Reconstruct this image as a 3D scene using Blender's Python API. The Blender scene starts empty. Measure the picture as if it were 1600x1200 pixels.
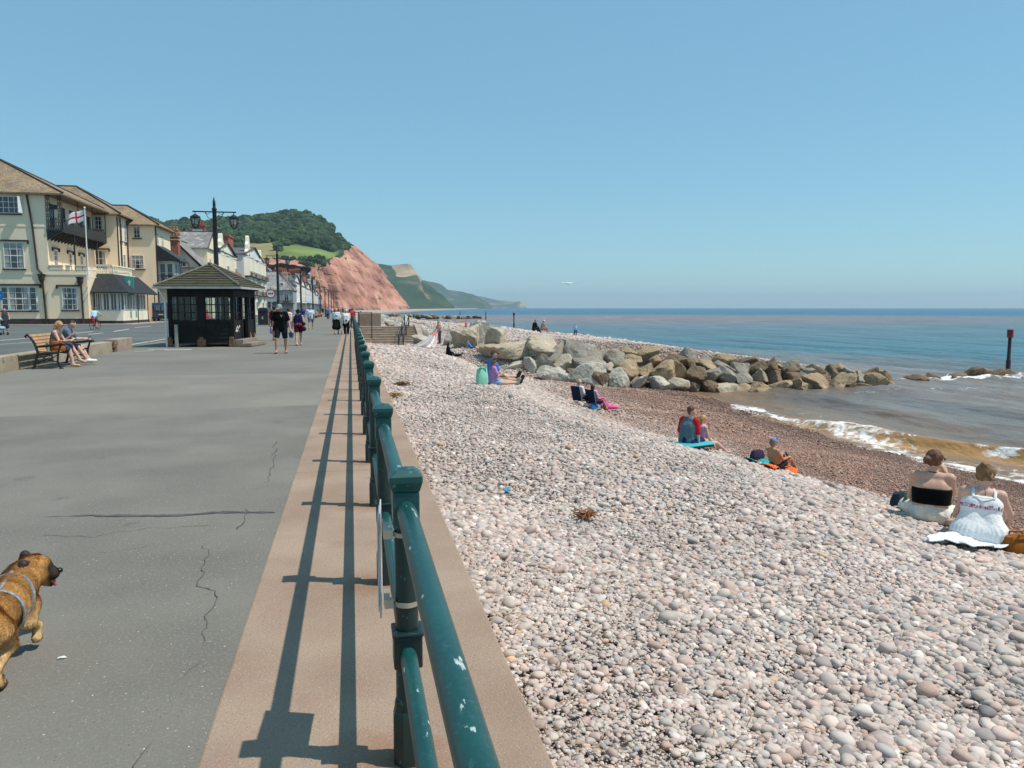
import bpy, bmesh, math, random
import numpy as np
from mathutils import Vector, Matrix, noise as mnoise
R = math.radians
sc = bpy.context.scene
COL = sc.collection
random.seed(7)
rng = np.random.default_rng(11)

# ---------------------------------------------------------------- camera, sky, sun, exposure
PITCH, YAW, EYE = R(5.663), R(11.80), 1.6
cam_data = bpy.data.cameras.new('camera')
cam_data.sensor_width = 36.0
cam_data.lens = 27.0
cam_data.clip_start = 0.05
cam_data.clip_end = 60000
cam = bpy.data.objects.new('camera', cam_data)
COL.objects.link(cam)
cam.location = (0, 0, EYE)
cam.rotation_euler = (math.pi/2 - PITCH, 0, -YAW)
sc.camera = cam

SUN_EL, SUN_AZ = R(61.0), R(109.0)          # azimuth clockwise from +Y: over the sea, a little behind the camera
world = bpy.data.worlds.new("World"); sc.world = world
world.use_nodes = True
wn = world.node_tree
sky = wn.nodes.new('ShaderNodeTexSky')
sky.sky_type = 'NISHITA'; sky.sun_disc = False
sky.sun_elevation = SUN_EL; sky.sun_rotation = SUN_AZ
sky.air_density = 1.0; sky.dust_density = 0.05; sky.ozone_density = 1.6; sky.altitude = 0
wbg = wn.nodes['Background']; wbg.inputs['Strength'].default_value = 0.132
tintn = wn.nodes.new('ShaderNodeMix'); tintn.data_type = 'RGBA'; tintn.blend_type = 'MULTIPLY'; tintn.inputs['Factor'].default_value = 1.0
wn.links.new(sky.outputs[0], tintn.inputs['A']); tintn.inputs['B'].default_value = (.78, 1.0, .99, 1)     # the camera's white balance
hz_mix = wn.nodes.new('ShaderNodeMix'); hz_mix.data_type = 'RGBA'; hz_mix.inputs['Factor'].default_value = .55      # a hazy summer sky: flatter than a clear one
hz_mix.inputs['B'].default_value = (1.50, 3.35, 4.6, 1)
wn.links.new(tintn.outputs['Result'], hz_mix.inputs['A']); wn.links.new(hz_mix.outputs['Result'], wbg.inputs['Color'])
sund = bpy.data.lights.new('sun', 'SUN'); sund.energy = 4.25; sund.angle = R(0.55); sund.color = (1.0, 0.935, 0.845)
sun = bpy.data.objects.new('sun', sund); COL.objects.link(sun)
sdir = Vector((math.sin(SUN_AZ)*math.cos(SUN_EL), math.cos(SUN_AZ)*math.cos(SUN_EL), math.sin(SUN_EL)))
sun.rotation_euler = sdir.to_track_quat('Z', 'Y').to_euler()
sun.location = (40, -20, 80)
sc.view_settings.view_transform = 'Standard'; sc.view_settings.look = 'None'
sc.view_settings.gamma = 1.0; sc.view_settings.exposure = 0.13
sc.view_settings.use_curve_mapping = False
sc.cycles.use_denoising = True
sc.cycles.max_bounces = 6; sc.cycles.diffuse_bounces = 3; sc.cycles.glossy_bounces = 2
sc.cycles.transmission_bounces = 3; sc.cycles.transparent_max_bounces = 8; sc.cycles.volume_bounces = 0
sc.cycles.caustics_reflective = False; sc.cycles.caustics_refractive = False

# ---------------------------------------------------------------- survey helpers: a sight line of the photo meets a plane of the place
_sa, _ca, _sp, _cp = math.sin(YAW), math.cos(YAW), math.sin(PITCH), math.cos(PITCH)
def ray(u, v):
    x = (u-800)/1200; y = (600-v)/1200
    return (_sa*_cp+x*_ca+y*_sa*_sp, _ca*_cp-x*_sa+y*_ca*_sp, -_sp+y*_cp)
def G(u, v, z=0.0):
    d = ray(u, v); t = (z-EYE)/d[2]
    return Vector((d[0]*t, d[1]*t, z))
def D(u, v, Y):
    d = ray(u, v); t = Y/d[1]
    return Vector((d[0]*t, Y, EYE+d[2]*t))
def sstep(a, b, x):
    t = np.clip((x-a)/(b-a), 0, 1); return t*t*(3-2*t)

# ---------------------------------------------------------------- value noise for shapes (numpy)
_perm = rng.permutation(4096)
_val = rng.random(4096)*2-1
def vnoise(x, y, z=0.0):
    x = np.asarray(x, float); y = np.asarray(y, float); z = np.asarray(z, float)+np.zeros_like(x)
    xi = np.floor(x).astype(int); yi = np.floor(y).astype(int); zi = np.floor(z).astype(int)
    fx, fy, fz = x-xi, y-yi, z-zi
    fx = fx*fx*(3-2*fx); fy = fy*fy*(3-2*fy); fz = fz*fz*(3-2*fz)
    def h(a, b, c): return _val[_perm[(_perm[(_perm[a & 4095]+b) & 4095]+c) & 4095]]
    r = 0
    for dx in (0, 1):
        for dy in (0, 1):
            for dz in (0, 1):
                w = (fx if dx else 1-fx)*(fy if dy else 1-fy)*(fz if dz else 1-fz)
                r = r + w*h(xi+dx, yi+dy, zi+dz)
    return r
def fbm(x, y, z=0.0, o=4):
    r = 0; a = 1.0; f = 1.0
    for i in range(o):
        r = r + a*vnoise(np.asarray(x)*f+i*17.3, np.asarray(y)*f-i*9.1, np.asarray(z)*f+i*3.7); a *= .5; f *= 2.03
    return r

# ---------------------------------------------------------------- materials
def rgba(c): return (c[0], c[1], c[2], 1.0)
def hexc(h):
    h = h.lstrip('#'); o = []
    for i in (0, 2, 4):
        s = int(h[i:i+2], 16)/255
        o.append(s/12.92 if s <= .04045 else ((s+.055)/1.055)**2.4)
    return tuple(o)
_mats = {}
def M(name, col, rough=.75, var=.15, scale=5.0, bump=0.0, bscale=40.0, metal=0.0, spec=.4, col2=None, edge=(.35, .65), dist=.02, extra=None, attr=None):
    """A procedural Principled material: base colour broken up by object-space noise, optional bump; attr multiplies by a colour attribute."""
    if name in _mats: return _mats[name]
    m = bpy.data.materials.new(name); m.use_nodes = True; _mats[name] = m
    nt = m.node_tree; N = nt.nodes; L = nt.links
    p = N['Principled BSDF']
    p.inputs['Roughness'].default_value = rough; p.inputs['Metallic'].default_value = metal
    p.inputs['Specular IOR Level'].default_value = spec
    tc = N.new('ShaderNodeTexCoord')
    no = N.new('ShaderNodeTexNoise'); no.inputs['Scale'].default_value = scale; no.inputs['Detail'].default_value = 6
    L.new(tc.outputs['Object'], no.inputs['Vector'])
    rp = N.new('ShaderNodeValToRGB')
    c2 = col2 if col2 else tuple(min(1, x*(1+var)) for x in col)
    c1 = col if col2 else tuple(x*(1-var) for x in col)
    rp.color_ramp.elements[0].position = edge[0]; rp.color_ramp.elements[1].position = edge[1]
    rp.color_ramp.elements[0].color = rgba(c1); rp.color_ramp.elements[1].color = rgba(c2)
    L.new(no.outputs['Fac'], rp.inputs['Fac'])
    out = rp.outputs['Color']
    if attr:
        at = N.new('ShaderNodeAttribute'); at.attribute_name = attr
        mx = N.new('ShaderNodeMix'); mx.data_type = 'RGBA'; mx.blend_type = 'MULTIPLY'; mx.inputs['Factor'].default_value = 1
        L.new(out, mx.inputs['A']); L.new(at.outputs['Color'], mx.inputs['B']); out = mx.outputs['Result']
    if extra: out = extra(nt, tc, out)
    L.new(out, p.inputs['Base Color'])
    if bump:
        bn = N.new('ShaderNodeTexNoise'); bn.inputs['Scale'].default_value = bscale; bn.inputs['Detail'].default_value = 5
        L.new(tc.outputs['Object'], bn.inputs['Vector'])
        bp = N.new('ShaderNodeBump'); bp.inputs['Strength'].default_value = bump; bp.inputs['Distance'].default_value = dist
        L.new(bn.outputs['Fac'], bp.inputs['Height']); L.new(bp.outputs['Normal'], p.inputs['Normal'])
    return m
def overlay_spots(scale, col, lo, hi, coord='Object', stretch=None, detail=3.0):
    """extra(): patches of another colour where a noise is high (rust, lichen, bird lime, flaking paint)."""
    def f(nt, tc, out):
        N, L = nt.nodes, nt.links
        n2 = N.new('ShaderNodeTexNoise'); n2.inputs['Scale'].default_value = scale; n2.inputs['Detail'].default_value = detail
        src = tc.outputs[coord]
        if stretch:
            mp = N.new('ShaderNodeMapping'); mp.inputs['Scale'].default_value = stretch
            L.new(src, mp.inputs['Vector']); src = mp.outputs['Vector']
        L.new(src, n2.inputs['Vector'])
        mr = N.new('ShaderNodeMapRange'); mr.inputs['From Min'].default_value = lo; mr.inputs['From Max'].default_value = hi
        L.new(n2.outputs['Fac'], mr.inputs['Value'])
        mx = N.new('ShaderNodeMix'); mx.data_type = 'RGBA'
        L.new(mr.outputs['Result'], mx.inputs['Factor']); L.new(out, mx.inputs['A']); mx.inputs['B'].default_value = rgba(col)
        return mx.outputs['Result']
    return f
def chain(*fs):
    def f(nt, tc, out):
        for g in fs: out = g(nt, tc, out)
        return out
    return f
def cloth(col, rough=.9):
    if isinstance(col, str): col = hexc(col)
    return M('cloth_%02x%02x%02x_%s' % (*[int(c*255) for c in col], str(col)[:20]), col, rough, .12, 14, .25, 60, spec=.15, dist=.01)
def skin(col=(.50, .27, .18)):
    return M('skin_%.2f_%.2f' % (col[0], col[1]), col, .55, .08, 9, .05, 80, spec=.35)
def glass_mat():
    if 'glass' in _mats: return _mats['glass']
    m = bpy.data.materials.new('glass'); m.use_nodes = True; _mats['glass'] = m
    nt = m.node_tree; N = nt.nodes; L = nt.links
    for n in list(N):
        if n.type == 'BSDF_PRINCIPLED': N.remove(n)
    tr = N.new('ShaderNodeBsdfTransparent'); tr.inputs[0].default_value = (.86, .9, .88, 1)
    gl = N.new('ShaderNodeBsdfGlossy'); gl.inputs['Roughness'].default_value = .05
    fr = N.new('ShaderNodeFresnel'); fr.inputs['IOR'].default_value = 1.45
    mx = N.new('ShaderNodeMixShader')
    L.new(fr.outputs[0], mx.inputs[0]); L.new(tr.outputs[0], mx.inputs[1]); L.new(gl.outputs[0], mx.inputs[2])
    L.new(mx.outputs[0], N['Material Output'].inputs['Surface'])
    return m

# ---------------------------------------------------------------- mesh building
def mesh_np(name, V, Fq, mats, parent=None, smooth=False, midx=None, loc=None, colors=None, sharp=None):
    """One mesh object from numpy vertices and an (n,3|4) face array."""
    me = bpy.data.meshes.new(name)
    V = np.asarray(V, np.float32); Fq = np.asarray(Fq, np.int32)
    k = Fq.shape[1]
    me.vertices.add(len(V)); me.vertices.foreach_set('co', V.ravel())
    me.loops.add(Fq.size); me.loops.foreach_set('vertex_index', Fq.ravel())
    me.polygons.add(len(Fq)); me.polygons.foreach_set('loop_start', np.arange(0, Fq.size, k, dtype=np.int32))
    for m in (mats if isinstance(mats, (list, tuple)) else [mats]): me.materials.append(m)
    if midx is not None: me.polygons.foreach_set('material_index', np.asarray(midx, np.int32))
    me.polygons.foreach_set('use_smooth', np.full(len(Fq), bool(smooth)))
    for an, cv in (colors or {}).items():
        cv = np.asarray(cv, np.float32)
        if cv.ndim == 1:
            a = me.attributes.new(an, 'FLOAT', 'POINT'); a.data.foreach_set('value', cv)
        else:
            a = me.attributes.new(an, 'FLOAT_COLOR', 'POINT')
            a.data.foreach_set('color', np.concatenate([cv, np.ones((len(cv), 1), np.float32)], 1).ravel())
    me.update(calc_edges=True)
    if sharp: me.set_sharp_from_angle(angle=R(sharp))
    o = bpy.data.objects.new(name, me); COL.objects.link(o)
    if parent: o.parent = parent
    if loc is not None: o.location = loc
    return o

class MB:
    def __init__(s): s.v = []; s.f = []; s.m = []
    def add(s, vs, fs, mi=0):
        o = len(s.v); s.v += [tuple(v) for v in vs]; s.f += [tuple(i+o for i in f) for f in fs]; s.m += [mi]*len(fs); return s
    def box(s, x0, x1, y0, y1, z0, z1, mi=0):
        vs = [(x, y, z) for z in (z0, z1) for y in (y0, y1) for x in (x0, x1)]
        return s.add(vs, [(0, 2, 3, 1), (4, 5, 7, 6), (0, 1, 5, 4), (2, 6, 7, 3), (0, 4, 6, 2), (1, 3, 7, 5)], mi)
    def obox(s, c, size, rz=0.0, mi=0, rx=0.0, ry=0.0):
        m = Matrix.Translation(c) @ Matrix.Rotation(rz, 4, 'Z') @ Matrix.Rotation(ry, 4, 'Y') @ Matrix.Rotation(rx, 4, 'X')
        x, y, z = [d/2 for d in size]
        vs = [m @ Vector((a, b, d)) for d in (-z, z) for b in (-y, y) for a in (-x, x)]
        return s.add(vs, [(0, 2, 3, 1), (4, 5, 7, 6), (0, 1, 5, 4), (2, 6, 7, 3), (0, 4, 6, 2), (1, 3, 7, 5)], mi)
    def tube(s, pts, rad, n=8, mi=0, cap=True, flat=1.0):
        pts = [Vector(p) for p in pts]
        if not isinstance(rad, (list, tuple)): rad = [rad]*len(pts)
        rings = []; up = None
        for i, p in enumerate(pts):
            t = ((pts[min(i+1, len(pts)-1)]-pts[max(i-1, 0)])).normalized()
            if up is None:
                up = Vector((0, 0, 1)) if abs(t.z) < .9 else Vector((0, 1, 0))
            a = t.cross(up)
            if a.length < 1e-4: a = t.orthogonal()
            a.normalize(); b = a.cross(t).normalized(); up = b
            rings.append([p+a*(math.cos(2*math.pi*k/n)*rad[i])+b*(math.sin(2*math.pi*k/n)*rad[i]*flat) for k in range(n)])
        vs = [q for r_ in rings for q in r_]; fs = []
        for i in range(len(pts)-1):
            for k in range(n):
                fs.append((i*n+k, i*n+(k+1) % n, (i+1)*n+(k+1) % n, (i+1)*n+k))
        if cap: fs.append(tuple(range(n-1, -1, -1))); fs.append(tuple((len(pts)-1)*n+k for k in range(n)))
        return s.add(vs, fs, mi)
    def lathe(s, prof, c=(0, 0, 0), n=12, mi=0, rz=0.0):
        c = Vector(c)
        vs = [c+Vector((r*math.cos(2*math.pi*k/n+rz), r*math.sin(2*math.pi*k/n+rz), z)) for r, z in prof for k in range(n)]
        fs = []
        for i in range(len(prof)-1):
            for k in range(n): fs.append((i*n+k, i*n+(k+1) % n, (i+1)*n+(k+1) % n, (i+1)*n+k))
        fs.append(tuple(range(n-1, -1, -1))); fs.append(tuple((len(prof)-1)*n+k for k in range(n)))
        return s.add(vs, fs, mi)
    def prism(s, poly, axis, a, b, mi=0):
        """poly in the two other axes (in x,y,z order), extruded along axis from a to b."""
        def mk(p, t):
            return {'x': (t, p[0], p[1]), 'y': (p[0], t, p[1]), 'z': (p[0], p[1], t)}[axis]
        n = len(poly)
        vs = [mk(p, a) for p in poly]+[mk(p, b) for p in poly]
        fs = [tuple(range(n)), tuple(range(2*n-1, n-1, -1))]+[(i, i+n, (i+1) % n+n, (i+1) % n) for i in range(n)]
        return s.add(vs, fs, mi)
    def ball(s, c, r, nu=12, nv=8, mi=0):
        if not isinstance(r, (tuple, list)): r = (r, r, r)
        vs = []; fs = []
        for j in range(nv+1):
            th = math.pi*j/nv
            for i in range(nu):
                ph = 2*math.pi*i/nu
                vs.append((c[0]+r[0]*math.sin(th)*math.cos(ph), c[1]+r[1]*math.sin(th)*math.sin(ph), c[2]+r[2]*math.cos(th)))
        for j in range(nv):
            for i in range(nu):
                fs.append((j*nu+i, (j+1)*nu+i, (j+1)*nu+(i+1) % nu, j*nu+(i+1) % nu))
        return s.add(vs, fs, mi)
    def build(s, name, mats, parent=None, smooth=0, loc=None, bevel=0.0, rz=0.0, seg=2):
        me = bpy.data.meshes.new(name)
        me.from_pydata(s.v, [], s.f)
        for m in (mats if isinstance(mats, (list, tuple)) else [mats]): me.materials.append(m)
        me.polygons.foreach_set('material_index', s.m)
        bm = bmesh.new(); bm.from_mesh(me); bmesh.ops.recalc_face_normals(bm, faces=bm.faces); bm.to_mesh(me); bm.free()
        if smooth:
            me.polygons.foreach_set('use_smooth', [True]*len(me.polygons)); me.set_sharp_from_angle(angle=R(smooth))
        o = bpy.data.objects.new(name, me); COL.objects.link(o)
        if parent: o.parent = parent
        if loc is not None: o.location = loc
        if rz: o.rotation_euler.z = rz
        if bevel:
            b = o.modifiers.new('bevel', 'BEVEL'); b.width = bevel; b.segments = seg; b.limit_method = 'ANGLE'; b.angle_limit = R(50)
        return o

def tag(o, label=None, cat=None, group=None, kind=None):
    if label: o['label'] = label
    if cat: o['category'] = cat
    if group: o['group'] = group
    if kind: o['kind'] = kind
    return o
def thing(name, label, cat, loc=(0, 0, 0), rz=0.0, group=None):
    o = bpy.data.objects.new(name, None); COL.objects.link(o)
    o.empty_display_size = .2; o.location = loc; o.rotation_euler.z = rz
    return tag(o, label, cat, group)
def copy_tree(o, parent=None):
    c = o.copy(); COL.objects.link(c)
    if parent: c.parent = parent
    for ch in list(o.children): copy_tree(ch, c)
    return c

# ---------------------------------------------------------------- smooth bodies: union of tapered limbs, meshed by surface nets
def surf(prims, h, k=.03, clip=None):
    A = np.array([p[0] for p in prims], float); B = np.array([p[1] for p in prims], float)
    ra = np.array([p[2] for p in prims]); rb = np.array([p[3] for p in prims]); rm = np.maximum(ra, rb)
    lo = (np.minimum(A, B)-rm[:, None]).min(0)-2.5*h-k*.3; hi = (np.maximum(A, B)+rm[:, None]).max(0)+2.5*h+k*.3
    n = np.ceil((hi-lo)/h).astype(int)+1
    F = np.full(n, 1.0)
    ax = [lo[i]+h*np.arange(n[i]) for i in range(3)]
    for i, p in enumerate(prims):
        kk = p[4] if len(p) > 4 else k
        pad = rm[i]+kk*1.5+2*h
        a0 = np.maximum(((np.minimum(A[i], B[i])-pad-lo)/h).astype(int), 0)
        a1 = np.minimum(((np.maximum(A[i], B[i])+pad-lo)/h).astype(int)+2, n)
        X, Y, Z = np.meshgrid(ax[0][a0[0]:a1[0]], ax[1][a0[1]:a1[1]], ax[2][a0[2]:a1[2]], indexing='ij')
        ba = B[i]-A[i]; l2 = max(ba@ba, 1e-9)
        t = np.clip(((X-A[i][0])*ba[0]+(Y-A[i][1])*ba[1]+(Z-A[i][2])*ba[2])/l2, 0, 1)
        d = np.sqrt((X-A[i][0]-t*ba[0])**2+(Y-A[i][1]-t*ba[1])**2+(Z-A[i][2]-t*ba[2])**2)-(ra[i]+(rb[i]-ra[i])*t)
        S = F[a0[0]:a1[0], a0[1]:a1[1], a0[2]:a1[2]]
        hh = np.clip(.5+.5*(S-d)/max(kk, 1e-4), 0, 1)
        F[a0[0]:a1[0], a0[1]:a1[1], a0[2]:a1[2]] = d*hh+S*(1-hh)-kk*hh*(1-hh)
    if clip:
        X, Y, Z = np.meshgrid(*ax, indexing='ij'); F = np.maximum(F, clip(X, Y, Z))
        F[0] = F[-1] = 1; F[:, 0] = F[:, -1] = 1; F[:, :, 0] = F[:, :, -1] = 1
    ins = F < 0
    cs = [ins[dx:n[0]-1+dx, dy:n[1]-1+dy, dz:n[2]-1+dz] for dx in (0, 1) for dy in (0, 1) for dz in (0, 1)]
    sm = sum(c.astype(np.int8) for c in cs)
    act = (sm > 0) & (sm < 8)
    idx = np.full(act.shape, -1); cells = np.argwhere(act); idx[act] = np.arange(len(cells))
    P = np.zeros((len(cells), 3)); C = np.zeros(len(cells))
    crn = [(dx, dy, dz) for dx in (0, 1) for dy in (0, 1) for dz in (0, 1)]
    fv = {c: F[cells[:, 0]+c[0], cells[:, 1]+c[1], cells[:, 2]+c[2]] for c in crn}
    for c in crn:
        for q in range(3):
            if c[q] == 0:
                e = list(c); e[q] = 1; e = tuple(e)
                f0, f1 = fv[c], fv[e]; s = (f0 < 0) != (f1 < 0)
                t = np.where(s, f0/np.where(np.abs(f0-f1) < 1e-12, 1, f0-f1), 0)
                pt = np.array(c, float)[None, :].repeat(len(cells), 0); pt[:, q] += t
                P += pt*s[:, None]; C += s
    V = lo+(cells+P/np.maximum(C, 1)[:, None])*h
    fs = []
    for q in range(3):
        u, w = (q+1) % 3, (q+2) % 3
        sl0 = [slice(None)]*3; sl1 = [slice(None)]*3; sl0[q] = slice(0, -1); sl1[q] = slice(1, None)
        a, b = ins[tuple(sl0)], ins[tuple(sl1)]
        E = np.argwhere(a != b)
        E = E[(E[:, u] > 0) & (E[:, w] > 0) & (E[:, u] < n[u]-1) & (E[:, w] < n[w]-1)]
        flip = a[E[:, 0], E[:, 1], E[:, 2]]
        def cid(du, dw):
            e = E.copy(); e[:, u] -= du; e[:, w] -= dw; return idx[e[:, 0], e[:, 1], e[:, 2]]
        Q = np.stack([cid(1, 1), cid(0, 1), cid(0, 0), cid(1, 0)], 1)
        Q = np.where(flip[:, None], Q, Q[:, ::-1])
        fs.append(Q)
    return V, np.concatenate(fs)
def sbuild(name, prims, h, m, parent, k=.03, clip=None, loc=None, jitter=0.0, colors=None):
    V, Fq = surf(prims, h, k, clip)
    if jitter: V = V+jitter*np.stack([fbm(V[:, 0]*30, V[:, 1]*30, V[:, 2]*30+q*50, 2) for q in range(3)], 1)
    cd = {a: f(V) for a, f in (colors or {}).items()}
    return mesh_np(name, V, Fq, m, parent, True, loc=loc, colors=cd)
# ================================================================ ground, promenade, beach, sea, hills
def beach_base(X):
    return np.interp(X, [-5, .6, 4, 6.5, 7.5, 9, 11, 14, 19.5, 25, 60, 400], [-.3, -.3, -.5, -1.03, -1.5, -2.12, -2.7, -3.08, -3.6, -4.3, -8, -30])
def coast(Y):
    return np.interp(Y, [0, 600, 800, 1200, 2400, 5200, 9000, 14000], [0, 0, 28, 88, 320, 860, 1600, 2500])
def zb(X, Y):
    X = np.asarray(X, float); Y = np.asarray(Y, float)
    Xc = X-coast(Y)
    sh = np.interp(Y, [8, 14, 20, 40], [-.6, 0, 1.15, 1.15])*sstep(3.4, 5.6, Xc)*(1-sstep(10, 14, Xc))
    b = beach_base(Xc+sh) - .85*sstep(36, 58, Y)*(1-sstep(5.5, 9, Xc))*(1-sstep(66, 90, Y))
    Xs = Xc+.06*np.clip(Y-60, 0, 60)
    c = np.interp(Xs, [-5, 5, 8, 10, 14, 20, 27.5, 33, 38, 47, 80, 400], [-1.3, -1.3, -1.0, -.55, -.42, -.95, -1.95, -2.75, -3.6, -4.6, -9, -30])
    w = sstep(45.5, 49.5, Y)*(1-sstep(125, 165, Y))
    z = b*(1-w)+np.where(Xc > 4, c, b)*w
    z = z + .05*fbm(X*.55, Y*.55, 0, 3)*sstep(.8, 2, Xc)*(Y < 400) + .10*fbm(X*.12+5, Y*.12, 0, 2)*sstep(1, 4, Xc)
    return z
def BG(u, v):
    d = ray(u, v); t = np.linspace(1, 400, 16000)
    x, y, z = d[0]*t, d[1]*t, EYE+d[2]*t
    i = np.argmax(z < zb(x, y))
    return Vector((x[i], y[i], float(zb(x[i], y[i]))))

def sheet(name, poly, z, m, label=None):
    mb = MB(); mb.add([(x, y, z) for x, y in poly], [tuple(range(len(poly)))])
    return mb.build(name, m)
def speckle(nt, tc, out):                      # pale stone chips in the asphalt
    N, L = nt.nodes, nt.links
    for sc_, lo, hi, c in ((24, .10, .07, (.50, .48, .44, 1)), (48, .15, .10, (.36, .34, .31, 1)), (40, .14, .08, (.05, .048, .045, 1)), (13, .055, .04, (.6, .58, .54, 1))):
        vo = N.new('ShaderNodeTexVoronoi'); vo.inputs['Scale'].default_value = sc_
        L.new(tc.outputs['Object'], vo.inputs['Vector'])
        mr = N.new('ShaderNodeMapRange'); mr.inputs['From Min'].default_value = lo; mr.inputs['From Max'].default_value = hi
        L.new(vo.outputs['Distance'], mr.inputs['Value'])
        cn = N.new('ShaderNodeTexNoise'); cn.inputs['Scale'].default_value = sc_*.37
        L.new(tc.outputs['Object'], cn.inputs['Vector'])
        gt = N.new('ShaderNodeMath'); gt.operation = 'GREATER_THAN'; gt.inputs[1].default_value = .53
        L.new(cn.outputs['Fac'], gt.inputs[0])
        mu = N.new('ShaderNodeMath'); mu.operation = 'MULTIPLY'
        L.new(mr.outputs['Result'], mu.inputs[0]); L.new(gt.outputs[0], mu.inputs[1])
        mx = N.new('ShaderNodeMix'); mx.data_type = 'RGBA'
        L.new(mu.outputs[0], mx.inputs['Factor']); L.new(out, mx.inputs['A']); mx.inputs['B'].default_value = c
        out = mx.outputs['Result']
    return out
asphalt = M('asphalt', (.142, .130, .108), .9, 0, .9, .6, 110, col2=(.190, .175, .146), dist=.006,
            extra=chain(overlay_spots(2.2, (.10, .096, .09), .66, .76), overlay_spots(60, (.21, .2, .18), .5, .75), speckle))
asphalt_pale = M('asphalt_pale', (.178, .164, .136), .9, 0, .5, .4, 110, col2=(.222, .205, .17), dist=.006, extra=chain(overlay_spots(1.1, (.18, .17, .155), .6, .75), speckle))
asphalt_mid = M('asphalt_mid', (.158, .148, .125), .9, 0, .3, .4, 110, col2=(.20, .187, .157), dist=.006, extra=overlay_spots(.6, (.15, .145, .135), .6, .75))
road_m = M('road_asphalt', (.085, .095, .09), .9, 0, .3, .3, 60, col2=(.125, .135, .125), dist=.006)
land_m = M('town_ground', (.17, .165, .155), .95, .2, .3)
paint_white = M('road_paint', (.7, .7, .66), .8, .1, 4)
crack_m = M('crack_filler', (.085, .081, .075), .9, .3, 8)
kerb_m = M('pavement_slabs', (.34, .28, .235), .9, .12, 1.0, .2, 30)

ground = sheet('ground', [(-.5, -40), (-.5, 700), (-80, 760), (-2500, 900), (-2500, -40)], -.05, land_m); tag(ground, kind='structure')
prom = sheet('promenade', [(-.557, -12), (-.557, 13.0), (-8.45, 12.2), (-8.6, -12)], 0.0, asphalt); tag(prom, kind='structure')
prom2 = sheet('promenade', [(-.557, 13.0), (-.557, 19.6), (-8.45, 19.2), (-8.45, 12.2)], 0.0, asphalt_pale); tag(prom2, kind='structure')
prom3 = sheet('promenade', [(-.557, 19.6), (-.557, 620), (-9.0, 620), (-9.0, 33.2), (-8.45, 33), (-8.45, 19.2)], 0.0, asphalt_mid); tag(prom3, kind='structure')
road = sheet('road', [(-9.05, -12), (-9.05, 620), (-19.5, 620), (-20.5, 84), (-24, 79.5), (-60, 79.5), (-60, -12)], -.03, road_m); tag(road, kind='structure')
pav = MB(); pav.box(-24.8, -20.5, 79.6, 400, -.04, .04); pav.box(-60, -24.85, 79.6, 81.6, -.04, .04)
tag(pav.build('pavement', kerb_m), kind='structure')

def ribbon(mb, pts, w, z, jit=0.0, mi=0):
    pts = [Vector((p[0], p[1], z)) for p in pts]
    q = []
    for i in range(len(pts)-1):
        n = max(2, int((pts[i+1]-pts[i]).length/.04)) if jit else 2
        for k in range(n): q.append(pts[i].lerp(pts[i+1], k/n))
    q.append(pts[-1])
    if jit:
        q = [p+Vector((float(fbm(p.x*9, p.y*9, 3, 4))*jit, float(fbm(p.x*9, p.y*9, 8, 4))*jit, 0)) for p in q]
    vs = []
    for i, p in enumerate(q):
        t = (q[min(i+1, len(q)-1)]-q[max(i-1, 0)]).normalized(); s = Vector((-t.y, t.x, 0))
        ww = w*(.6+.7*random.random()) if jit else w
        if jit and i in (0, len(q)-1): ww *= .2
        if jit: ww *= max(.03, min(1.3, .65+1.5*float(fbm(p.x*2.3, p.y*2.3, 5, 3))))
        vs += [p+s*ww/2, p-s*ww/2]
    mb.add(vs, [(2*i, 2*i+1, 2*i+3, 2*i+2) for i in range(len(q)-1)], mi)
cr = MB()
for path, w in (([(318, 850), (322, 885), (305, 915), (345, 922), (325, 965), (318, 1005), (285, 1060), (235, 1150), (218, 1200)], .011),
                ([(60, 838), (150, 838), (235, 826), (330, 822)], .009), ([(432, 690), (424, 740), (405, 770)], .012),
                ([(385, 795), (372, 830)], .012), ([(150, 862), (215, 858), (245, 850)], .006)):
    ribbon(cr, [G(u, v)[:2] for u, v in path], w*.42, .005, .03)
ribbon(cr, [G(u, v)[:2] for u, v in ((55, 808), (150, 806), (270, 806), (350, 801), (430, 801))], .045, .004, .012)
tag(cr.build('promenade_cracks', crack_m), kind='structure')
lm = MB()
for a, b, w in (((0, 532), (42, 528.5), .12), ((114, 521), (145, 518), .14), ((138, 522.5), (161, 520), .14), ((177, 518), (202, 514), .14), ((210, 512), (236, 509.5), .14), ((0, 538), (60, 534), .1)):
    ribbon(lm, [G(*a, -.026)[:2], G(*b, -.026)[:2]], w, -.026)
for a, b, w in (((232, 546.5), (262, 545.5), .16), ((258, 547), (300, 546), .22), ((210, 549), (240, 548), .1)):
    ribbon(lm, [G(*a)[:2], G(*b)[:2]], w, .004)
for k in range(24):
    y = 100+k*9; ribbon(lm, [(-14.4, y), (-14.4, y+4)], .12, -.026)
ribbon(lm, [(-9.6, 36), (-9.6, 400)], .1, -.026)
tag(lm.build('road_markings', paint_white), kind='structure')

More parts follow.
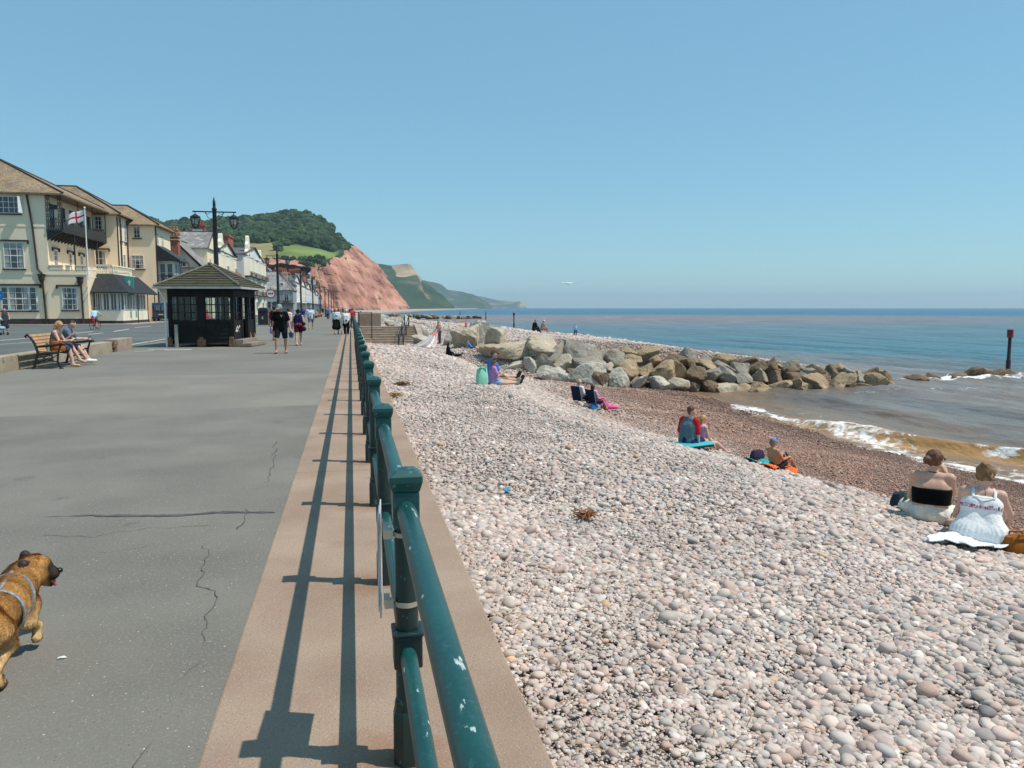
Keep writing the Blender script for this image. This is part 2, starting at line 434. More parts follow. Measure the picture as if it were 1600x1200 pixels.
def rust_feet(nt, tc, out):                    # rust washed from the feet of the railing posts, and pits in the concrete
    N, L = nt.nodes, nt.links
    def mth(op, a, b=None):
        n = N.new('ShaderNodeMath'); n.operation = op
        for i, q in enumerate((a, b)):
            if q is None: continue
            if isinstance(q, (int, float)): n.inputs[i].default_value = q
            else: L.new(q, n.inputs[i])
        return n.outputs[0]
    se = N.new('ShaderNodeSeparateXYZ'); L.new(tc.outputs['Object'], se.inputs[0])
    nz = N.new('ShaderNodeTexNoise'); nz.inputs['Scale'].default_value = 7; nz.inputs['Detail'].default_value = 5; L.new(tc.outputs['Object'], nz.inputs['Vector'])
    fy = mth('MULTIPLY', mth('SUBTRACT', mth('FRACT', mth('ADD', mth('DIVIDE', mth('SUBTRACT', se.outputs[1], 2.6), 1.8), .5)), .5), 1.8)
    dx = mth('MULTIPLY', mth('SUBTRACT', se.outputs[0], .12), .8)
    d = mth('ADD', mth('SQRT', mth('ADD', mth('MULTIPLY', fy, fy), mth('MULTIPLY', dx, dx))), mth('MULTIPLY', nz.outputs['Fac'], .35))
    mr = N.new('ShaderNodeMapRange'); mr.inputs['From Min'].default_value = .42; mr.inputs['From Max'].default_value = .20; mr.inputs['To Max'].default_value = .7; L.new(d, mr.inputs['Value'])
    mx = N.new('ShaderNodeMix'); mx.data_type = 'RGBA'; L.new(mr.outputs['Result'], mx.inputs['Factor']); L.new(out, mx.inputs['A']); mx.inputs['B'].default_value = (.24, .115, .06, 1); out = mx.outputs['Result']
    for sc_, lo, hi, c in ((60, .22, .12, (.16, .12, .095, 1)), (34, .10, .06, (.13, .10, .08, 1)), (75, .2, .1, (.50, .42, .35, 1))):
        vo = N.new('ShaderNodeTexVoronoi'); vo.inputs['Scale'].default_value = sc_; L.new(tc.outputs['Object'], vo.inputs['Vector'])
        m2 = N.new('ShaderNodeMapRange'); m2.inputs['From Min'].default_value = lo; m2.inputs['From Max'].default_value = hi; m2.inputs['To Max'].default_value = .8; L.new(vo.outputs['Distance'], m2.inputs['Value'])
        mx = N.new('ShaderNodeMix'); mx.data_type = 'RGBA'; L.new(m2.outputs['Result'], mx.inputs['Factor']); L.new(out, mx.inputs['A']); mx.inputs['B'].default_value = c; out = mx.outputs['Result']
    return out
# the concrete edge of the promenade, above the beach
conc = M('edge_concrete', (.275, .188, .130), .92, 0, 1.3, .5, 90, col2=(.355, .255, .185), dist=.008,
         extra=chain(overlay_spots(3.0, (.30, .19, .14), .58, .74), overlay_spots(7, (.28, .22, .18), .64, .76), overlay_spots(220, (.22, .17, .14), .6, .7), overlay_spots(150, (.52, .44, .38), .66, .72), rust_feet))
wall_t = thing('sea_wall', 'long pinkish concrete wall edge running between the asphalt promenade and the pebbles', 'sea wall', (0, 0, 0))
y = -8.4; ends = [-8.4]
for e in (.9, 7.62, 14.4, 21.3, 28.2, 35.1, 42, 48.9, 55.8, 61.6): ends.append(e)
for i in range(len(ends)-1):
    mb = MB(); mb.box(-.56, .665, ends[i]+.006, ends[i+1]-.006, -3.4, .006)
    o = mb.build('coping_slab', conc, wall_t, bevel=.012)
mb = MB(); mb.box(-.555, .65, -8.4, 61.6, -3.39, -.012); mb.build('wall_core', M('wall_core', (.16, .13, .11), .95), wall_t)
mb = MB()
for i in range(60):
    y0 = 68.5+i*7; mb.box(-.56, .70, y0, y0+6.99, -3.4, .006)
w2 = mb.build('sea_wall', conc); tag(w2, 'distant stretch of concrete promenade edge beyond the beach steps', 'sea wall')

# beach under the stones
def beach_mat():
    m = bpy.data.materials.new('shingle'); m.use_nodes = True
    nt = m.node_tree; N = nt.nodes; L = nt.links; p = N['Principled BSDF']; p.inputs['Roughness'].default_value = .85
    tc = N.new('ShaderNodeTexCoord'); at = N.new('ShaderNodeAttribute'); at.attribute_name = 'tint'
    prev = None
    vo = N.new('ShaderNodeTexVoronoi'); vo.inputs['Scale'].default_value = 11; L.new(tc.outputs['Object'], vo.inputs['Vector'])
    rp = N.new('ShaderNodeValToRGB'); e = rp.color_ramp.elements
    e[0].position = 0; e[0].color = (.5, .47, .45, 1); e[1].position = 1; e[1].color = (1.25, 1.2, 1.15, 1)
    sp = N.new('ShaderNodeSeparateColor'); L.new(vo.outputs['Color'], sp.inputs[0]); L.new(sp.outputs[0], rp.inputs['Fac'])
    mx = N.new('ShaderNodeMix'); mx.data_type = 'RGBA'; mx.blend_type = 'MULTIPLY'; mx.inputs['Factor'].default_value = 1
    L.new(rp.outputs['Color'], mx.inputs['A']); L.new(at.outputs['Color'], mx.inputs['B'])
    L.new(mx.outputs['Result'], p.inputs['Base Color'])
    bp = N.new('ShaderNodeBump'); bp.inputs['Strength'].default_value = .9; bp.inputs['Distance'].default_value = .05; bp.invert = True
    L.new(vo.outputs['Distance'], bp.inputs['Height']); L.new(bp.outputs['Normal'], p.inputs['Normal'])
    return m
def tint(X, Y):
    Xc = X-coast(Y)
    wet = sstep(8.8, 14.0, Xc+1.3*fbm(X*.5, Y*.12, 1, 3))*(1-sstep(47, 50, Y)*(1-sstep(120, 160, Y)))
    wet2 = sstep(30, 40, Xc)
    wet = np.maximum(wet, wet2*.6)
    soak = sstep(15.5, 19.0, Xc+.5*fbm(X*.5, Y*.3, 4, 3))*(Y < 46)
    dry = np.array([.44, .375, .34]); w = np.array([.34, .24, .205])
    c = dry[None]*(1-wet[:, None])+w[None]*wet[:, None]
    c = c*(1-.35*soak[:, None])
    return c, wet
xs = np.concatenate([np.arange(.55, 26, .35), np.arange(26, 62, 1.2), [66, 75, 90]])
ys = np.concatenate([np.arange(-8, 60, .5), np.arange(60, 180, 1.5), 180*1.06**np.arange(0, 74)])
XX, YY = np.meshgrid(xs, ys, indexing='ij'); XX = XX+coast(YY)
ZZ = zb(XX, YY)-.02
nx, ny = XX.shape
I = np.arange(nx*ny).reshape(nx, ny)
Q = np.stack([I[:-1, :-1], I[1:, :-1], I[1:, 1:], I[:-1, 1:]], -1).reshape(-1, 4)
V = np.stack([XX, YY, ZZ], -1).reshape(-1, 3)
tt, _ = tint(V[:, 0], V[:, 1])
shingle = beach_mat()
tag(mesh_np('beach', V, Q, shingle, smooth=True, colors={'tint': tt*.9}), kind='structure')

# the stones themselves
def octa(sub):
    bm = bmesh.new()
    if sub == 'A': bmesh.ops.create_icosphere(bm, subdivisions=2, radius=1)
    elif sub == 'B': bmesh.ops.create_icosphere(bm, subdivisions=1, radius=1)
    v = np.array([x.co[:] for x in bm.verts]); f = np.array([[q.index for q in p.verts] for p in bm.faces]); bm.free()
    return v, f
PAL = np.array([(.50, .425, .385), (.46, .41, .37), (.43, .40, .375), (.58, .525, .48), (.44, .345, .31), (.49, .365, .32), (.37, .35, .335), (.41, .32, .285), (.52, .46, .40), (.27, .245, .24), (.70, .655, .61), (.45, .31, .25), (.13, .135, .15), (.52, .34, .18), (.32, .325, .34)])
PAL = PAL.mean(0)+(PAL-PAL.mean(0))*.74
PW = np.array([15, 14, 12, 9, 11, 9, 9, 7, 9, 3.2, 3, 3, 1.0, .8, 4]); PW = PW/PW.sum()
def visible(X, Y, Z, mu=.06, mv=.06):
    z = Z-EYE; r = X*_ca-Y*_sa; fw = X*_sa*_cp+Y*_ca*_cp-z*_sp; up = X*_sa*_sp+Y*_ca*_sp+z*_cp
    u = 800+1200*r/fw; v = 600-1200*up/fw
    return (fw > .5) & (u > -1600*mu) & (u < 1600*(1+mu)) & (v < 1200*(1+mv))
allV, allF, allC = {}, {}, {}
def stones(d0, d1, a, cover, lod, sig, zoff=0.0, frac=(.7, .5)):
    ext = d1*1.02
    n = int(cover/(math.pi*a*a*.72)*(ext*ext))
    X = rng.random(n)*ext+.72; Y = rng.random(n)*ext-0.2
    d = np.hypot(X, Y); ok = (d > d0) & (d <= d1)
    X, Y = X[ok], Y[ok]; Z = zb(X, Y)
    ok = visible(X, Y, Z) & (Z > -3.66) & ((Y < 47) | (X > 9) | (X < 8))
    X, Y, Z = X[ok], Y[ok], Z[ok]; n = len(X)
    _, wet = tint(X, Y)
    size = np.exp(rng.normal(0, sig, n))*a*(1-.45*wet)*(1+.22*fbm(X*.8, Y*.8, 9, 2)+.30*fbm(X*.75, Y*.13, 3, 2))
    size = np.minimum(size, a*2.4)
    fl = frac[0]+rng.random(n)*.3; th = frac[1]*(.7+rng.random(n)*.7)
    S = np.stack([size, size*fl, size*th], 1)
    az = rng.random(n)*6.283; tilt = rng.normal(0, .35, n); ta = rng.random(n)*6.283
    base, fc = octa(lod)
    Pq = base[None]*S[:, None, :]
    # squarish and egg-shaped stones
    Pq[:, :, 0] += (S[:, None, 0]*.18*rng.normal(0, 1, n)[:, None])*(base[None, :, 1]**2)
    Pq[:, :, 1] *= (1+.28*rng.normal(0, 1, n)[:, None]*base[None, :, 0])
    if lod == 'A':
        ph = rng.random((n, 3))*6.28
        bump = 1+.07*np.sin(base[None, :, 0]*3+ph[:, None, 0])+.07*np.sin(base[None, :, 1]*3.3+ph[:, None, 1])+.05*np.sin(base[None, :, 2]*4+ph[:, None, 2])
        Pq *= bump[:, :, None]
    c, s = np.cos(az), np.sin(az)
    x = Pq[:, :, 0]*c[:, None]-Pq[:, :, 1]*s[:, None]; y = Pq[:, :, 0]*s[:, None]+Pq[:, :, 1]*c[:, None]; z = Pq[:, :, 2]
    kx, ky = np.cos(ta), np.sin(ta); ct, st = np.cos(tilt), np.sin(tilt)
    dot = x*kx[:, None]+y*ky[:, None]; crx = ky[:, None]*z; cry = -kx[:, None]*z; crz = kx[:, None]*y-ky[:, None]*x
    x2 = x*ct[:, None]+crx*st[:, None]+kx[:, None]*dot*(1-ct)[:, None]
    y2 = y*ct[:, None]+cry*st[:, None]+ky[:, None]*dot*(1-ct)[:, None]
    z2 = z*ct[:, None]+crz*st[:, None]
    zc = Z+S[:, 2]*(.15+.55*rng.random(n))+zoff
    Vv = np.stack([x2+X[:, None], y2+Y[:, None], z2+zc[:, None]], -1)
    pc = PAL[rng.choice(len(PAL), n, p=PW)]*np.array([1.05, 1.01, .98])*(1+rng.normal(0, .10, (n, 1)))*(1+.10*fbm(X*1.5, Y*1.5, 2, 2))[:, None]
    wc = pc*np.array([.66, .52, .46])[None]+np.array([.04, .012, .0])[None]
    _, soak = None, sstep(15.5, 19, X)*(Y < 46)
    pc = (pc*(1-wet[:, None])+wc*wet[:, None])*(1-.35*soak[:, None])
    k = len(base)
    if lod not in allV: allV[lod] = []; allF[lod] = []; allC[lod] = []
    off = sum(len(q) for q in allV[lod])
    allV[lod].append(Vv.reshape(-1, 3)); allC[lod].append(np.repeat(pc, k, 0))
    allF[lod].append((fc[None]+(np.arange(n)*k)[:, None, None]+off).reshape(-1, 3))
    return n
ns = [stones(1.5, 8, .0185, 1.5, 'A', .36), stones(1.5, 8, .031, .24, 'A', .3, .008), stones(1.5, 7, .011, .55, 'B', .3, .004),
      stones(8, 15, .023, 1.4, 'B', .36), stones(8, 15, .035, .2, 'B', .3, .008),
      stones(15, 30, .034, 1.3, 'B', .36), stones(30, 62, .062, 1.25, 'B', .36, -.01), stones(62, 125, .12, .9, 'B', .3, -.03)]
print('stones', ns)
def stone_mat():
    m = M('pebble_stone', (.9, .9, .9), .72, 0, 9, .12, 70, col2=(1.12, 1.1, 1.08), spec=.3, dist=.003, attr='tint', extra=overlay_spots(55, (.55, .5, .46), .66, .74))
    return m
V = np.concatenate(allV['A']); off = len(V)
VB = np.concatenate(allV['B']); FF = np.concatenate([np.concatenate(allF['A']), np.concatenate(allF['B'])+off])
CC = np.concatenate(allC['A']+allC['B'])
tag(mesh_np('pebbles', np.concatenate([V, VB]), FF, stone_mat(), smooth=True, colors={'tint': CC}), kind='stuff')
del allV, allF, allC, V, VB, FF, CC
# twigs and straw washed up among the stones
mb = MB()
for i in range(150):
    for _ in range(20):
        u, v = random.uniform(620, 1300), random.uniform(640, 1220)
        if random.random() < .5: u, v = random.uniform(680, 1150), random.uniform(760, 1200)
        p = BG(u, v)
        if .75 < p.x < 6 and p.y < 14: break
    ln = random.uniform(.04, .16); an = random.uniform(0, 6.28)
    d = Vector((math.cos(an), math.sin(an), random.uniform(-.1, .15)))*ln; n = d.cross(Vector((0, 0, 1)))*random.uniform(-.2, .2)
    mb.tube([p+Vector((0, 0, .035)), p+d*.5+n+Vector((0, 0, .045)), p+d+Vector((0, 0, .035))], [.0025, .003, .0015], 4)
tag(mb.build('twigs', M('dry_twig', (.36, .25, .13), .9, .4, 5)), kind='stuff')

# ---------------------------------------------------------------- sea
def crest_x(Y): return np.interp(Y, [8, 15, 21.9, 24.2, 26, 34, 42], [25.5, 24.3, 22.4, 21.3, 20.3, 19.9, 19.9])
def sea_fields(X, Y):
    Xc = X-coast(Y)
    shore = 19.5+.5*fbm(Y*.25, Y*0+2, 0, 3)
    near = (1-sstep(90, 160, np.hypot(X, Y)))
    z = -3.6+near*(.05*np.sin(X*1.1+1.2*fbm(X*.15, Y*.12, 0, 2)*3+Y*.12)+.06*fbm(X*.5, Y*.2, 1, 3)+.05*fbm(X*1.6, Y*.8, 7, 3))*sstep(19, 26, Xc)
    # the breaker: steep landward face, gentle back
    s = X-crest_x(Y)+.15*fbm(Y*.6, X*.2, 3, 2)
    amp = .46*(1-sstep(27, 36, Y))*(.85+.35*fbm(Y*.35, Y*0, 5, 2))
    prof = np.where(s < 0, np.exp(-(s/.42)**2), np.exp(-(s/1.5)**2))
    z = z+amp*prof*(Y < 44)
    # second and third swells farther out
    for off, a in ((6.5, .16), (13.5, .14), (22, .12)):
        s2 = X-(crest_x(Y)+off)+.8*fbm(Y*.12, Y*0+off, 3, 2); z = z+a*np.where(s2 < 0, np.exp(-(s2/.9)**2), np.exp(-(s2/2.4)**2))*(Y < 44)*sstep(-.4, .4, fbm(Y*.1, Y*0+off*3, 0, 2))
    foam = np.zeros_like(X)
    # broken white water of the crest
    br = (1-sstep(21.6, 23.6, Y+1.0*fbm(Y*2, X, 2, 2)))
    foam = np.maximum(foam, br*sstep(-1.3, -.25, s)*(1-sstep(.0, .4, s))*.66)
    foam = np.maximum(foam, (1-sstep(26, 33, Y))*.62*np.exp(-((s-.02)/.10)**2)*sstep(.1, .45, fbm(Y*1.3, Y*0, 2, 3)+.1))
    # swash along the stones
    sw = X-shore; wid = np.interp(Y, [10, 20, 28, 34, 43], [2.3, 2.0, 1.7, 1.4, .9])
    foam = np.maximum(foam, (Y < 45.5)*sstep(-1.4, -.5, sw)*(1-sstep(wid*.5, wid, sw+.5*fbm(X*.6, Y*.6, 4, 3)))*(.49+.16*fbm(X*.9, Y*.5, 6, 3)))
    foam = np.maximum(foam, (Y < 45.5)*(.60+.10*fbm(X*.9, Y*.9, 8, 3))*np.exp(-((sw-.15)/.45)**2))
    foam = np.maximum(foam, (Y < 45)*.34*sstep(0, 1, sw)*(1-sstep(2.2, 4.5, sw)))
    # surf about the tip of the rocks
    t = np.hypot((X-45)/9.5, (Y-(48.6+.16*(X-45)))/2.2); foam = np.maximum(foam, (.62+.25*fbm(X*.5, Y*.9, 2, 3))*np.exp(-t**4)); z = z+.38*np.exp(-t**2)*(.6+.6*fbm(X*.7, Y*.7, 2, 3))
    t2 = np.hypot((X-36)/10, (Y-42.2)/.9); foam = np.maximum(foam, .42*np.exp(-t2**4))
    t3 = np.hypot((X-36)/4, (Y-183)/5); foam = np.maximum(foam, (.55+.3*fbm(X, Y, 0, 3))*np.exp(-t3**4)); z = z+.7*np.exp(-t3**2)
    t4 = np.hypot((X-42)/8, (Y-181)/2); foam = np.maximum(foam, .4*np.exp(-t4**4))
    z = z+.05*foam*(.5+fbm(X*3, Y*3, 2, 3))
    return z, np.clip(foam, 0, 1.2)
xs = np.concatenate([np.arange(15.5, 27, .12), np.arange(27, 60, .3), np.arange(60, 110, 1.0), 110*1.09**np.arange(0, 57)])
ys = np.concatenate([-3000*.85**np.arange(0, 30), np.arange(-22, 8, 2.5), np.arange(8, 52, .16), np.arange(52, 110, .8), np.arange(110, 260, 2.0), 260*1.07**np.arange(0, 60)])
XX, YY = np.meshgrid(xs, ys, indexing='ij'); XX = XX+np.where(YY > 600, np.minimum(coast(YY), XX*0+coast(YY)), 0)
FX, FY = XX.ravel(), YY.ravel()
zz, foam = sea_fields(FX, FY)
dist = FX*_sa+FY*_ca+.0
wob = 1+.10*fbm(FX*.004, FY*.004, 0, 3)
Xc = FX-coast(FY)
brown = np.array([.21, .135, .075]); silt = np.array([.165, .135, .11]); grey = np.array([.032, .105, .13]); red = np.array([.20, .115, .095]); blue = np.array([.003, .075, .16])
off1 = np.hypot(FX*.9, FY*.45)*wob
def mixc(a, b, w): return a*(1-w[:, None])+b*w[:, None]
col = np.repeat(brown[None], len(FX), 0)
col = mixc(col, silt, sstep(22.0, 30, Xc+1.2*fbm(FX*.12, FY*.12, 3, 3)))
col = mixc(col, grey, sstep(34, 62, off1*.9+6*fbm(FX*.05, FY*.03, 3, 3)))
rp = np.exp(-((dist*wob-400)/170)**2)*(1-.6*sstep(60, 400, FX-FY*.25))
col = mixc(col, red, np.clip(rp*1.0, 0, 1))
col = mixc(col, blue, sstep(540, 600, dist*wob+120*sstep(80, 700, FX-.3*FY)))
s = FX-crest_x(FY); face = np.exp(-((s+.45)/.7)**2)*(1-sstep(30, 37, FY)); col = mixc(col, np.array([.34, .19, .075]), np.clip(face*.85, 0, 1))
def sea_mat():
    m = bpy.data.materials.new('sea_water'); m.use_nodes = True
    nt = m.node_tree; N = nt.nodes; L = nt.links; p = N['Principled BSDF']
    tc = N.new('ShaderNodeTexCoord'); aw = N.new('ShaderNodeAttribute'); aw.attribute_name = 'tint'; af = N.new('ShaderNodeAttribute'); af.attribute_name = 'foam'
    h = None
    for s_, st, dist_, stretch in ((1.3, .7, .12, (1, .45, 1)), (5.0, .6, .035, (1, .6, 1)), (.22, .8, .6, (1, .3, 1))):
        mp = N.new('ShaderNodeMapping'); mp.inputs['Scale'].default_value = stretch; mp.inputs['Rotation'].default_value = (0, 0, .2); L.new(tc.outputs['Object'], mp.inputs['Vector'])
        no = N.new('ShaderNodeTexNoise'); no.inputs['Scale'].default_value = s_; no.inputs['Detail'].default_value = 4; L.new(mp.outputs['Vector'], no.inputs['Vector'])
        bp = N.new('ShaderNodeBump'); bp.inputs['Strength'].default_value = st; bp.inputs['Distance'].default_value = dist_*2.2
        L.new(no.outputs['Fac'], bp.inputs['Height'])
        if h: L.new(h, bp.inputs['Normal'])
        h = bp.outputs['Normal']
    L.new(h, p.inputs['Normal'])
    # lacy foam
    f1 = N.new('ShaderNodeTexNoise'); f1.inputs['Scale'].default_value = 2.6; f1.inputs['Detail'].default_value = 8; f1.inputs['Roughness'].default_value = .65; f1.inputs['Distortion'].default_value = .8; L.new(tc.outputs['Object'], f1.inputs['Vector'])
    ad = N.new('ShaderNodeMath'); ad.operation = 'ADD'; L.new(f1.outputs['Fac'], ad.inputs[0]); L.new(af.outputs['Fac'], ad.inputs[1])
    mr = N.new('ShaderNodeMapRange'); mr.inputs['From Min'].default_value = .96; mr.inputs['From Max'].default_value = 1.16; L.new(ad.outputs[0], mr.inputs['Value'])
    # wind streaks of slightly darker and lighter water
    mp = N.new('ShaderNodeMapping'); mp.inputs['Scale'].default_value = (.22, .05, 1); mp.inputs['Rotation'].default_value = (0, 0, .25); L.new(tc.outputs['Object'], mp.inputs['Vector'])
    n3 = N.new('ShaderNodeTexNoise'); n3.inputs['Scale'].default_value = 1; n3.inputs['Detail'].default_value = 5; L.new(mp.outputs['Vector'], n3.inputs['Vector'])
    r3 = N.new('ShaderNodeMapRange'); r3.inputs['From Min'].default_value = .3; r3.inputs['From Max'].default_value = .7; r3.inputs['To Min'].default_value = .62; r3.inputs['To Max'].default_value = 1.38; L.new(n3.outputs['Fac'], r3.inputs['Value'])
    ml = N.new('ShaderNodeVectorMath'); ml.operation = 'SCALE'; L.new(aw.outputs['Color'], ml.inputs[0]); L.new(r3.outputs['Result'], ml.inputs['Scale'])
    mx = N.new('ShaderNodeMix'); mx.data_type = 'RGBA'; L.new(mr.outputs['Result'], mx.inputs['Factor']); L.new(ml.outputs[0], mx.inputs['A']); mx.inputs['B'].default_value = (.82, .81, .78, 1)
    L.new(mx.outputs['Result'], p.inputs['Base Color'])
    rr = N.new('ShaderNodeMapRange'); rr.inputs['To Min'].default_value = .26; rr.inputs['To Max'].default_value = .9; L.new(mr.outputs['Result'], rr.inputs['Value']); L.new(rr.outputs['Result'], p.inputs['Roughness'])
    p.inputs['IOR'].default_value = 1.33; p.inputs['Specular IOR Level'].default_value = .24
    return m
nx, ny = XX.shape; I = np.arange(nx*ny).reshape(nx, ny)
Q = np.stack([I[:-1, :-1], I[1:, :-1], I[1:, 1:], I[:-1, 1:]], -1).reshape(-1, 4)
tag(mesh_np('sea', np.stack([FX, FY, zz], 1), Q, sea_mat(), smooth=True, colors={'tint': col, 'foam': foam}), kind='structure')

# ---------------------------------------------------------------- hills and cliffs
def ruled(cols, n_t, n_s, amp, nscale, seed, colf, stretch=(1, 1, .35)):
    """cols: list of columns, each a list of Vectors from foot to back; refined n_t x n_s, roughened by noise."""
    C = np.array([[p[:] for p in c] for c in cols]); nc, nr = C.shape[:2]
    T = np.linspace(0, nc-1, n_t); S = np.linspace(0, nr-1, n_s)
    C1 = np.stack([[np.interp(T, np.arange(nc), C[:, r, q]) for q in range(3)] for r in range(nr)], 0)   # nr,3,n_t
    P = np.zeros((n_t, n_s, 3))
    for q in range(3):
        for i in range(n_t): P[i, :, q] = np.interp(S, np.arange(nr), C1[:, q, i])
    x, y, z = P[..., 0], P[..., 1], P[..., 2]
    d = fbm(x/nscale*stretch[0]+seed, y/nscale*stretch[1], z/nscale*stretch[2], 5)
    sm = np.minimum(1, np.minimum(S/.2, 1))[None, :]
    P[..., 0] += amp*d*sm; P[..., 1] += -amp*.8*d*sm; P[..., 2] += amp*.35*fbm(x/nscale*2, y/nscale*2, seed, 4)*sm
    TT, SS = np.meshgrid(T/(nc-1), S, indexing='ij')
    c = colf(TT, SS, P, d)
    I = np.arange(n_t*n_s).reshape(n_t, n_s)
    Q = np.stack([I[:-1, :-1], I[1:, :-1], I[1:, 1:], I[:-1, 1:]], -1).reshape(-1, 4)
    return P, Q, c
earth = M('hillside', (.85, .85, .85), .95, 0, .02, .5, .06, col2=(1.15, 1.15, 1.1), dist=4.0, spec=.1, attr='tint')
rock_red = M('red_marl', (.82, .80, .78), .95, 0, .05, .9, .09, col2=(1.18, 1.15, 1.12), dist=4.0, spec=.1, attr='tint')
def strata(P, k=.35): return .5+.5*np.sin(P[..., 2]*k+.06*P[..., 0]+1.5*fbm(P[..., 0]*.02, P[..., 1]*.02, 4, 3))
cols = []
for foot, mid, top in (((478, 488, 560), (480, 450, 585), (484, 420, 600)), ((500, 487, 640), (498, 450, 660), (499, 418, 690)), ((530, 486, 740), (522, 445, 770), (513, 413, 800)),
                       ((565, 485, 850), (552, 440, 900), (535, 402, 950)), ((600, 484, 980), (573, 430, 1030), (544, 389, 1080)), ((638, 482, 1200), (596, 425, 1190), (550, 385, 1180)), ((637, 481, 1500), (594, 426, 1480), (549, 386, 1450))):
    f_ = D(*foot); f_.z = -4; c_ = [f_, f_.lerp(D(*mid), .5), D(*mid), D(*mid).lerp(D(*top), .5), D(*top), D(*top)+Vector((-60, 30, 6))]
    cols.append(c_)
def cliff_col(T, S, P, d):
    a = np.array([.42, .20, .142]); b = np.array([.54, .30, .22]); c2 = np.array([.27, .115, .085])
    w = strata(P)[..., None]; n = fbm(P[..., 0]*.03, P[..., 1]*.03, P[..., 2]*.05, 4)[..., None]
    c = a*(1-.5*w)+b*.5*w
    c = c+np.clip(n, 0, 1)*(b-a)*.8+np.clip(-n, 0, 1)*(c2-a)*1.0
    gr = sstep(.25, .55, fbm(P[..., 0]*.05, P[..., 1]*.05, P[..., 2]*.06, 4)+.6*sstep(3.6, 4.3, S)-.55)[..., None]
    return c*(1-gr)+np.array([.10, .12, .045])*gr
P, Q, c = ruled(cols, 380, 150, 10.5, 48, 3.0, cliff_col)
P[..., 0] += .7*(sstep(.55, .7, strata(P, .42))-.5)*(1+.8*fbm(P[..., 0]*.05, P[..., 1]*.05, 2, 2))
cliff = mesh_np('cliff', P.reshape(-1, 3), Q, rock_red, smooth=False, colors={'tint': c.reshape(-1, 3)}); tag(cliff, kind='structure')

SKY = [(-200, 350), (60, 352), (200, 350), (232, 349), (256, 358), (272, 354), (300, 352), (350, 351), (400, 346), (430, 340), (455, 338), (480, 340), (500, 348), (520, 360), (535, 374), (545, 386), (551, 390)]
BOT = [(-200, 482, 640), (60, 482, 640), (200, 482, 640), (232, 482, 640), (256, 482, 640), (272, 482, 640), (300, 482, 640), (350, 482, 640), (400, 480, 640), (430, 475, 640), (455, 455, 640), (480, 423, 600), (498, 417.5, 690), (513, 413, 800), (534, 402, 950), (543, 391, 1070), (549, 386, 1180)]
FBOT = [(-200, 420), (60, 420), (200, 420), (232, 420), (256, 418), (272, 418), (300, 418), (350, 418), (400, 414), (430, 410), (455, 408), (480, 409), (500, 408), (515, 404), (535, 397), (545, 389.5), (550.5, 388)]
FTOP = [(-200, 384), (60, 384), (200, 384), (232, 384), (256, 384), (272, 384), (300, 383), (350, 382), (400, 379), (430, 379), (455, 381), (480, 384), (500, 388), (517, 393), (535, 391), (545, 388), (551, 388.5)]
cols = []
for i in range(len(SKY)):
    yb = BOT[i][2]; b = D(BOT[i][0], BOT[i][1], yb)
    y1 = max(yb+15, 780); y2 = max(yb+30, 930); y3 = max(yb+60, 1230)
    s_ = D(*SKY[i], y3)
    cols.append([b, D(*FBOT[i], y1), D(*FTOP[i], y2), D(SKY[i][0], SKY[i][1]*.45+FTOP[i][1]*.55, (y2+y3)/2), s_, s_+Vector((-20, 420, -50))])
ufr = [s[0] for s in SKY]
def hill_col(T, S, P, d):
    u = np.interp(T*(len(SKY)-1), np.arange(len(SKY)), ufr)
    wood = np.array([.035, .06, .022]); fld = np.array([.15, .20, .062]); tan = np.array([.27, .24, .11])
    f_ = (sstep(1.0, 1.08, S)*(1-sstep(1.93, 2.0, S))*sstep(368, 376, u)*(1-sstep(526, 532, u)))[..., None]
    tn = (1-sstep(434, 440, u))[..., None]
    strip = (sstep(.62, .68, S)*(1-sstep(.80, .86, S))*sstep(455, 465, u)*(1-sstep(505, 512, u)))[..., None]
    rough = np.array([.14, .15, .055])
    low = (sstep(.0, .1, S)*(1-sstep(.5, .7, S))*sstep(440, 470, u)*sstep(-.1, .4, d))[..., None]
    c = wood*(1-low)+rough*low
    c = c*(1-strip)+np.array([.24, .24, .10])*strip
    return c*(1-f_)+(tan*tn+fld*(1-tn))*(1+.12*fbm(P[..., 0]*.03, P[..., 1]*.03, 5, 3))[..., None]*f_
P, Q, c = ruled(cols, 260, 90, 2.5, 60, 9.0, hill_col)
hill = mesh_np('hill', P.reshape(-1, 3), Q, earth, smooth=True, colors={'tint': c.reshape(-1, 3)}); tag(hill, kind='structure')
HP = P; n_t, n_s = P.shape[:2]
# the woods: rounded crowns of leaf clumps crowding the slope
bm = bmesh.new(); bmesh.ops.create_icosphere(bm, subdivisions=3, radius=1)
ib = np.array([x.co[:] for x in bm.verts]); ifc = np.array([[q.index for q in p.verts] for p in bm.faces]); bm.free()
def crowns(pts, sizes, name, cols_):
    Vs, Fs, Cs = [], [], []; k = len(ib)
    for i, (p, s, cc) in enumerate(zip(pts, sizes, cols_)):
        q = ib*1.0; n1 = fbm(q[:, 0]*1.7+i*3.1, q[:, 1]*1.7, q[:, 2]*1.7, 3); n2 = vnoise(q[:, 0]*6+i, q[:, 1]*6, q[:, 2]*6)
        r_ = 1+.30*n1+.16*n2
        Vs.append(q*r_[:, None]*np.array(s)[None]+np.array(p)[None]); Fs.append(ifc+i*k)
        Cs.append(np.clip(np.array(cc)[None]*(1+.45*n2+.3*n1)[:, None], .004, 1))
    o = mesh_np(name, np.concatenate(Vs), np.concatenate(Fs), foliage_m, smooth=False, colors={'tint': np.concatenate(Cs)})
    return o
foliage_m = M('far_foliage', (.7, .7, .7), .9, 0, .25, .0, 1, col2=(1.3, 1.3, 1.2), spec=.1, attr='tint')
pts, szs, cls = [], [], []
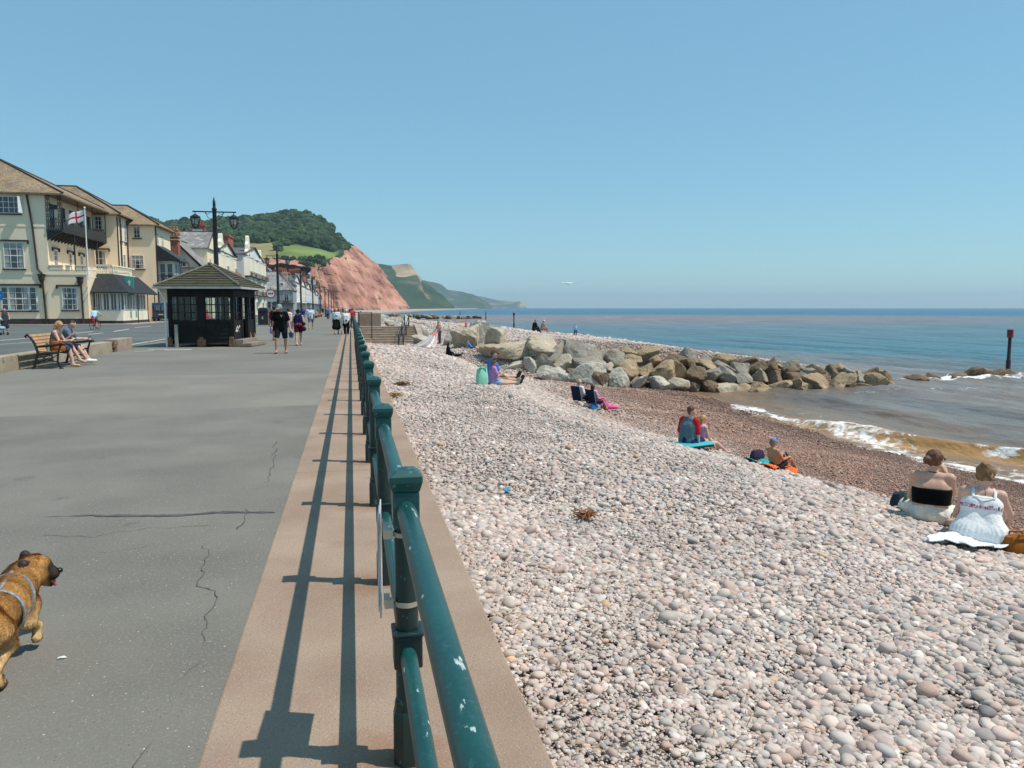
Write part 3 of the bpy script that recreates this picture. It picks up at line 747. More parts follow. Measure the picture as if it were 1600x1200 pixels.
def hill_at(t, s):
    i = min(int(t*(n_t-1)), n_t-1); j = min(int(s/5*(n_s-1)), n_s-1); return HP[i, j]
nsk = len(SKY)
for _ in range(5200):
    u = random.uniform(-120, 552); s = random.random()
    t = np.interp(u, ufr, np.arange(nsk))/(nsk-1)
    r0 = random.random()
    if r0 < .70:
        sv = 2.0+2.05*random.random()
        if u > 520 and random.random() < .5: continue
        big = random.uniform(4.2, 8.5)
        if u > 520: big *= .55
    else:
        sv = random.uniform(.05, 1.0) if u > 380 else random.uniform(.3, 2.0)
        if u > 485 and sv < .6 and random.random() < .8: continue
        if 455 < u < 512 and .6 < sv < .88: continue
        if u > 512: continue
        big = random.uniform(2.0, 4.5) if u > 380 else random.uniform(4, 7.5)
    p = hill_at(t, sv)
    g = random.random(); br = .40+1.05*random.random()
    c_ = (np.array([.020, .044, .020])*(1-g)+np.array([.045, .070, .026])*g)*br
    if sv < 1 and u > 440: c_ = c_*1.25
    pts.append((p[0], p[1], p[2]+big*.55)); szs.append((big, big, big*random.uniform(.75, 1.0))); cls.append(c_)
for u_ in np.linspace(434, 446, 12):                      # the hedge between the two fields
    t = np.interp(u_, ufr, np.arange(nsk))/(nsk-1); p = hill_at(t, random.uniform(1.55, 2.0)); b = random.uniform(3, 6)
    pts.append((p[0], p[1], p[2]+b*.5)); szs.append((b, b, b)); cls.append(np.array([.045, .08, .028]))
tag(crowns(pts, szs, 'wood', cls), kind='stuff')

def headland(name, sky_, y_top, y_foot, foot_du, colf, amp, seed, nscale, back=600):
    cols = []
    for u, v in sky_:
        tp_ = D(u, v, y_top); ft = D(u+foot_du*(481.5-v)/60, 481.5, y_foot); ft.z = -5
        if ft.z > tp_.z: tp_.z = ft.z+2
        cols.append([ft, ft.lerp(tp_, .33), ft.lerp(tp_, .66)+Vector((0, 0, (tp_.z-ft.z)*.03)), tp_, tp_+Vector((-back*.3, back, -tp_.z*.25))])
    P, Q, c = ruled(cols, 200, 90, amp, nscale, seed, colf)
    o = mesh_np(name, P.reshape(-1, 3), Q, earth, smooth=False, colors={'tint': c.reshape(-1, 3)}); tag(o, kind='structure'); return P
def scrub(u0, u1, cap=None):
    def f(T, S, P, d):
        g = np.array([.035, .062, .024]); tan = np.array([.30, .22, .14]); pk = np.array([.36, .20, .14])
        n = fbm(P[..., 0]*.008, P[..., 1]*.008, P[..., 2]*.02, 4); n2 = fbm(P[..., 0]*.02+9, P[..., 1]*.02, P[..., 2]*.03, 3)
        w = .75*sstep(.2, .7, n+.2*(S < 2.2)-.1)[..., None]*(S < 3)[..., None]
        k = sstep(.1, .5, n2)[..., None]
        c = g*(1+.35*n2[..., None])*(1-w)+(tan*(1-k)+pk*k)*w
        if cap:
            q = (sstep(cap[0], cap[0]+.02, T)*(1-sstep(cap[1]-.02, cap[1], T))*sstep(cap[2], cap[2]+.08, S+.08*n2)*(1-sstep(2.93, 3.0, S)))[..., None]
            c = c*(1-q)+np.array([.40, .29, .18])*(1+.3*n2[..., None]-.15*strata(P, .2)[..., None])*q
        return c
    return f
headland('headland', [(560, 411), (575, 411), (586, 410), (600, 412), (612, 413), (625, 412), (638, 411), (643, 412), (648, 422), (653, 434), (663, 442), (676, 453), (689, 465), (699, 475), (704, 481)], 2600, 2250, 14, scrub(0, 1, (.27, .62, 2.05)), 18, 21, 170)
headland('headland', [(640, 432), (660, 437), (675, 441), (690, 446), (700, 454), (718, 457), (735, 461), (748, 466), (760, 473), (770, 481)], 5000, 4600, 10, scrub(0, 1), 30, 33, 400, 1500)
headland('headland', [(735, 462), (755, 464), (772, 467), (790, 470), (803, 471), (812, 470), (818, 474), (823, 481)], 8200, 7600, 6, scrub(0, 1, (.78, .98, 1.2)), 40, 41, 700, 2500)

# ---------------------------------------------------------------- the air
hz = MB(); hz.box(-2600, 12500, -3200, 15500, -40, 270)
hm = bpy.data.materials.new('sea_air'); hm.use_nodes = True
hn = hm.node_tree
for n in list(hn.nodes):
    if n.type == 'BSDF_PRINCIPLED': hn.nodes.remove(n)
pv = hn.nodes.new('ShaderNodeVolumePrincipled'); pv.inputs['Color'].default_value = (.66, .84, .97, 1); pv.inputs['Density'].default_value = 1.1e-4; pv.inputs['Anisotropy'].default_value = .2
hn.links.new(pv.outputs[0], hn.nodes['Material Output'].inputs['Volume'])
hazeo = hz.build('haze', hm); tag(hazeo, kind='stuff')
# ================================================================ buildings along the road
cream = M('cream_render', (.87, .70, .49), .9, 0, .25, .12, 12, col2=(.91, .76, .55), dist=.01, spec=.15, extra=overlay_spots(.9, (.74, .60, .41), .60, .8, stretch=(1, 1, .25)))
cream_pale = M('pale_cream_render', (.78, .72, .56), .9, 0, .3, .1, 12, col2=(.83, .77, .62), dist=.01, spec=.15, extra=overlay_spots(1.2, (.58, .52, .40), .62, .8, stretch=(1, 1, .25)))
white_wall = M('white_render', (.68, .68, .66), .9, .06, .3, .1, 12, dist=.01, spec=.15, extra=overlay_spots(1.2, (.56, .56, .54), .62, .8, stretch=(1, 1, .25)))
pink_wall = M('pink_render', (.60, .40, .35), .9, .08, .4, spec=.15)
grey_wall = M('grey_render', (.30, .32, .33), .9, .08, .4, spec=.15)
beige_wall = M('beige_render', (.55, .43, .32), .9, .08, .4, spec=.15)
brick = M('red_brick', (.30, .085, .05), .9, 0, 3, .3, 25, col2=(.40, .13, .08), dist=.01, extra=overlay_spots(4, (.22, .08, .06), .55, .7))
dark_trim = M('dark_trim', (.045, .03, .027), .6, .2, 3)
black_paint = M('black_paint', (.018, .018, .02), .45, .3, 5)
white_trim = M('white_trim', (.74, .74, .70), .6, .06, 4)
pane_m = M('dark_pane', (.035, .04, .05), .06, .5, .8, spec=.8)
curtain_m = M('net_curtain', (.36, .35, .32), .9, .2, 5)
pot_m = M('chimney_terracotta', (.55, .22, .11), .85, .15, 4)
awn_m = M('black_awning', (.022, .024, .025), .7, .3, 3, .2, 8)
blue_shop = M('blue_paint', (.05, .09, .22), .6, .1, 3)
def roof_mat(name, a, b, moss):
    def lines(nt, tc, out):
        N, L = nt.nodes, nt.links
        br = N.new('ShaderNodeTexBrick'); br.inputs['Scale'].default_value = 2.2; br.inputs['Mortar Size'].default_value = .03
        br.inputs['Color1'].default_value = (.78, .78, .78, 1); br.inputs['Color2'].default_value = (1.2, 1.2, 1.2, 1); br.inputs['Mortar'].default_value = (.45, .45, .45, 1)
        mp = N.new('ShaderNodeMapping'); mp.inputs['Rotation'].default_value = (R(90), 0, 0)
        cb = N.new('ShaderNodeCombineXYZ'); se = N.new('ShaderNodeSeparateXYZ'); L.new(tc.outputs['Object'], se.inputs[0])
        ad = N.new('ShaderNodeMath'); ad.operation = 'ADD'; L.new(se.outputs[0], ad.inputs[0]); L.new(se.outputs[1], ad.inputs[1])
        L.new(ad.outputs[0], cb.inputs[0]); L.new(se.outputs[2], cb.inputs[1])
        L.new(cb.outputs[0], br.inputs['Vector'])
        mx = N.new('ShaderNodeMix'); mx.data_type = 'RGBA'; mx.blend_type = 'MULTIPLY'; mx.inputs['Factor'].default_value = 1
        L.new(out, mx.inputs['A']); L.new(br.outputs['Color'], mx.inputs['B']); return mx.outputs['Result']
    return M(name, a, .9, 0, .5, .4, 6, col2=b, dist=.02, spec=.2, extra=chain(overlay_spots(1.1, moss, .52, .66), lines))
tile_m = roof_mat('weathered_tiles', (.24, .175, .12), (.34, .26, .17), (.36, .24, .13))
slate_m = roof_mat('grey_slate', (.22, .215, .21), (.30, .295, .28), (.42, .40, .36))
slate_dark = roof_mat('dark_slate', (.10, .105, .12), (.15, .155, .17), (.17, .17, .17))
red_tile = roof_mat('red_tiles', (.20, .085, .06), (.28, .13, .09), (.19, .11, .08))

def fbox(mb, face, at, a, s0, s1, n0, n1, z0, z1, mi=0):
    if face == 'S': mb.box(a+s0, a+s1, at-n1, at-n0, z0, z1, mi)
    else: mb.box(at+n0, at+n1, a+s0, a+s1, z0, z1, mi)
def window(par, face, at, a, z0, z1, w, nx=2, ny=2, frame=None, hood=False, sill=True, fw=.07, sash=False):
    frame = frame or white_trim; mb = MB(); h = z1-z0
    fbox(mb, face, at, a, -w/2, -w/2+fw, .002, .07, z0, z1); fbox(mb, face, at, a, w/2-fw, w/2, .002, .07, z0, z1)
    fbox(mb, face, at, a, -w/2+fw, w/2-fw, .002, .068, z0, z0+fw); fbox(mb, face, at, a, -w/2+fw, w/2-fw, .002, .068, z1-fw, z1)
    for i in range(1, nx):
        x = -w/2+w*i/nx; fbox(mb, face, at, a, x-.025, x+.025, .012, .055, z0+fw, z1-fw)
    for j in range(1, ny):
        z = z0+h*j/ny; t = .05 if sash and j == ny//2 else .022; fbox(mb, face, at, a, -w/2+fw, w/2-fw, .012, .05, z-t, z+t)
    o = mb.build('window', frame, par)
    mb = MB(); fbox(mb, face, at, a, -w/2+.02, w/2-.02, .004, .02, z0+.02, z1-.02); mb.build('pane', pane_m, o)
    if w > .75 and random.random() < .55:
        mb = MB(); q = random.uniform(.10, .24)*w; fbox(mb, face, at, a, -w/2+.06, -w/2+.06+q, .0205, .026, z0+.06, z1-.06); fbox(mb, face, at, a, w/2-.06-q, w/2-.06, .0205, .026, z0+.06, z1-.06)
        if random.random() < .4: fbox(mb, face, at, a, -w/2+.07+q, w/2-.07-q, .0205, .025, z1-.06-h*random.uniform(.15, .45), z1-.06)
        mb.build('curtain', curtain_m, o)
    if sill:
        mb = MB(); fbox(mb, face, at, a, -w/2-.12, w/2+.12, .002, .16, z0-.13, z0-.01); mb.build('sill', dark_trim, o)
    if hood:
        mb = MB(); fbox(mb, face, at, a, -w/2-.45, w/2+.45, .002, .16, z1+.12, z1+.25)
        for s in (-1, 1): fbox(mb, face, at, a, s*(w/2+.40)-.06, s*(w/2+.40)+.06, .004, .15, z1-.12, z1+.118)
        mb.build('hood', dark_trim, o)
    return o
def hip_roof(par, x0, x1, y0, y1, ze, zr, m, hx0=0., hx1=0., hy0=0., hy1=0., axis='x', over=.35, th=.16, name='roof'):
    x0 -= over; x1 += over; y0 -= over; y1 += over
    if axis == 'x': ym = (y0+y1)/2; A, B = (x0+hx0, ym, zr), (x1-hx1, ym, zr)
    else: xm = (x0+x1)/2; A, B = (xm, y0+hy0, zr), (xm, y1-hy1, zr)
    c = [(x0, y0, ze), (x1, y0, ze), (x1, y1, ze), (x0, y1, ze)]; b = [(p[0], p[1], ze-th) for p in c]
    if axis == 'x': top = [(0, 1, 9, 8), (1, 2, 9), (2, 3, 8, 9), (3, 0, 8)]
    else: top = [(0, 1, 8), (1, 2, 9, 8), (2, 3, 9), (3, 0, 8, 9)]
    if axis == 'x': top = [t for t, k in zip(top, (1, hx1, 1, hx0)) if k]
    else: top = [t for t, k in zip(top, (hy0, 1, hy1, 1)) if k]
    mb = MB(); mb.add(c+b+[A, B], top+[(4, 5, 1, 0), (5, 6, 2, 1), (6, 7, 3, 2), (7, 4, 0, 3), (7, 6, 5, 4)])
    r = mb.build(name, m, par)
    rc = MB()
    for p, q in ((A, B), (c[0], A), (c[1], B if axis == 'x' else A), (c[2], B)):
        rc.tube([Vector(p)+Vector((0, 0, .04)), Vector(q)+Vector((0, 0, .04))], .09, 6)
    rc.build('ridge', dark_trim, r)
    return r
def chimney(par, x, y, z0, z1, w, d, m, npot=4, capm=None, band=True):
    mb = MB(); mb.box(x-w/2, x+w/2, y-d/2, y+d/2, z0, z1)
    if band:
        mb.box(x-w/2-.09, x+w/2+.09, y-d/2-.09, y+d/2+.09, z1-.62, z1-.5); mb.box(x-w/2-.12, x+w/2+.12, y-d/2-.12, y+d/2+.12, z1-.18, z1+.02)
    c = mb.build('chimney', m, par, bevel=.012)
    for k in range(npot):
        px_ = x+(-w/2+w*(k+.5)/npot) if w >= d else x; py_ = y if w >= d else y+(-d/2+d*(k+.5)/npot)
        p = MB(); p.lathe([(.13, z1), (.12, z1+.45), (.17, z1+.5), (.17, z1+.58), (.11, z1+.6)], (px_, py_, 0), 8); p.build('chimney_pot', pot_m, c, smooth=40)
    return c
def xu(u, Y): return D(u, 481, Y).x
def yu(u, X):
    d = ray(u, 481); return X/d[0]*d[1]
def zv(v, X, Y):
    dd = X*_sa+Y*_ca; return EYE+(481-v)/1200*dd

# ---- the big cream hotel at the corner
YA = 81.7
H = thing('hotel', 'large cream rendered corner hotel with tiled roofs, dark ironwork balcony and black veranda awning', 'hotel', (-30, 84, 0))
H.location = (0, 0, 0)
XA, XG = -28.2, -24.9
mb = MB()
mb.box(-52, XA, YA, 99, 0, 12.25); mb.box(XA, XG, YA+.004, 95.9, 0, 4.85)
mb.box(-36, -25.87, 95.9, 108, 0, 12.05); mb.box(-34, -22.86, 100.3, 108.4, 0, 11.35)
mb.box(-52, XG+.03, YA-.035, YA, 4.74, 4.88); mb.box(-52, XA+.03, YA-.035, YA, 9.25, 9.38)
# castellated parapet of the terrace
mb.box(XA+.0, XG-.001, YA+.006, YA+.28, 4.85, 5.25); mb.box(XG-.28, XG-.001, YA+.285, 95.9, 4.85, 5.25)
for a, b in ((-28.15, -27.0), (-26.75, -26.35), (-25.85, -25.3), (-25.2, -24.86)):
    mb.box(a, b, YA-.02, YA+.30, 5.25, 5.62); mb.box(a-.05, b+.05, YA-.06, YA+.34, 5.62, 5.70)
for k in range(6):
    y = 83.6+k*2.1; mb.box(XG-.30, XG+.02, y, y+1.1, 5.25, 5.62)
mb.build('wall', cream, H)
mb = MB(); mb.box(-52, XG+.02, YA-.03, YA-.002, 0, .55); mb.box(XG+.002, XG+.03, YA, 83, 0, .55); mb.build('plinth', dark_trim, H)
hip_roof(H, -60, -26.9, YA-.05, 97, 12.4, 17.0, tile_m, hx1=9.0, over=.45)
hip_roof(H, -37, -25.7, 95.9, 108.2, 12.2, 16.0, tile_m, hx1=6.5, hx0=2, over=.45)
hip_roof(H, -35, -22.7, 100.3, 109, 11.5, 14.2, tile_m, hx1=4.6, hx0=2, over=.45)
def xs_(u): return xu(u, YA)
window(H, 'S', YA, xs_(24), 10.45, 12.05, 1.85, 4, 3)
for s in (-1, 1):                                        # casements standing open
    mb = MB(); x = xs_(24)+s*.98
    mb.obox((x+s*.12, YA-.35, 11.25), (.06, .62, 1.5), R(-s*22)); mb.build('casement', white_trim, H)
window(H, 'S', YA, xs_(27), 5.3, 7.75, 1.75, 3, 4, hood=True, sash=True)
window(H, 'S', YA, xs_(31), 1.35, 3.6, 1.75, 3, 4, hood=False, sash=True)
window(H, 'S', YA, xs_(31)-1.22, 1.35, 3.6, .62, 1, 4); window(H, 'S', YA, xs_(31)+1.22, 1.35, 3.6, .62, 1, 4)
mb = MB(); fbox(mb, 'S', YA, xs_(31), -2.0, 2.0, .002, .18, 3.72, 3.86)
for s in (-1, 1): fbox(mb, 'S', YA, xs_(31), s*1.9-.07, s*1.9+.07, .004, .16, 3.5, 3.718)
mb.build('hood', dark_trim, H)
window(H, 'S', YA, xs_(110), 1.4, 3.55, 1.35, 3, 4, hood=True, sash=True)
# first floor doors on to the terrace, and top-floor windows under the balcony roof
for y, w, nx in ((83.6, .9, 2), (87.6, .8, 1), (91.0, .8, 2)): window(H, 'E', XA, y, 5.2, 7.2, w, nx, 4, hood=True, sill=False)
for y in (83.2, 86.2, 88.6, 91.6, 94): window(H, 'E', XA, y, 9.4, 11.6, 1.0, 2, 3, frame=dark_trim, sill=False)
for y in (97.4, 99.2): window(H, 'E', -25.87, y, 9.3, 11.3, .85, 2, 3)
window(H, 'E', -25.87, 98.3, 5.6, 7.8, .9, 2, 3)
XB = lambda u: xu(u, 95.9)
window(H, 'S', 95.9, XB(160.5), zv(361, XB(160), 95.9), zv(341, XB(160), 95.9), .85, 2, 3)
window(H, 'S', 95.9, XB(158.5), zv(418, XB(160), 95.9), zv(393, XB(160), 95.9), 1.5, 2, 2, hood=True)
XC = lambda u: xu(u, 100.3)
window(H, 'S', 100.3, XC(219.5), zv(374, XC(219), 100.3), zv(356, XC(219), 100.3), .8, 2, 3)
window(H, 'S', 100.3, XC(218.5), zv(421, XC(219), 100.3), zv(400, XC(219), 100.3), 1.4, 3, 3)
for y in (101.4, 104): window(H, 'E', -22.86, y, 8.6, 10.6, .8, 2, 3)
# balcony: boarded floor on brackets, lattice iron front
mb = MB(); mb.box(XA+.002, -26.75, YA-.1, 95.2, 8.85, 9.02)
for k in range(16):
    y = YA+k*.9; mb.prism([(XA+.003, 8.0), (XA+.003, 8.84), (-26.8, 8.84)], 'y', y, y+.08)
for y in (YA+3.2, YA+6.8, YA+10.2): mb.box(-26.95, -26.83, y, y+.12, 5.3, 8.85)
bal = mb.build('balcony', black_paint, H)
mb = MB()
def lat(mb, p, q, z0, z1, n, r=.022):
    p = Vector(p); q = Vector(q)
    for i in range(n+1):
        a = p.lerp(q, i/n); mb.tube([(a.x, a.y, z0), (a.x, a.y, z1)], r, 4)
        if i < n:
            b = p.lerp(q, (i+1)/n)
            m_ = int(max(1, (z1-z0)/.5))
            for j in range(m_):
                za, zc = z0+(z1-z0)*j/m_, z0+(z1-z0)*(j+1)/m_
                mb.tube([(a.x, a.y, za), (b.x, b.y, zc)], r*.8, 4); mb.tube([(a.x, a.y, zc), (b.x, b.y, za)], r*.8, 4)
    for z in (z0, z1): mb.tube([(p.x, p.y, z), (q.x, q.y, z)], r*1.3, 4)
for a, b in ((XA+.05, XA+.40), (-27.1, -26.78)): lat(mb, (a, YA-.06, 0), (b, YA-.06, 0), 9.02, 12.2, 2)
lat(mb, (XA+.4, YA-.06, 0), (-27.1, YA-.06, 0), 9.02, 10.1, 3); lat(mb, (-26.78, YA-.06, 0), (-26.78, 95.1, 0), 9.02, 10.05, 26)
for y in (86.2, 90.6, 95.0): mb.tube([(-26.78, y, 9.02), (-26.78, y, 12.2)], .05, 6)
mb.box(XA+.45, -27.15, YA-.08, YA-.03, 10.9, 11.35)
mb.build('balcony_railing', black_paint, bal)
mb = MB(); mb.box(-26.80, -26.74, YA, 95.1, 9.03, 9.75); mb.build('balcony_panel', M('tarred_board', (.035, .033, .032), .8, .3, 4), bal)
# veranda with awning and glazed front
VX, VY = -22.2, 83.0
mb = MB(); mb.box(XG+.035, VX, VY, 93.2, 0, 1.3); mb.box(XG+.035, VX-.02, VY+.02, 93.2, 3.1, 3.3); mb.box(XG+.036, VX-1.25, VY+1.65, 93.19, 3.3, 4.9); mb.build('veranda', cream_pale, H)
mb = MB(); mb.box(XG+.036, VX+.03, VY-.03, 93.21, 0, .32); mb.build('plinth', dark_trim, H)
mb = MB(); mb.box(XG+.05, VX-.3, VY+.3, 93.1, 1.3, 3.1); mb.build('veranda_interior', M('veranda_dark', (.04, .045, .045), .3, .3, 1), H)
for k in range(4): window(H, 'S', VY+.25, XG+.5+k*.68, 1.32, 3.1, .66, 2 if k else 3, 1, sill=False, fw=.09)
for k in range(9): window(H, 'E', VX-.25, VY+.62+k*1.06, 1.32, 3.1, 1.04, 2, 1, sill=False, fw=.16)
mb = MB()
a0, a1 = VX+.75, VY-.75
mb.add([(XG+.04, a1, 3.15), (a0, a1, 3.15), (a0, 94.2, 3.15), (XG+.04, VY+1.6, 5.0), (VX-1.2, VY+1.6, 5.0), (VX-1.2, 94.2, 5.0), (XG+.04, a1, 3.02), (a0, a1, 3.02), (a0, 94.2, 3.02)],
       [(0, 1, 4, 3), (1, 2, 5, 4), (0, 6, 7, 1), (1, 7, 8, 2), (6, 0, 3), (2, 8, 5)])
mb.build('awning', awn_m, H)
for y in (86, 90, 93.1):
    mb = MB(); mb.tube([(a0-.08, y, 0), (a0-.08, y, 3.1)], .05, 6); mb.build('veranda_post', dark_trim, H)
mb = MB(); z0 = 4.98; X1 = VX-1.2
mb.box(XG+.04, X1, VY+1.62, VY+1.8, z0, z0+.12); mb.box(XG+.04, X1, VY+1.6, VY+1.82, z0+.82, z0+.95)
for k in range(10): mb.lathe([(.05, 0), (.075, .15), (.045, .4), (.07, .6), (.05, .7)], (XG+.2+k*.19, VY+1.71, z0+.12), 6)
for k in range(20): mb.lathe([(.05, 0), (.075, .15), (.045, .4), (.07, .6), (.05, .7)], (X1-.1, VY+2.0+k*.36, z0+.12), 6)
mb.box(X1-.19, X1-.01, VY+1.82, 93, z0, z0+.12); mb.box(X1-.2, X1, VY+1.82, 93, z0+.82, z0+.95)
mb.build('balustrade', cream_pale, H)
for pts in ([(xs_(53), YA-.1, 12.2), (xs_(54.5), YA-.1, 11.4), (xs_(59), YA-.1, 9.2), (xs_(63), YA-.1, 5.3), (xs_(69), YA-.1, 4.9), (xs_(69.5), YA-.1, 4.3), (xs_(72), YA-.1, 0)], [(xs_(129), YA-.1, 4.2), (xs_(130), YA-.1, .0)]):
    p = MB(); p.tube(pts, .09, 6); p.build('drainpipe', dark_trim, H)
for u, z in ((69.5, 4.4), (129, 4.15)):
    p = MB(); p.lathe([(.1, -.5), (.28, -.1), (.3, .25), (.36, .3), (.36, .42)], (xs_(u), YA-.3, z), 6); p.build('rain_hopper', dark_trim, H, bevel=.01)
for x, y in ((-25.75, 97.0), (-25.75, 99.7), (-22.75, 100.4), (-25.8, 96)):
    p = MB(); p.tube([(x, y, .3 if x > -24 else 4.8), (x, y, 11.9)], .08, 6); p.build('drainpipe', dark_trim, H)
# bay with black hood roof and balcony on the far side of the hotel
mb = MB(); mb.box(-22.855, -21.0, 101.2, 105.2, 4.4, 7.3); mb.build('bay', white_trim, H)
for y in (101.9, 103.2, 104.5): window(H, 'E', -21.0, y, 4.7, 7.0, 1.1, 2, 2, sill=False)
for x in (-22.3, -21.5): window(H, 'S', 101.2, x, 4.7, 7.0, .7, 1, 2, sill=False)
mb = MB(); mb.add([(-22.85, 100.5, 9.2), (-22.85, 105.8, 9.2), (-20.2, 105.8, 7.4), (-20.2, 100.5, 7.4), (-22.85, 100.5, 7.3), (-22.85, 105.8, 7.3), (-20.2, 105.8, 7.25), (-20.2, 100.5, 7.25)], [(0, 1, 2, 3), (4, 7, 6, 5), (0, 3, 7, 4), (1, 5, 6, 2), (3, 2, 6, 7)])
mb.box(-22.85, -20.2, 100.4, 105.9, 4.0, 4.4)
lat(mb, (-20.2, 100.45, 0), (-20.2, 105.8, 0), 4.4, 5.5, 9, .03); lat(mb, (-22.8, 100.45, 0), (-20.2, 100.45, 0), 4.4, 5.5, 5, .03)
for y in (100.45, 105.8): mb.tube([(-20.2, y, 4.4), (-20.2, y, 7.3)], .06, 5)
mb.build('bay_roof', black_paint, H)

# ---- a flat fronted shop beyond the hotel
t = thing('shop', 'low flat roofed shop with a dark fascia beyond the cream hotel', 'shop')
mb = MB(); mb.box(-30, -20.6, 108.6, 121, 0, 4.2); mb.build('wall', beige_wall, t)
mb = MB(); mb.box(-30.1, -20.3, 108.3, 121.2, 4.2, 5.0); mb.build('fascia', dark_trim, t)
mb = MB(); mb.box(-29.5, -20.9, 108.4, 108.58, 2.6, 4.1); mb.build('shop_window', white_trim, t)
for x in (-27.6, -25.2, -22.8): window(t, 'S', 108.4, x, 2.8, 3.9, 1.7, 1, 1, sill=False)
for y in (110.2, 113, 116, 119): window(t, 'E', -20.6, y, .8, 3.4, 2.0, 2, 2)

def house(label, x0, x1, y0, y1, ze, zr, wm, rm, axis='x', hips=(0, 0, 0, 0), rowsE=(), rowsS=(), chim=(), gable=None, extra=None, nx=2, ny=2, name='house', group=None):
    t = thing(name, label, 'house', (0, 0, 0), 0, group)
    mb = MB(); mb.box(x0, x1, y0, y1, 0, ze)
    if axis == 'x' and not hips[0] and not hips[1]:
        ym = (y0+y1)/2; mb.prism([(y0, ze), (y1, ze), (ym, zr-.1)], 'x', x0+.02, x1-.02)
    if axis == 'y' and not hips[2] and not hips[3]:
        xm = (x0+x1)/2; mb.prism([(x0, ze), (x1, ze), (xm, zr-.1)], 'y', y0+.0, y1-.02)
    mb.build('wall', wm, t)
    r = hip_roof(t, x0, x1, y0, y1, ze+.15, zr+.1, rm, *hips, axis=axis, over=.25)
    for z0, z1, w, n in rowsE:
        for k in range(n): window(t, 'E', x1, y0+(y1-y0)*(k+.5)/n, z0, z1, w, nx, ny)
    for z0, z1, w, n in rowsS:
        for k in range(n): window(t, 'S', y0, x0+(x1-x0)*(k+.5)/n, z0, z1, w, nx, ny)
    for c in chim: chimney(r, *c)
    return t
def bay_column(t, x1, y, w, z0, z1, m, top=True):
    mb = MB(); p = [(x1, y-w/2), (x1+.9, y-w/2+.5), (x1+.9, y+w/2-.5), (x1, y+w/2)]
    mb.prism([(a, b) for a, b in p], 'z', z0, z1)
    b = mb.build('bay', m, t)
    z = z0+.7
    while z+1.9 < z1:
        window(t, 'E', x1+.9, y, z, z+1.9, w-1.2, 2, 2, sill=False); z += 3.1
    if top:
        mb = MB(); mb.prism([(a+(.12 if a > x1 else 0), c) for a, c in p], 'z', z1+.002, z1+.22); mb.build('cornice', white_trim, b)
def dutch_gable(t, x1, y, w, z0, z1, m):
    mb = MB(); h = z1-z0
    pr = [(-w/2, 0), (w/2, 0), (w/2, h*.18), (w*.40, h*.30), (w*.30, h*.36), (w*.27, h*.58), (w*.15, h*.72), (w*.10, h*.95), (0, h), (-w*.10, h*.95), (-w*.15, h*.72), (-w*.27, h*.58), (-w*.30, h*.36), (-w*.40, h*.30), (-w/2, h*.18)]
    mb.prism([(y+a, z0+b) for a, b in pr], 'x', x1-.5, x1+.12); mb.build('gable', m, t)
    window(t, 'E', x1+.12, y, z0+h*.15, z0+h*.5, 1.0, 2, 2)

# brick stack and cream gable
Y1 = 122
xa, xb, ap = xu(228, Y1), xu(317, Y1), xu(270, Y1)
h1 = house('cream gabled house with a huge red brick chimney of many pots', xa, xb, Y1, 137, zv(420, xb, Y1), zv(374, ap, Y1), cream_pale, slate_m, 'y')
window(h1, 'S', Y1, xu(288, Y1), zv(418, xb, Y1), zv(405, xb, Y1), 1.05, 2, 2)
cx = xu(269, 119.5)
c1 = chimney(h1, cx, 120.6, .0, zv(362, cx, 120), 2.15, 1.5, brick, 5, band=True)
mb = MB()
for z in (365, 371, 376): zz_ = zv(z, cx, 120); mb.box(cx-1.2, cx+1.2, 119.7, 121.5, zz_-.12, zz_+.06)
for k in range(6): mb.box(cx-1.13+k*.4, cx-.9+k*.4, 119.66, 119.84, zv(368, cx, 120)-.2, zv(368, cx, 120)+.25)
mb.build('corbel', M('buff_brick', (.52, .33, .2), .9, .15, 4), c1)
Y2 = 141
h2 = house('cream house with patchy grey slate roof and red ridge behind the shelter', xu(283, Y2), xu(328, Y2), Y2, Y2+10, zv(404, xu(300, Y2), Y2), zv(385, xu(300, Y2), Y2), cream_pale, slate_m, 'x', rowsE=((1, 3, 1.2, 2), (4.2, 6.2, 1.2, 2)), rowsS=((6.2, 7.8, 1.0, 2),))
Y3 = 156
h3 = house('tall cream house with a steep gable between two chimneys', xu(281, Y3), xu(306, Y3), Y3, Y3+12, zv(386, xu(294, Y3), Y3), zv(360, xu(294, Y3), Y3), cream_pale, red_tile, 'y')
window(h3, 'S', Y3, xu(284.6, Y3), zv(387, xu(285, Y3), Y3), zv(381, xu(285, Y3), Y3), 1.0, 2, 1)
h4 = house('pale house with a rendered chimney capped in red brick', xu(306, Y3), xu(336, Y3), Y3+1, Y3+13, zv(386, xu(315, Y3), Y3), zv(369, xu(315, Y3), Y3), cream_pale, slate_m, 'x')
cx = xu(315, Y3); c2 = chimney(h4, cx, Y3+.2, zv(392, cx, Y3), zv(360.5, cx, Y3), 2.1, 1.3, cream_pale, 0, band=False)
mb = MB(); za = zv(360.4, cx, Y3); mb.box(cx-1.15, cx+1.15, Y3-.5, Y3+.9, za, za+.55); mb.box(cx-1.3, cx+1.3, Y3-.62, Y3+1.02, za+.55, za+.78); mb.box(cx+.85, cx+1.12, Y3-.48, Y3+.88, zv(391, cx, Y3), za)
for k in range(4): mb.lathe([(.17, za+.78), (.15, za+1.3), (.2, za+1.4), (.2, za+1.5)], (cx-.75+k*.5, Y3+.2, 0), 8)
mb.build('chimney_cap', brick, c2)
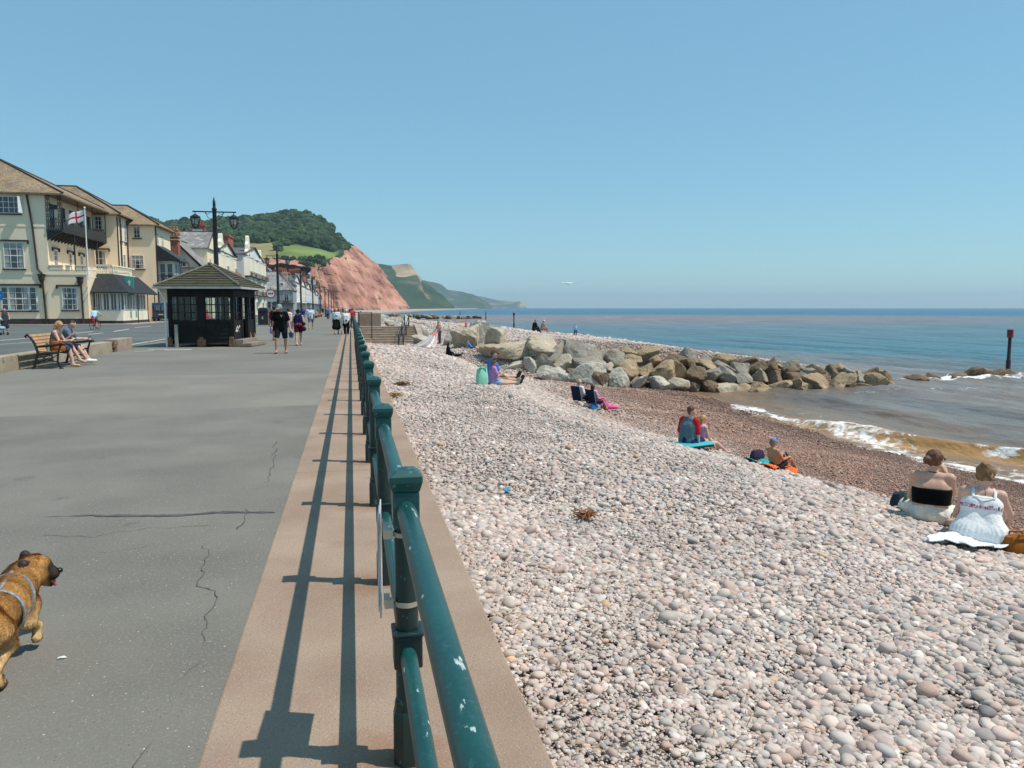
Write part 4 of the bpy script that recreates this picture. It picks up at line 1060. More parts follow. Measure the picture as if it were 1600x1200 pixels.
# ornate seafront terrace
xf = -22.3
y0 = yu(327, xf); y1 = yu(343, xf)
q = house('narrow cream seafront house with tiled upper roof behind the near lamp post', xf-9, xf, y0, y1, 11, 14, cream, slate_m, 'x', rowsE=((1, 3, 1.2, 2), (4.4, 6.4, 1.2, 2), (7.6, 9.6, 1.2, 2)), rowsS=((7.6, 9.4, 1, 2),))
ya, yb_ = yu(343, xf), yu(371, xf)
q = house('tall cream seafront house with shaped gables and brick parapet', xf-10, xf, ya+.3, yb_, 11.5, 13.5, cream_pale, slate_dark, 'x', rowsS=((4, 6, 1.1, 2), (7.6, 9.6, 1.1, 2)))
bay_column(q, xf, ya+5, 3.6, .3, 10.8, cream_pale); bay_column(q, xf, yb_-7, 3.6, .3, 10.8, cream_pale)
dutch_gable(q, xf, ya+5, 5.0, 11.2, 14.8, cream_pale)
mb = MB(); mb.box(xf-6, xf-.3, yb_-6.5, yb_-.4, 13, 15.2); mb.box(xf-6.15, xf-.15, yb_-6.65, yb_-.25, 15.2, 15.5); mb.build('brick_parapet', brick, q)
for z in (4.2, 7.5): 
    mb = MB(); mb.box(xf+.002, xf+1.15, ya+.5, yb_-.5, z-.15, z); lat(mb, (xf+1.1, ya+.6, 0), (xf+1.1, yb_-.6, 0), z, z+.8, 24, .02); mb.build('balcony', brick, q)
yc_, yd_ = yu(373, xf), yu(406, xf)
q = house('ornate pale seafront house with curved white gable and iron balconies', xf-9, xf+1.2, yc_+.5, yd_, 12.4, 15.0, white_wall, slate_dark, 'x', rowsS=((8.6, 10.4, 1, 2),))
dutch_gable(q, xf+1.2, yc_+9, 6.5, 12.2, 16.9, cream_pale); dutch_gable(q, xf+1.2, yd_-6, 5, 12.2, 15.5, cream_pale)
for yy in (yc_+5, yc_+13, yd_-12, yd_-5): bay_column(q, xf+1.2, yy, 4, .3, 12.0, cream_pale, True)
for z in (4.4, 8.2):
    mb = MB(); mb.box(xf+1.202, xf+2.5, yc_+1, yd_-1, z-.15, z); lat(mb, (xf+2.4, yc_+1, 0), (xf+2.4, yd_-1, 0), z, z+.9, 24, .025); mb.build('balcony', dark_trim, q)
# grey slated house standing forward
Yg = 226
x0, x1 = xu(407, Yg), xu(458.5, Yg)
g5 = house('grey house with a big slate hip roof facing along the promenade', x0, x1, Yg, Yg+14, zv(454, x1, Yg), zv(424, x1-5, Yg), grey_wall, slate_m, 'x', (0, 5.0, 0, 0), rowsE=((1, 3.2, 1.4, 3),))
window(g5, 'S', Yg, xu(448, Yg), zv(470, x1, Yg), zv(456, x1, Yg), 1.5, 2, 2)
window(g5, 'S', Yg, xu(419, Yg), zv(481, x1, Yg), zv(470, x1, Yg), 2.0, 2, 2); window(g5, 'S', Yg, xu(432, Yg), zv(481, x1, Yg), zv(470, x1, Yg), 2.0, 2, 2)
mb = MB(); zz_ = zv(474, x1, Yg); mb.box(x0, x1+.4, Yg-.9, Yg-.001, zz_-.2, zz_); lat(mb, (x0+1, Yg-.85, 0), (x1, Yg-.85, 0), zz_, zz_+.8, 16, .025); mb.build('balcony', dark_trim, g5)
dm = MB(); xd = xu(440.5, Yg); dm.box(xd-.6, xd+.6, Yg+1.3, Yg+4, zv(447, xd, Yg), zv(441, xd, Yg)); d_ = dm.build('dormer', white_trim, g5); window(g5, 'S', Yg+1.3, xd, zv(446.5, xd, Yg), zv(442, xd, Yg), 1.0, 1, 2, sill=False)
house('slate roofed house tucked behind the ornate pale terrace', xu(400, Yg+20), xu(434, Yg+20), Yg+20, Yg+34, zv(440, -25, Yg+20), zv(418, -25, Yg+20), grey_wall, slate_m, 'y', chim=((xu(412, Yg+22), Yg+24, 8, zv(416, -25, Yg+20), 2.4, 1, brick, 5),))
Yp = 243
house('pink rendered house with tall pink chimney behind the grey house', xu(436, Yp), xu(459, Yp), Yp, Yp+14, zv(446, -20, Yp), zv(434, -20, Yp), pink_wall, slate_dark, 'y', (0, 0, 3, 0), rowsS=((5, 7, 1, 2),), chim=((xu(445.5, Yp), Yp+1.5, 6, zv(426, -20, Yp), 1.7, 1.2, pink_wall, 3),))
specs = [(459.5, 470, 428, white_wall, slate_dark, 'white seafront house with grey roof beyond the pink house'), (470.5, 478, 436, cream_pale, red_tile, 'cream seafront house with a red tiled roof halfway along the far row'),
         (478.5, 486, 441, white_wall, slate_m, 'white seafront house with blue ground floor awning'), (486.5, 492, 447, cream_pale, red_tile, 'small cream seafront house near the far end of the row'),
         (492.5, 497.5, 453, white_wall, blue_shop, 'white house with deep blue roof near the end of the promenade'), (498, 503, 459, grey_wall, slate_m, 'last grey house of the seafront row below the red cliff')]
for i, (u0, u1, vt, wm, rm, lb) in enumerate(specs):
    X = -17.6-.5*i*0; ya, yb_ = yu(u0, X), yu(u1, X)
    zt = zv(vt, X, ya)
    t = house(lb, X-9, X, ya, yb_, zt-2.4, zt, wm, rm, 'x', rowsE=((1, 3, 1.5, 4), (4.2, 6, 1.4, 4), (7, 8.6, 1.2, 4)), rowsS=((4.2, 6, 1, 2),), chim=((X-4.5, ya+.7, zt-1.5, zt+1.3, 2.4, .9, brick, 5), (X-4.5, yb_-.7, zt-1.5, zt+1.3, 2.4, .9, brick, 5)))
    mb = MB(); mb.box(X+.02, X+2.2, ya+.5, yb_-.5, 3.2, 3.45); mb.build('shop_awning', blue_shop if i in (2, 3, 4) else (dark_trim if i % 2 else white_trim), t)
# roofs of the town that show over the row
for i, (u, v, Y, rm, lb) in enumerate(((445, 429, 300, slate_dark, 'dark roofed house showing behind the pink chimney'), (455, 427, 330, slate_m, 'slate roofed house among the chimneys behind the row'), (464, 432, 360, red_tile, 'red roofed house with pots above the white seafront house'), (473, 435, 400, slate_m, 'slate roofed house high behind the cream seafront house'), (482, 437, 430, slate_m, 'slate roofed house close under the red cliff'))):
    x = xu(u, Y); z = zv(v, x, Y)
    house(lb, x-5, x+4, Y, Y+12, z-3, z, grey_wall if i % 2 else pink_wall, rm, 'x', rowsS=((z-5.5, z-4, 1.1, 3),), chim=((x-3, Y+6, z-1, z+1.6, 2.2, .9, brick, 5), (x+2.5, Y+6, z-1, z+1.6, 2.2, .9, brick, 5)))
# ================================================================ railing, shelter, lamps, bench, signs, steps
rail_paint = M('green_rail_paint', (.005, .050, .047), .36, 0, 2.5, .15, 60, col2=(.008, .070, .064), spec=.5, dist=.002,
               extra=chain(overlay_spots(30, (.40, .48, .46), .66, .68, stretch=(1, .3, 1), detail=8), overlay_spots(5, (.10, .035, .02), .70, .78), overlay_spots(90, (.03, .10, .10), .55, .75)))
post_paint = M('dark_green_iron', (.006, .022, .021), .38, 0, 3, .2, 70, col2=(.009, .034, .032), spec=.5, dist=.002,
               extra=chain(overlay_spots(6, (.09, .032, .02), .64, .76), overlay_spots(40, (.05, .14, .13), .66, .74)))
cap_paint = M('green_cap_paint', (.008, .056, .054), .35, 0, 4, .2, 80, col2=(.012, .082, .077), spec=.5, dist=.002, extra=overlay_spots(30, (.10, .24, .22), .64, .74))
RX, RY0, RS = .17, 2.6, 1.8
ZT, ZL = .93, .425
rail_t = thing('railing', 'long dark green iron railing with square capped posts along the edge of the promenade', 'railing', (RX, RY0, 0))
def post_meshes():
    p = MB(); p.lathe([(.045, .19), (.042, .2), (.040, .41), (.0395, .9)], (0, 0, 0), 14)
    p.lathe([(.046, .20), (.048, .215), (.045, .235)], (0, 0, 0), 14)
    f = MB(); f.lathe([(.057, .0), (.056, .18), (.051, .20), (.047, .205)], (0, 0, 0), 8, rz=math.pi/8)
    c = MB(); c.box(-.049, .049, -.052, .052, ZL-.062, ZL+.05); c.box(-.054, .054, -.057, .057, ZL+.05, ZL+.066)
    k = MB(); k.box(-.045, .045, -.047, .047, ZT-.075, ZT+.05)
    a = .056; z0 = ZT+.05
    k.add([(-.046, -.046, z0), (.046, -.046, z0), (.046, .046, z0), (-.046, .046, z0), (-a, -a, z0+.035), (a, -a, z0+.035), (a, a, z0+.035), (-a, a, z0+.035), (-a, -a, z0+.055), (a, -a, z0+.055), (a, a, z0+.055), (-a, a, z0+.055), (-.034, -.034, z0+.074), (.034, -.034, z0+.074), (.034, .034, z0+.074), (-.034, .034, z0+.074), (0, 0, z0+.082)],
          [(3, 2, 1, 0)]+[(i+4*j, (i+1) % 4+4*j, (i+1) % 4+4*j+4, i+4*j+4) for j in range(3) for i in range(4)]+[(12+i, 12+(i+1) % 4, 16) for i in range(4)])
    return p, f, c, k
p, f, c, k = post_meshes()
post0 = p.build('post', post_paint, rail_t, smooth=35)
f.build('foot', post_paint, post0, smooth=25, bevel=.004); c.build('collar', post_paint, post0, bevel=.006); k.build('cap', cap_paint, post0, bevel=.005)
post0.location = (0, -3.6, 0)
tr = MB(); tr.tube([(0, -.88, ZT-.012), (0, .88, ZT-.012)], .0335, 16); tr = tr.build('top_rail', rail_paint, rail_t, smooth=40); tr.location = (0, -4.5, 0)
lr = MB(); lr.tube([(0, -.87, ZL-.012), (0, .87, ZL-.012)], .029, 14); lr = lr.build('lower_rail', rail_paint, rail_t, smooth=40); lr.location = (0, -4.5, 0)
n_posts = 33
for i in range(n_posts):
    if i < 18: o = copy_tree(post0, rail_t)
    else:
        o = post0.copy(); COL.objects.link(o); o.parent = rail_t
        cc_ = post0.children
        for ch in cc_:
            if ch.name.startswith('cap'): d = ch.copy(); COL.objects.link(d); d.parent = o
    o.location = (0, i*RS, 0)
    o.rotation_euler = (random.gauss(0, .004), random.gauss(0, .004), 0)
    if i < n_posts-1:
        for r_ in (tr, lr):
            d = r_.copy(); COL.objects.link(d); d.parent = rail_t; d.location = (0, i*RS+RS/2, 0)
for r_ in (tr, lr):
    for q in (-1, -2):
        d = r_.copy(); COL.objects.link(d); d.parent = rail_t; d.location = (0, q*1.8+.9, 0)
# railing continues beyond the steps
far_rail = thing('railing', 'far run of dark railing beyond the beach steps', 'railing', (RX, 69.5, 0))
for i in range(60):
    o = post0.copy(); COL.objects.link(o); o.parent = far_rail; o.location = (0, i*1.8, 0)
mb = MB(); mb.tube([(0, 0, ZT), (0, 106.2, ZT)], .034, 6); mb.tube([(0, 0, ZL), (0, 106.2, ZL)], .03, 6); mb.build('rail', post_paint, far_rail)

# sign plate strapped to the nearest post, seen edge on
sg = thing('sign', 'white notice plate strapped edge on to the nearest railing post', 'sign', (RX, RY0, 0))
mb = MB(); mb.obox((-.082, .16, .70), (.006, .27, .36), R(-3)); mb.build('plate', M('sign_aluminium', (.62, .62, .60), .4, .1, 5, metal=.3), sg, bevel=.004)
mb = MB(); mb.obox((-.0885, .16, .70), (.004, .24, .32), R(-3)); mb.build('sign_face', M('sign_white', (.75, .75, .73), .5, .05, 5), sg)
for z in (.585, .83):
    mb = MB(); n = 28
    pts = [(.0435*math.cos(2*math.pi*i/n), .0435*math.sin(2*math.pi*i/n), z) for i in range(n+1)]
    for i in range(n):
        a, b = pts[i], pts[i+1]; mb.add([(a[0], a[1], z-.008), (b[0], b[1], z-.008), (b[0], b[1], z+.008), (a[0], a[1], z+.008), (a[0]*.9, a[1]*.9, z-.008), (b[0]*.9, b[1]*.9, z-.008), (b[0]*.9, b[1]*.9, z+.008), (a[0]*.9, a[1]*.9, z+.008)], [(0, 1, 2, 3), (7, 6, 5, 4), (3, 2, 6, 7), (1, 0, 4, 5)])
    mb.obox((-.062, .0, z), (.03, .03, .03)); mb.obox((-.066, .06, z), (.02, .1, .022), R(-3))
    mb.build('strap', M('strap_steel', (.50, .45, .36), .4, .15, 9, metal=.6), sg)

# ---------------------------------------------------------------- seafront shelter
SH = thing('shelter', 'black timber seafront shelter with small paned windows and mossy hipped roof', 'shelter', (-7.24, 33.75, 0), R(-8))
tar = M('black_timber', (.011, .010, .010), .7, 0, 2, .5, 18, col2=(.022, .019, .018), dist=.01, spec=.18)
wood_grey = M('weathered_boards', (.20, .165, .125), .9, 0, 3, .4, 25, col2=(.29, .24, .185), dist=.006)
rust_wood = M('rotted_wood', (.22, .11, .06), .9, .3, 7, .5, 30)
W_, L_ = 2.5, 3.2
mb = MB()
for x in (0, W_/2, W_):
    for y in (0, L_): mb.box(x-.07-(.09 if x == W_/2 else 0), x+.07+(.09 if x == W_/2 else 0), y-.07, y+.07, .12, 2.42)
for y in (1.2, 2.1): mb.box(W_-.07, W_+.07, y-.07, y+.07, .12, 2.42); mb.box(-.07, .07, y-.07, y+.07, .12, 2.42)
for y in (0, L_):
    mb.box(.07, W_-.07, y-.06, y+.06, 2.06, 2.42); mb.box(.07, W_-.07, y-.062, y+.062, 1.0, 1.08)
for x in (0, W_): mb.box(x-.06, x+.06, .07, L_-.07, 2.06, 2.42)
mb.build('timber_frame', tar, SH, bevel=.008)
mb = MB()
for y in (0, L_):                                        # lapped boards under the windows
    for k in range(5):
        z = .16+k*.17
        for a, b in ((.071, W_/2-.161), (W_/2+.161, W_-.071)):
            mb.add([(a, y-.05, z), (b, y-.05, z), (b, y-.022, z+.18), (a, y-.022, z+.18), (a, y+.03, z), (b, y+.03, z), (b, y+.03, z+.18), (a, y+.03, z+.18)], [(0, 1, 2, 3), (7, 6, 5, 4), (0, 4, 5, 1), (3, 2, 6, 7), (0, 3, 7, 4), (1, 5, 6, 2)])
for x in (0,):
    mb.box(x-.03, x+.03, .072, L_-.072, .16, 1.0)
mb.box(W_-.03, W_+.03, .072, 1.128, .16, 1.06); mb.box(W_-.03, W_+.03, 2.172, L_-.072, .16, 1.06)
mb.box(W_/2-.04, W_/2+.04, .9, L_-.9, .16, 1.0)
mb.build('weatherboard', tar, SH)
mb = MB(); mb.box(.0, W_, .06, L_-.06, .1, .16); mb.build('floor', wood_grey, SH)
for side, base in (('y', 0), ('y', L_)):
    for a, b in ((.071, W_/2-.161), (W_/2+.161, W_-.071)):
        mb = MB(); 
        for i in range(5): x = a+(b-a)*i/4; mb.box(x-.016, x+.016, base-.03, base+.03, 1.08, 2.06)
        for j in range(4): z = 1.08+.98*j/3; mb.box(a, b, base-.024, base+.024, z-.016, z+.016)
        w = mb.build('window', tar, SH); mb = MB(); mb.box(a+.005, b-.005, base-.004, base+.004, 1.09, 2.05); mb.build('pane', glass_mat(), w)
for x, spans in ((W_, ((.072, 1.128), (2.172, L_-.072))), (0, ((.072, 1.128), (1.272, 2.028), (2.172, L_-.072)))):
    for a, b in spans:
        mb = MB()
        for i in range(4): y = a+(b-a)*i/3; mb.box(x-.03, x+.03, y-.016, y+.016, 1.08, 2.06)
        for j in range(4): z = 1.08+.98*j/3; mb.box(x-.024, x+.024, a, b, z-.016, z+.016)
        w = mb.build('window', tar, SH); mb = MB(); mb.box(x-.004, x+.004, a+.005, b-.005, 1.09, 2.05); mb.build('pane', glass_mat(), w)
# seats back to back
mb = MB(); mb.box(.35, W_/2-.05, .9, L_-.9, .52, .58); mb.box(W_/2+.05, W_-.9, .9, L_-.9, .52, .58); mb.build('seat', wood_grey, SH)
mossy = M('mossy_shingles', (.040, .033, .020), .95, 0, 4, .9, 22, col2=(.078, .065, .040), dist=.03, extra=chain(overlay_spots(2.2, (.060, .070, .030), .50, .62), overlay_spots(1.6, (.20, .085, .04), .64, .70), overlay_spots(14, (.06, .06, .04), .52, .62)))
o_ = .44; mb = MB(); ze = 2.47; zr = 3.42
rx0, rx1, ry0, ry1 = -o_, W_+o_, -o_, L_+o_; xm = W_/2
V0 = [(rx0, ry0, ze), (rx1, ry0, ze), (rx1, ry1, ze), (rx0, ry1, ze), (xm, 1.3, zr), (xm, L_-1.3, zr), (rx0, ry0, ze-.05), (rx1, ry0, ze-.05), (rx1, ry1, ze-.05), (rx0, ry1, ze-.05)]
rows = 9
for a, b, c_, d_ in ((0, 1, 4, 4), (1, 2, 5, 4), (2, 3, 5, 5), (3, 0, 4, 5)):           # courses of shingles stepping up each slope
    A, B, C_, D_ = [Vector(V0[q]) for q in (a, b, c_, d_)]
    nn = (B-A).cross(D_-A).normalized()
    for r_ in range(rows):
        s, e = r_/rows, (r_+1)/rows
        p0, p1, p2, p3 = A.lerp(D_, s)+nn*.03, B.lerp(C_, s)+nn*.03, B.lerp(C_, e)+nn*.004, A.lerp(D_, e)+nn*.004
        mb.add([p0, p1, p2, p3, p0-nn*.03, p1-nn*.03], [(0, 1, 2, 3), (4, 5, 1, 0)])
mb.add(V0, [(0, 1, 7, 6), (1, 2, 8, 7), (2, 3, 9, 8), (3, 0, 6, 9), (6, 7, 8, 9)])
rf = mb.build('roof', mossy, SH)
mb = MB()
for p, q in ((0, 4), (1, 4), (2, 5), (3, 5), (4, 5)): mb.tube([Vector(V0[p])+Vector((0, 0, .03)), Vector(V0[q])+Vector((0, 0, .03))], .05, 6)
mb.ball((rx1-.16, ry0+.1, ze+.13), (.09, .05, .09), 8, 6); mb.ball((xm, 1.3, zr+.06), (.1, .1, .06), 8, 6)
mb.build('hip_cap', M('lead_cap', (.14, .13, .11), .8, .25, 6), rf, smooth=40)
gut = M('grey_gutter', (.40, .40, .38), .6, .12, 4)
mb = MB(); mb.box(rx0-.05, rx1+.05, ry0-.07, ry0-.005, ze-.10, ze-.012); mb.box(rx1+.005, rx1+.06, ry0, ry1, ze-.10, ze-.012); mb.build('gutter', gut, rf)
mb = MB()
for k in range(6): mb.box(W_+.1, rx1-.03, .1+k*.5, .16+k*.5, ze-.14, ze-.06)
mb.build('rafter_end', tar, rf)
mb = MB(); mb.tube([(-.28, ry0+.02, ze-.1), (-.2, -.22, 2.1), (-.13, -.16, 1.9), (-.12, -.16, .02)], .042, 8); mb.build('downpipe', M('white_pipe', (.72, .72, .70), .5, .06, 4), SH, smooth=40)
for x in (-.02, W_/2, W_-.04):
    mb = MB(); mb.obox((x, -.1, .17), (.34 if x == W_/2 else .22, .1, .3)); mb.obox((x, -.11, .36), (.16, .09, .1)); mb.build('sill_block', rust_wood, SH, bevel=.012)
mb = MB(); mb.box(.25, .37, -.32, -.2, 0, .92); mb.build('stub_post', M('bleached_post', (.36, .34, .29), .9, .15, 6, .3, 30), SH, bevel=.01)
mb = MB(); mb.box(W_+.08, W_+.42, -.1, 2.2, .02, .30); mb.box(W_+.421, W_+.82, -.35, 2.1, .02, .16); mb.prism([(2.15, .02), (2.7, .02), (2.15, .55)], 'x', W_+.09, W_+.13); mb.build('step', wood_grey, SH, bevel=.012)
mb = MB(); mb.prism([(2.8, .02), (3.3, .02), (2.8, .5)], 'x', W_+.1, W_+.14); mb.build('ramp_board', M('buff_board', (.42, .27, .17), .9, .15, 5), SH)
mb = MB()
for p_ in ([(W_+.036, .25, .62), (W_+.036, .5, .84), (W_+.036, .62, .72), (W_+.036, .8, .86), (W_+.036, .95, .80)], [(W_+.036, .35, .60), (W_+.036, .55, .68), (W_+.036, .75, .60)]): mb.tube(p_, .014, 4)
mb.build('scribble', white_trim, SH)

# ---------------------------------------------------------------- lamp posts
lamp_iron = M('lamp_black', (.014, .013, .015), .4, .3, 4, spec=.5)
lamp_glass = M('lamp_glass', (.50, .52, .50), .15, .1, 4, spec=.6)
def make_lamp():
    t = thing('street_lamp', 'tall black twin armed street lamp rising behind the mossy shelter roof', 'street lamp', (-6.2, 38.9, 0), 0, 'twin armed street lamps along the promenade')
    mb = MB(); mb.lathe([(.2, 0), (.2, .5), (.15, .6), (.14, 1.2), (.12, 1.3), (.11, 4), (.095, 6.15), (.12, 6.2), (.12, 6.25), (.075, 6.28), (.06, 6.42), (.09, 6.46), (.05, 6.5), (.075, 6.56), (.05, 6.62), (.012, 6.78)], (0, 0, 0), 12); mb.build('pole', lamp_iron, t, smooth=40)
    mb = MB(); mb.tube([(-.92, 0, 6.1), (.92, 0, 6.1)], .03, 8)
    for s in (-1, 1):
        mb.tube([(s*.1, 0, 5.7), (s*.28, 0, 5.82), (s*.42, 0, 6.08)], .016, 6); mb.tube([(s*.42, 0, 6.08), (s*.3, 0, 5.98), (s*.2, 0, 6.04), (s*.26, 0, 6.1)], .012, 5)
        mb.tube([(s*.86, 0, 6.1), (s*.86, 0, 5.98)], .018, 6); mb.ball((s*.94, 0, 6.1), .04, 8, 6)
    mb.build('crossarm', lamp_iron, t, smooth=40)
    for s in (-1, 1):
        x = s*.86
        mb = MB(); mb.lathe([(.03, 5.99), (.10, 5.95), (.235, 5.86), (.235, 5.80), (.2, 5.79)], (x, 0, 0), 8); mb.lathe([(.015, 5.28), (.04, 5.33), (.015, 5.36)], (x, 0, 0), 6)
        for k in range(8):
            a = 2*math.pi*k/8; c, s_ = math.cos(a), math.sin(a)
            mb.tube([(x+.205*c, .205*s_, 5.80), (x+.175*c, .175*s_, 5.5), (x+.05*c, .05*s_, 5.32)], .012, 4)
        mb.lathe([(.185, 5.49), (.185, 5.515)], (x, 0, 0), 8)
        ln = mb.build('lantern', lamp_iron, t)
        mb = MB(); mb.lathe([(.05, 5.40), (.10, 5.52), (.13, 5.76), (.05, 5.79)], (x, 0, 0), 10); mb.build('lamp_glass', lamp_glass, ln, smooth=50)
    return t
lamp0 = make_lamp()
lamp_lab = ['tall black twin armed street lamp behind the man in the grey cap', 'black street lamp in front of the white seafront houses, third along', 'black street lamp standing fourth along the promenade before the far houses', 'black street lamp fifth along, beside the low red roofs',
            'thin dark street lamp sixth along the promenade against the far row', 'thin dark street lamp seventh along, where the red cliff begins', 'small dark street lamp eighth along, against the foot of the red cliff', 'small dark street lamp ninth along, against the red cliff', 'small dark street lamp tenth along, against the red cliff', 'tiny dark street lamp eleventh along, near the end of the promenade', 'tiny dark street lamp twelfth along, at the end of the promenade']
for k, lb in enumerate(lamp_lab):
    o = copy_tree(lamp0) if k < 5 else None
    if o is None:
        o = lamp0.copy(); COL.objects.link(o)
        for ch in lamp0.children:
            if not ch.name.startswith('lantern'): c_ = ch.copy(); COL.objects.link(c_); c_.parent = o
            else:
                c_ = ch.copy(); COL.objects.link(c_); c_.parent = o
    o.location = (-6.2, 38.9+31.6*(k+1), 0); o['label'] = lb

# ---------------------------------------------------------------- low wall, bench, weed
lw = thing('low_wall', 'low weathered concrete wall with a broken end behind the bench', 'wall', (-8.75, 0, 0))
mb = MB(); mb.box(-.2, .2, -10, 30.4, -.05, .38); mb.build('wall_run', M('low_wall_concrete', (.30, .245, .17), .95, 0, 1.5, .5, 40, col2=(.40, .34, .25), dist=.01, extra=chain(overlay_spots(6, (.17, .15, .10), .58, .7), overlay_spots(2, (.42, .32, .2), .6, .75))), lw, bevel=.015)
mb = MB(); mb.box(-.2, .22, 31.0, 33.0, -.05, .43); mb.build('end_block', M('end_block_concrete', (.31, .235, .18), .95, 0, 2, .5, 40, col2=(.40, .32, .25), dist=.01), lw, bevel=.015)
mb = MB(); mb.box(-.16, .1, 30.4, 31.0, -.05, .2)
for k in range(9): mb.obox((random.uniform(-.05, .22), random.uniform(30.45, 30.95), random.uniform(.05, .34)), (random.uniform(.08, .18), random.uniform(.08, .2), random.uniform(.06, .14)), random.uniform(0, 3), rx=random.uniform(-.5, .5))
mb.build('broken_brick', rust_wood, lw, bevel=.01)

bench = thing('park_bench', 'black cast iron bench with varnished slats against the low wall', 'bench', (-7.80, 22.2, 0))
iron = M('cast_iron', (.014, .014, .015), .45, .3, 6, .3, 40, dist=.004)
slat = M('varnished_slat', (.46, .25, .11), .5, 0, 4, .15, 20, col2=(.60, .36, .17), dist=.003)
BL = 2.35
for y in (.0, BL):
    mb = MB()
    mb.tube([(-.36, y, 0), (-.30, y, .22), (-.24, y, .43), (-.30, y, .66), (-.40, y, .84), (-.47, y, .90), (-.52, y, .86), (-.49, y, .82)], [.035, .03, .035, .033, .03, .034, .03, .02], 8)
    mb.tube([(.30, y, .0), (.22, y, .2), (.24, y, .42), (.30, y, .60), (.36, y, .645)], [.036, .026, .03, .026, .024], 8)
    mb.tube([(-.28, y, .58), (-.1, y, .60), (.12, y, .615), (.33, y, .655), (.40, y, .64), (.39, y, .60)], [.026, .034, .034, .034, .03, .02], 8)
    mb.tube([(-.24, y, .40), (.0, y, .41), (.24, y, .42)], .032, 6); mb.tube([(-.30, y, .16), (-.05, y, .25), (.22, y, .18)], .018, 6)
    pts = [(.0+.09*math.cos(a), y, .31+.07*math.sin(a)) for a in [i*.7 for i in range(10)]]; mb.tube(pts, .013, 5)
    mb.tube([(-.2, y, .36), (-.1, y, .28), (-.12, y, .2)], .012, 5); mb.tube([(.2, y, .36), (.1, y, .28), (.12, y, .2)], .012, 5)
    mb.ball((.30, y, .015), (.06, .05, .02), 8, 6); mb.ball((-.36, y, .015), (.06, .05, .02), 8, 6)
    mb.build('bench_end', iron, bench, smooth=50)
mb = MB()
for k in range(5): mb.obox((-.20+k*.10, BL/2, .445+.006*abs(k-2)), (.078, BL-.04, .028), ry=R(3)); 
mb.build('seat', slat, bench, bevel=.005)
mb = MB()
for k in range(5): mb.obox((-.275-.036*k-.008*max(0, k-2), BL/2, .53+k*.085), (.026, BL-.04, .068), ry=R(-22))
mb.build('backrest', slat, bench, bevel=.005)
mb = MB(); mb.tube([(.14, 0, .13), (.14, BL, .13)], .014, 6); mb.tube([(-.2, .05, .4), (-.2, BL-.05, .4)], .016, 6); mb.build('stretcher', iron, bench)
leaf_m = M('weed_leaf', (.06, .12, .025), .7, .35, 9)
def weed(name, label, loc, n, s):
    mb = MB()
    for i in range(n):
        a = random.uniform(0, 6.28); e = random.uniform(.2, 1.3); l = s*random.uniform(.5, 1.1); w = l*.22
        b = Vector((random.gauss(0, s*.3), random.gauss(0, s*.3), 0)); d = Vector((math.cos(a)*math.cos(e), math.sin(a)*math.cos(e), math.sin(e))); sd = d.cross(Vector((0, 0, 1))).normalized()*w
        m_ = b+d*l*.55; mb.add([b, m_+sd, b+d*l+Vector((0, 0, -l*.15)), m_-sd], [(0, 1, 2, 3)])
    o = mb.build(name, leaf_m, loc=loc); tag(o, label, 'weed'); return o
weed('weed', 'small green weed growing by the bench leg', tuple(G(43, 572)), 90, .2)

# ---------------------------------------------------------------- litter bin, van, signs, flag
lb_ = thing('litter_bin', 'big black twin litter bin beside the open end of the shelter', 'litter bin', tuple(G(411.5, 508)), R(5))
mb = MB(); mb.box(-.45, .45, -.4, .4, .08, 1.3); mb.prism([(-.45, 1.3), (.45, 1.3), (.42, 1.5), (.28, 1.62), (-.28, 1.62), (-.42, 1.5)], 'y', -.4, .4); mb.build('body', black_paint, lb_, bevel=.03)
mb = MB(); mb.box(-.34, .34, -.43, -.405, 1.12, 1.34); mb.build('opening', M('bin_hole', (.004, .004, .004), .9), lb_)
mb = MB(); mb.box(-.12, .02, -.43, -.405, .55, .8); mb.build('bin_label', M('bin_plate', (.30, .31, .31), .6, .1, 5), lb_)
mb = MB(); mb.box(-.47, .47, -.42, .42, .0, .08); mb.build('plinth', M('bin_plinth', (.1, .1, .1), .8, .2, 4), lb_)

vp = G(252, 502.5)
van = thing('van', 'dark blue van parked by the pavement behind the shelter', 'van', tuple(vp), R(4))
vb = M('blue_van_paint', (.015, .05, .16), .3, .1, 2, spec=.6)
mb = MB(); mb.prism([(0, .35), (4.6, .35), (4.7, .9), (4.3, 1.15), (3.6, 1.3), (3.1, 2.05), (2.6, 2.2), (.12, 2.2), (.02, 1.9)], 'x', -.95, .95); bd = mb.build('body', vb, van, bevel=.08, seg=3)
mb = MB(); mb.box(-.7, -.08, -.05, -.002, 1.3, 1.95); mb.box(.08, .7, -.05, -.002, 1.3, 1.95); mb.build('rear_window', M('van_glass', (.10, .17, .13), .08, .1, 2, spec=.8), van)
mb = MB(); mb.box(-.97, .97, -.12, .06, .33, .55); mb.build('bumper', black_paint, van, bevel=.02)
mb = MB(); mb.box(-.26, .26, -.055, -.01, .75, .88); mb.build('number_plate', M('plate_yellow', (.6, .48, .06), .5, .05, 4), van)
for s in (-1, 1):
    mb = MB(); mb.box(s*.82-.09, s*.82+.09, -.05, -.001, .85, 1.25); mb.build('tail_light', M('red_lens', (.35, .01, .01), .2, .1, 4), van)
    for y in (.9, 3.8):
        mb = MB(); mb.tube([(s*.76, y, .33), (s*.97, y, .33)], .33, 16); w = mb.build('wheel', M('tyre_black', (.015, .015, .015), .85), van); mb = MB(); mb.tube([(s*.972, y, .33), (s*.985, y, .33)], .2, 12); mb.build('rim', M('rim_grey', (.4, .4, .4), .4, .1, 4, metal=.6), w)
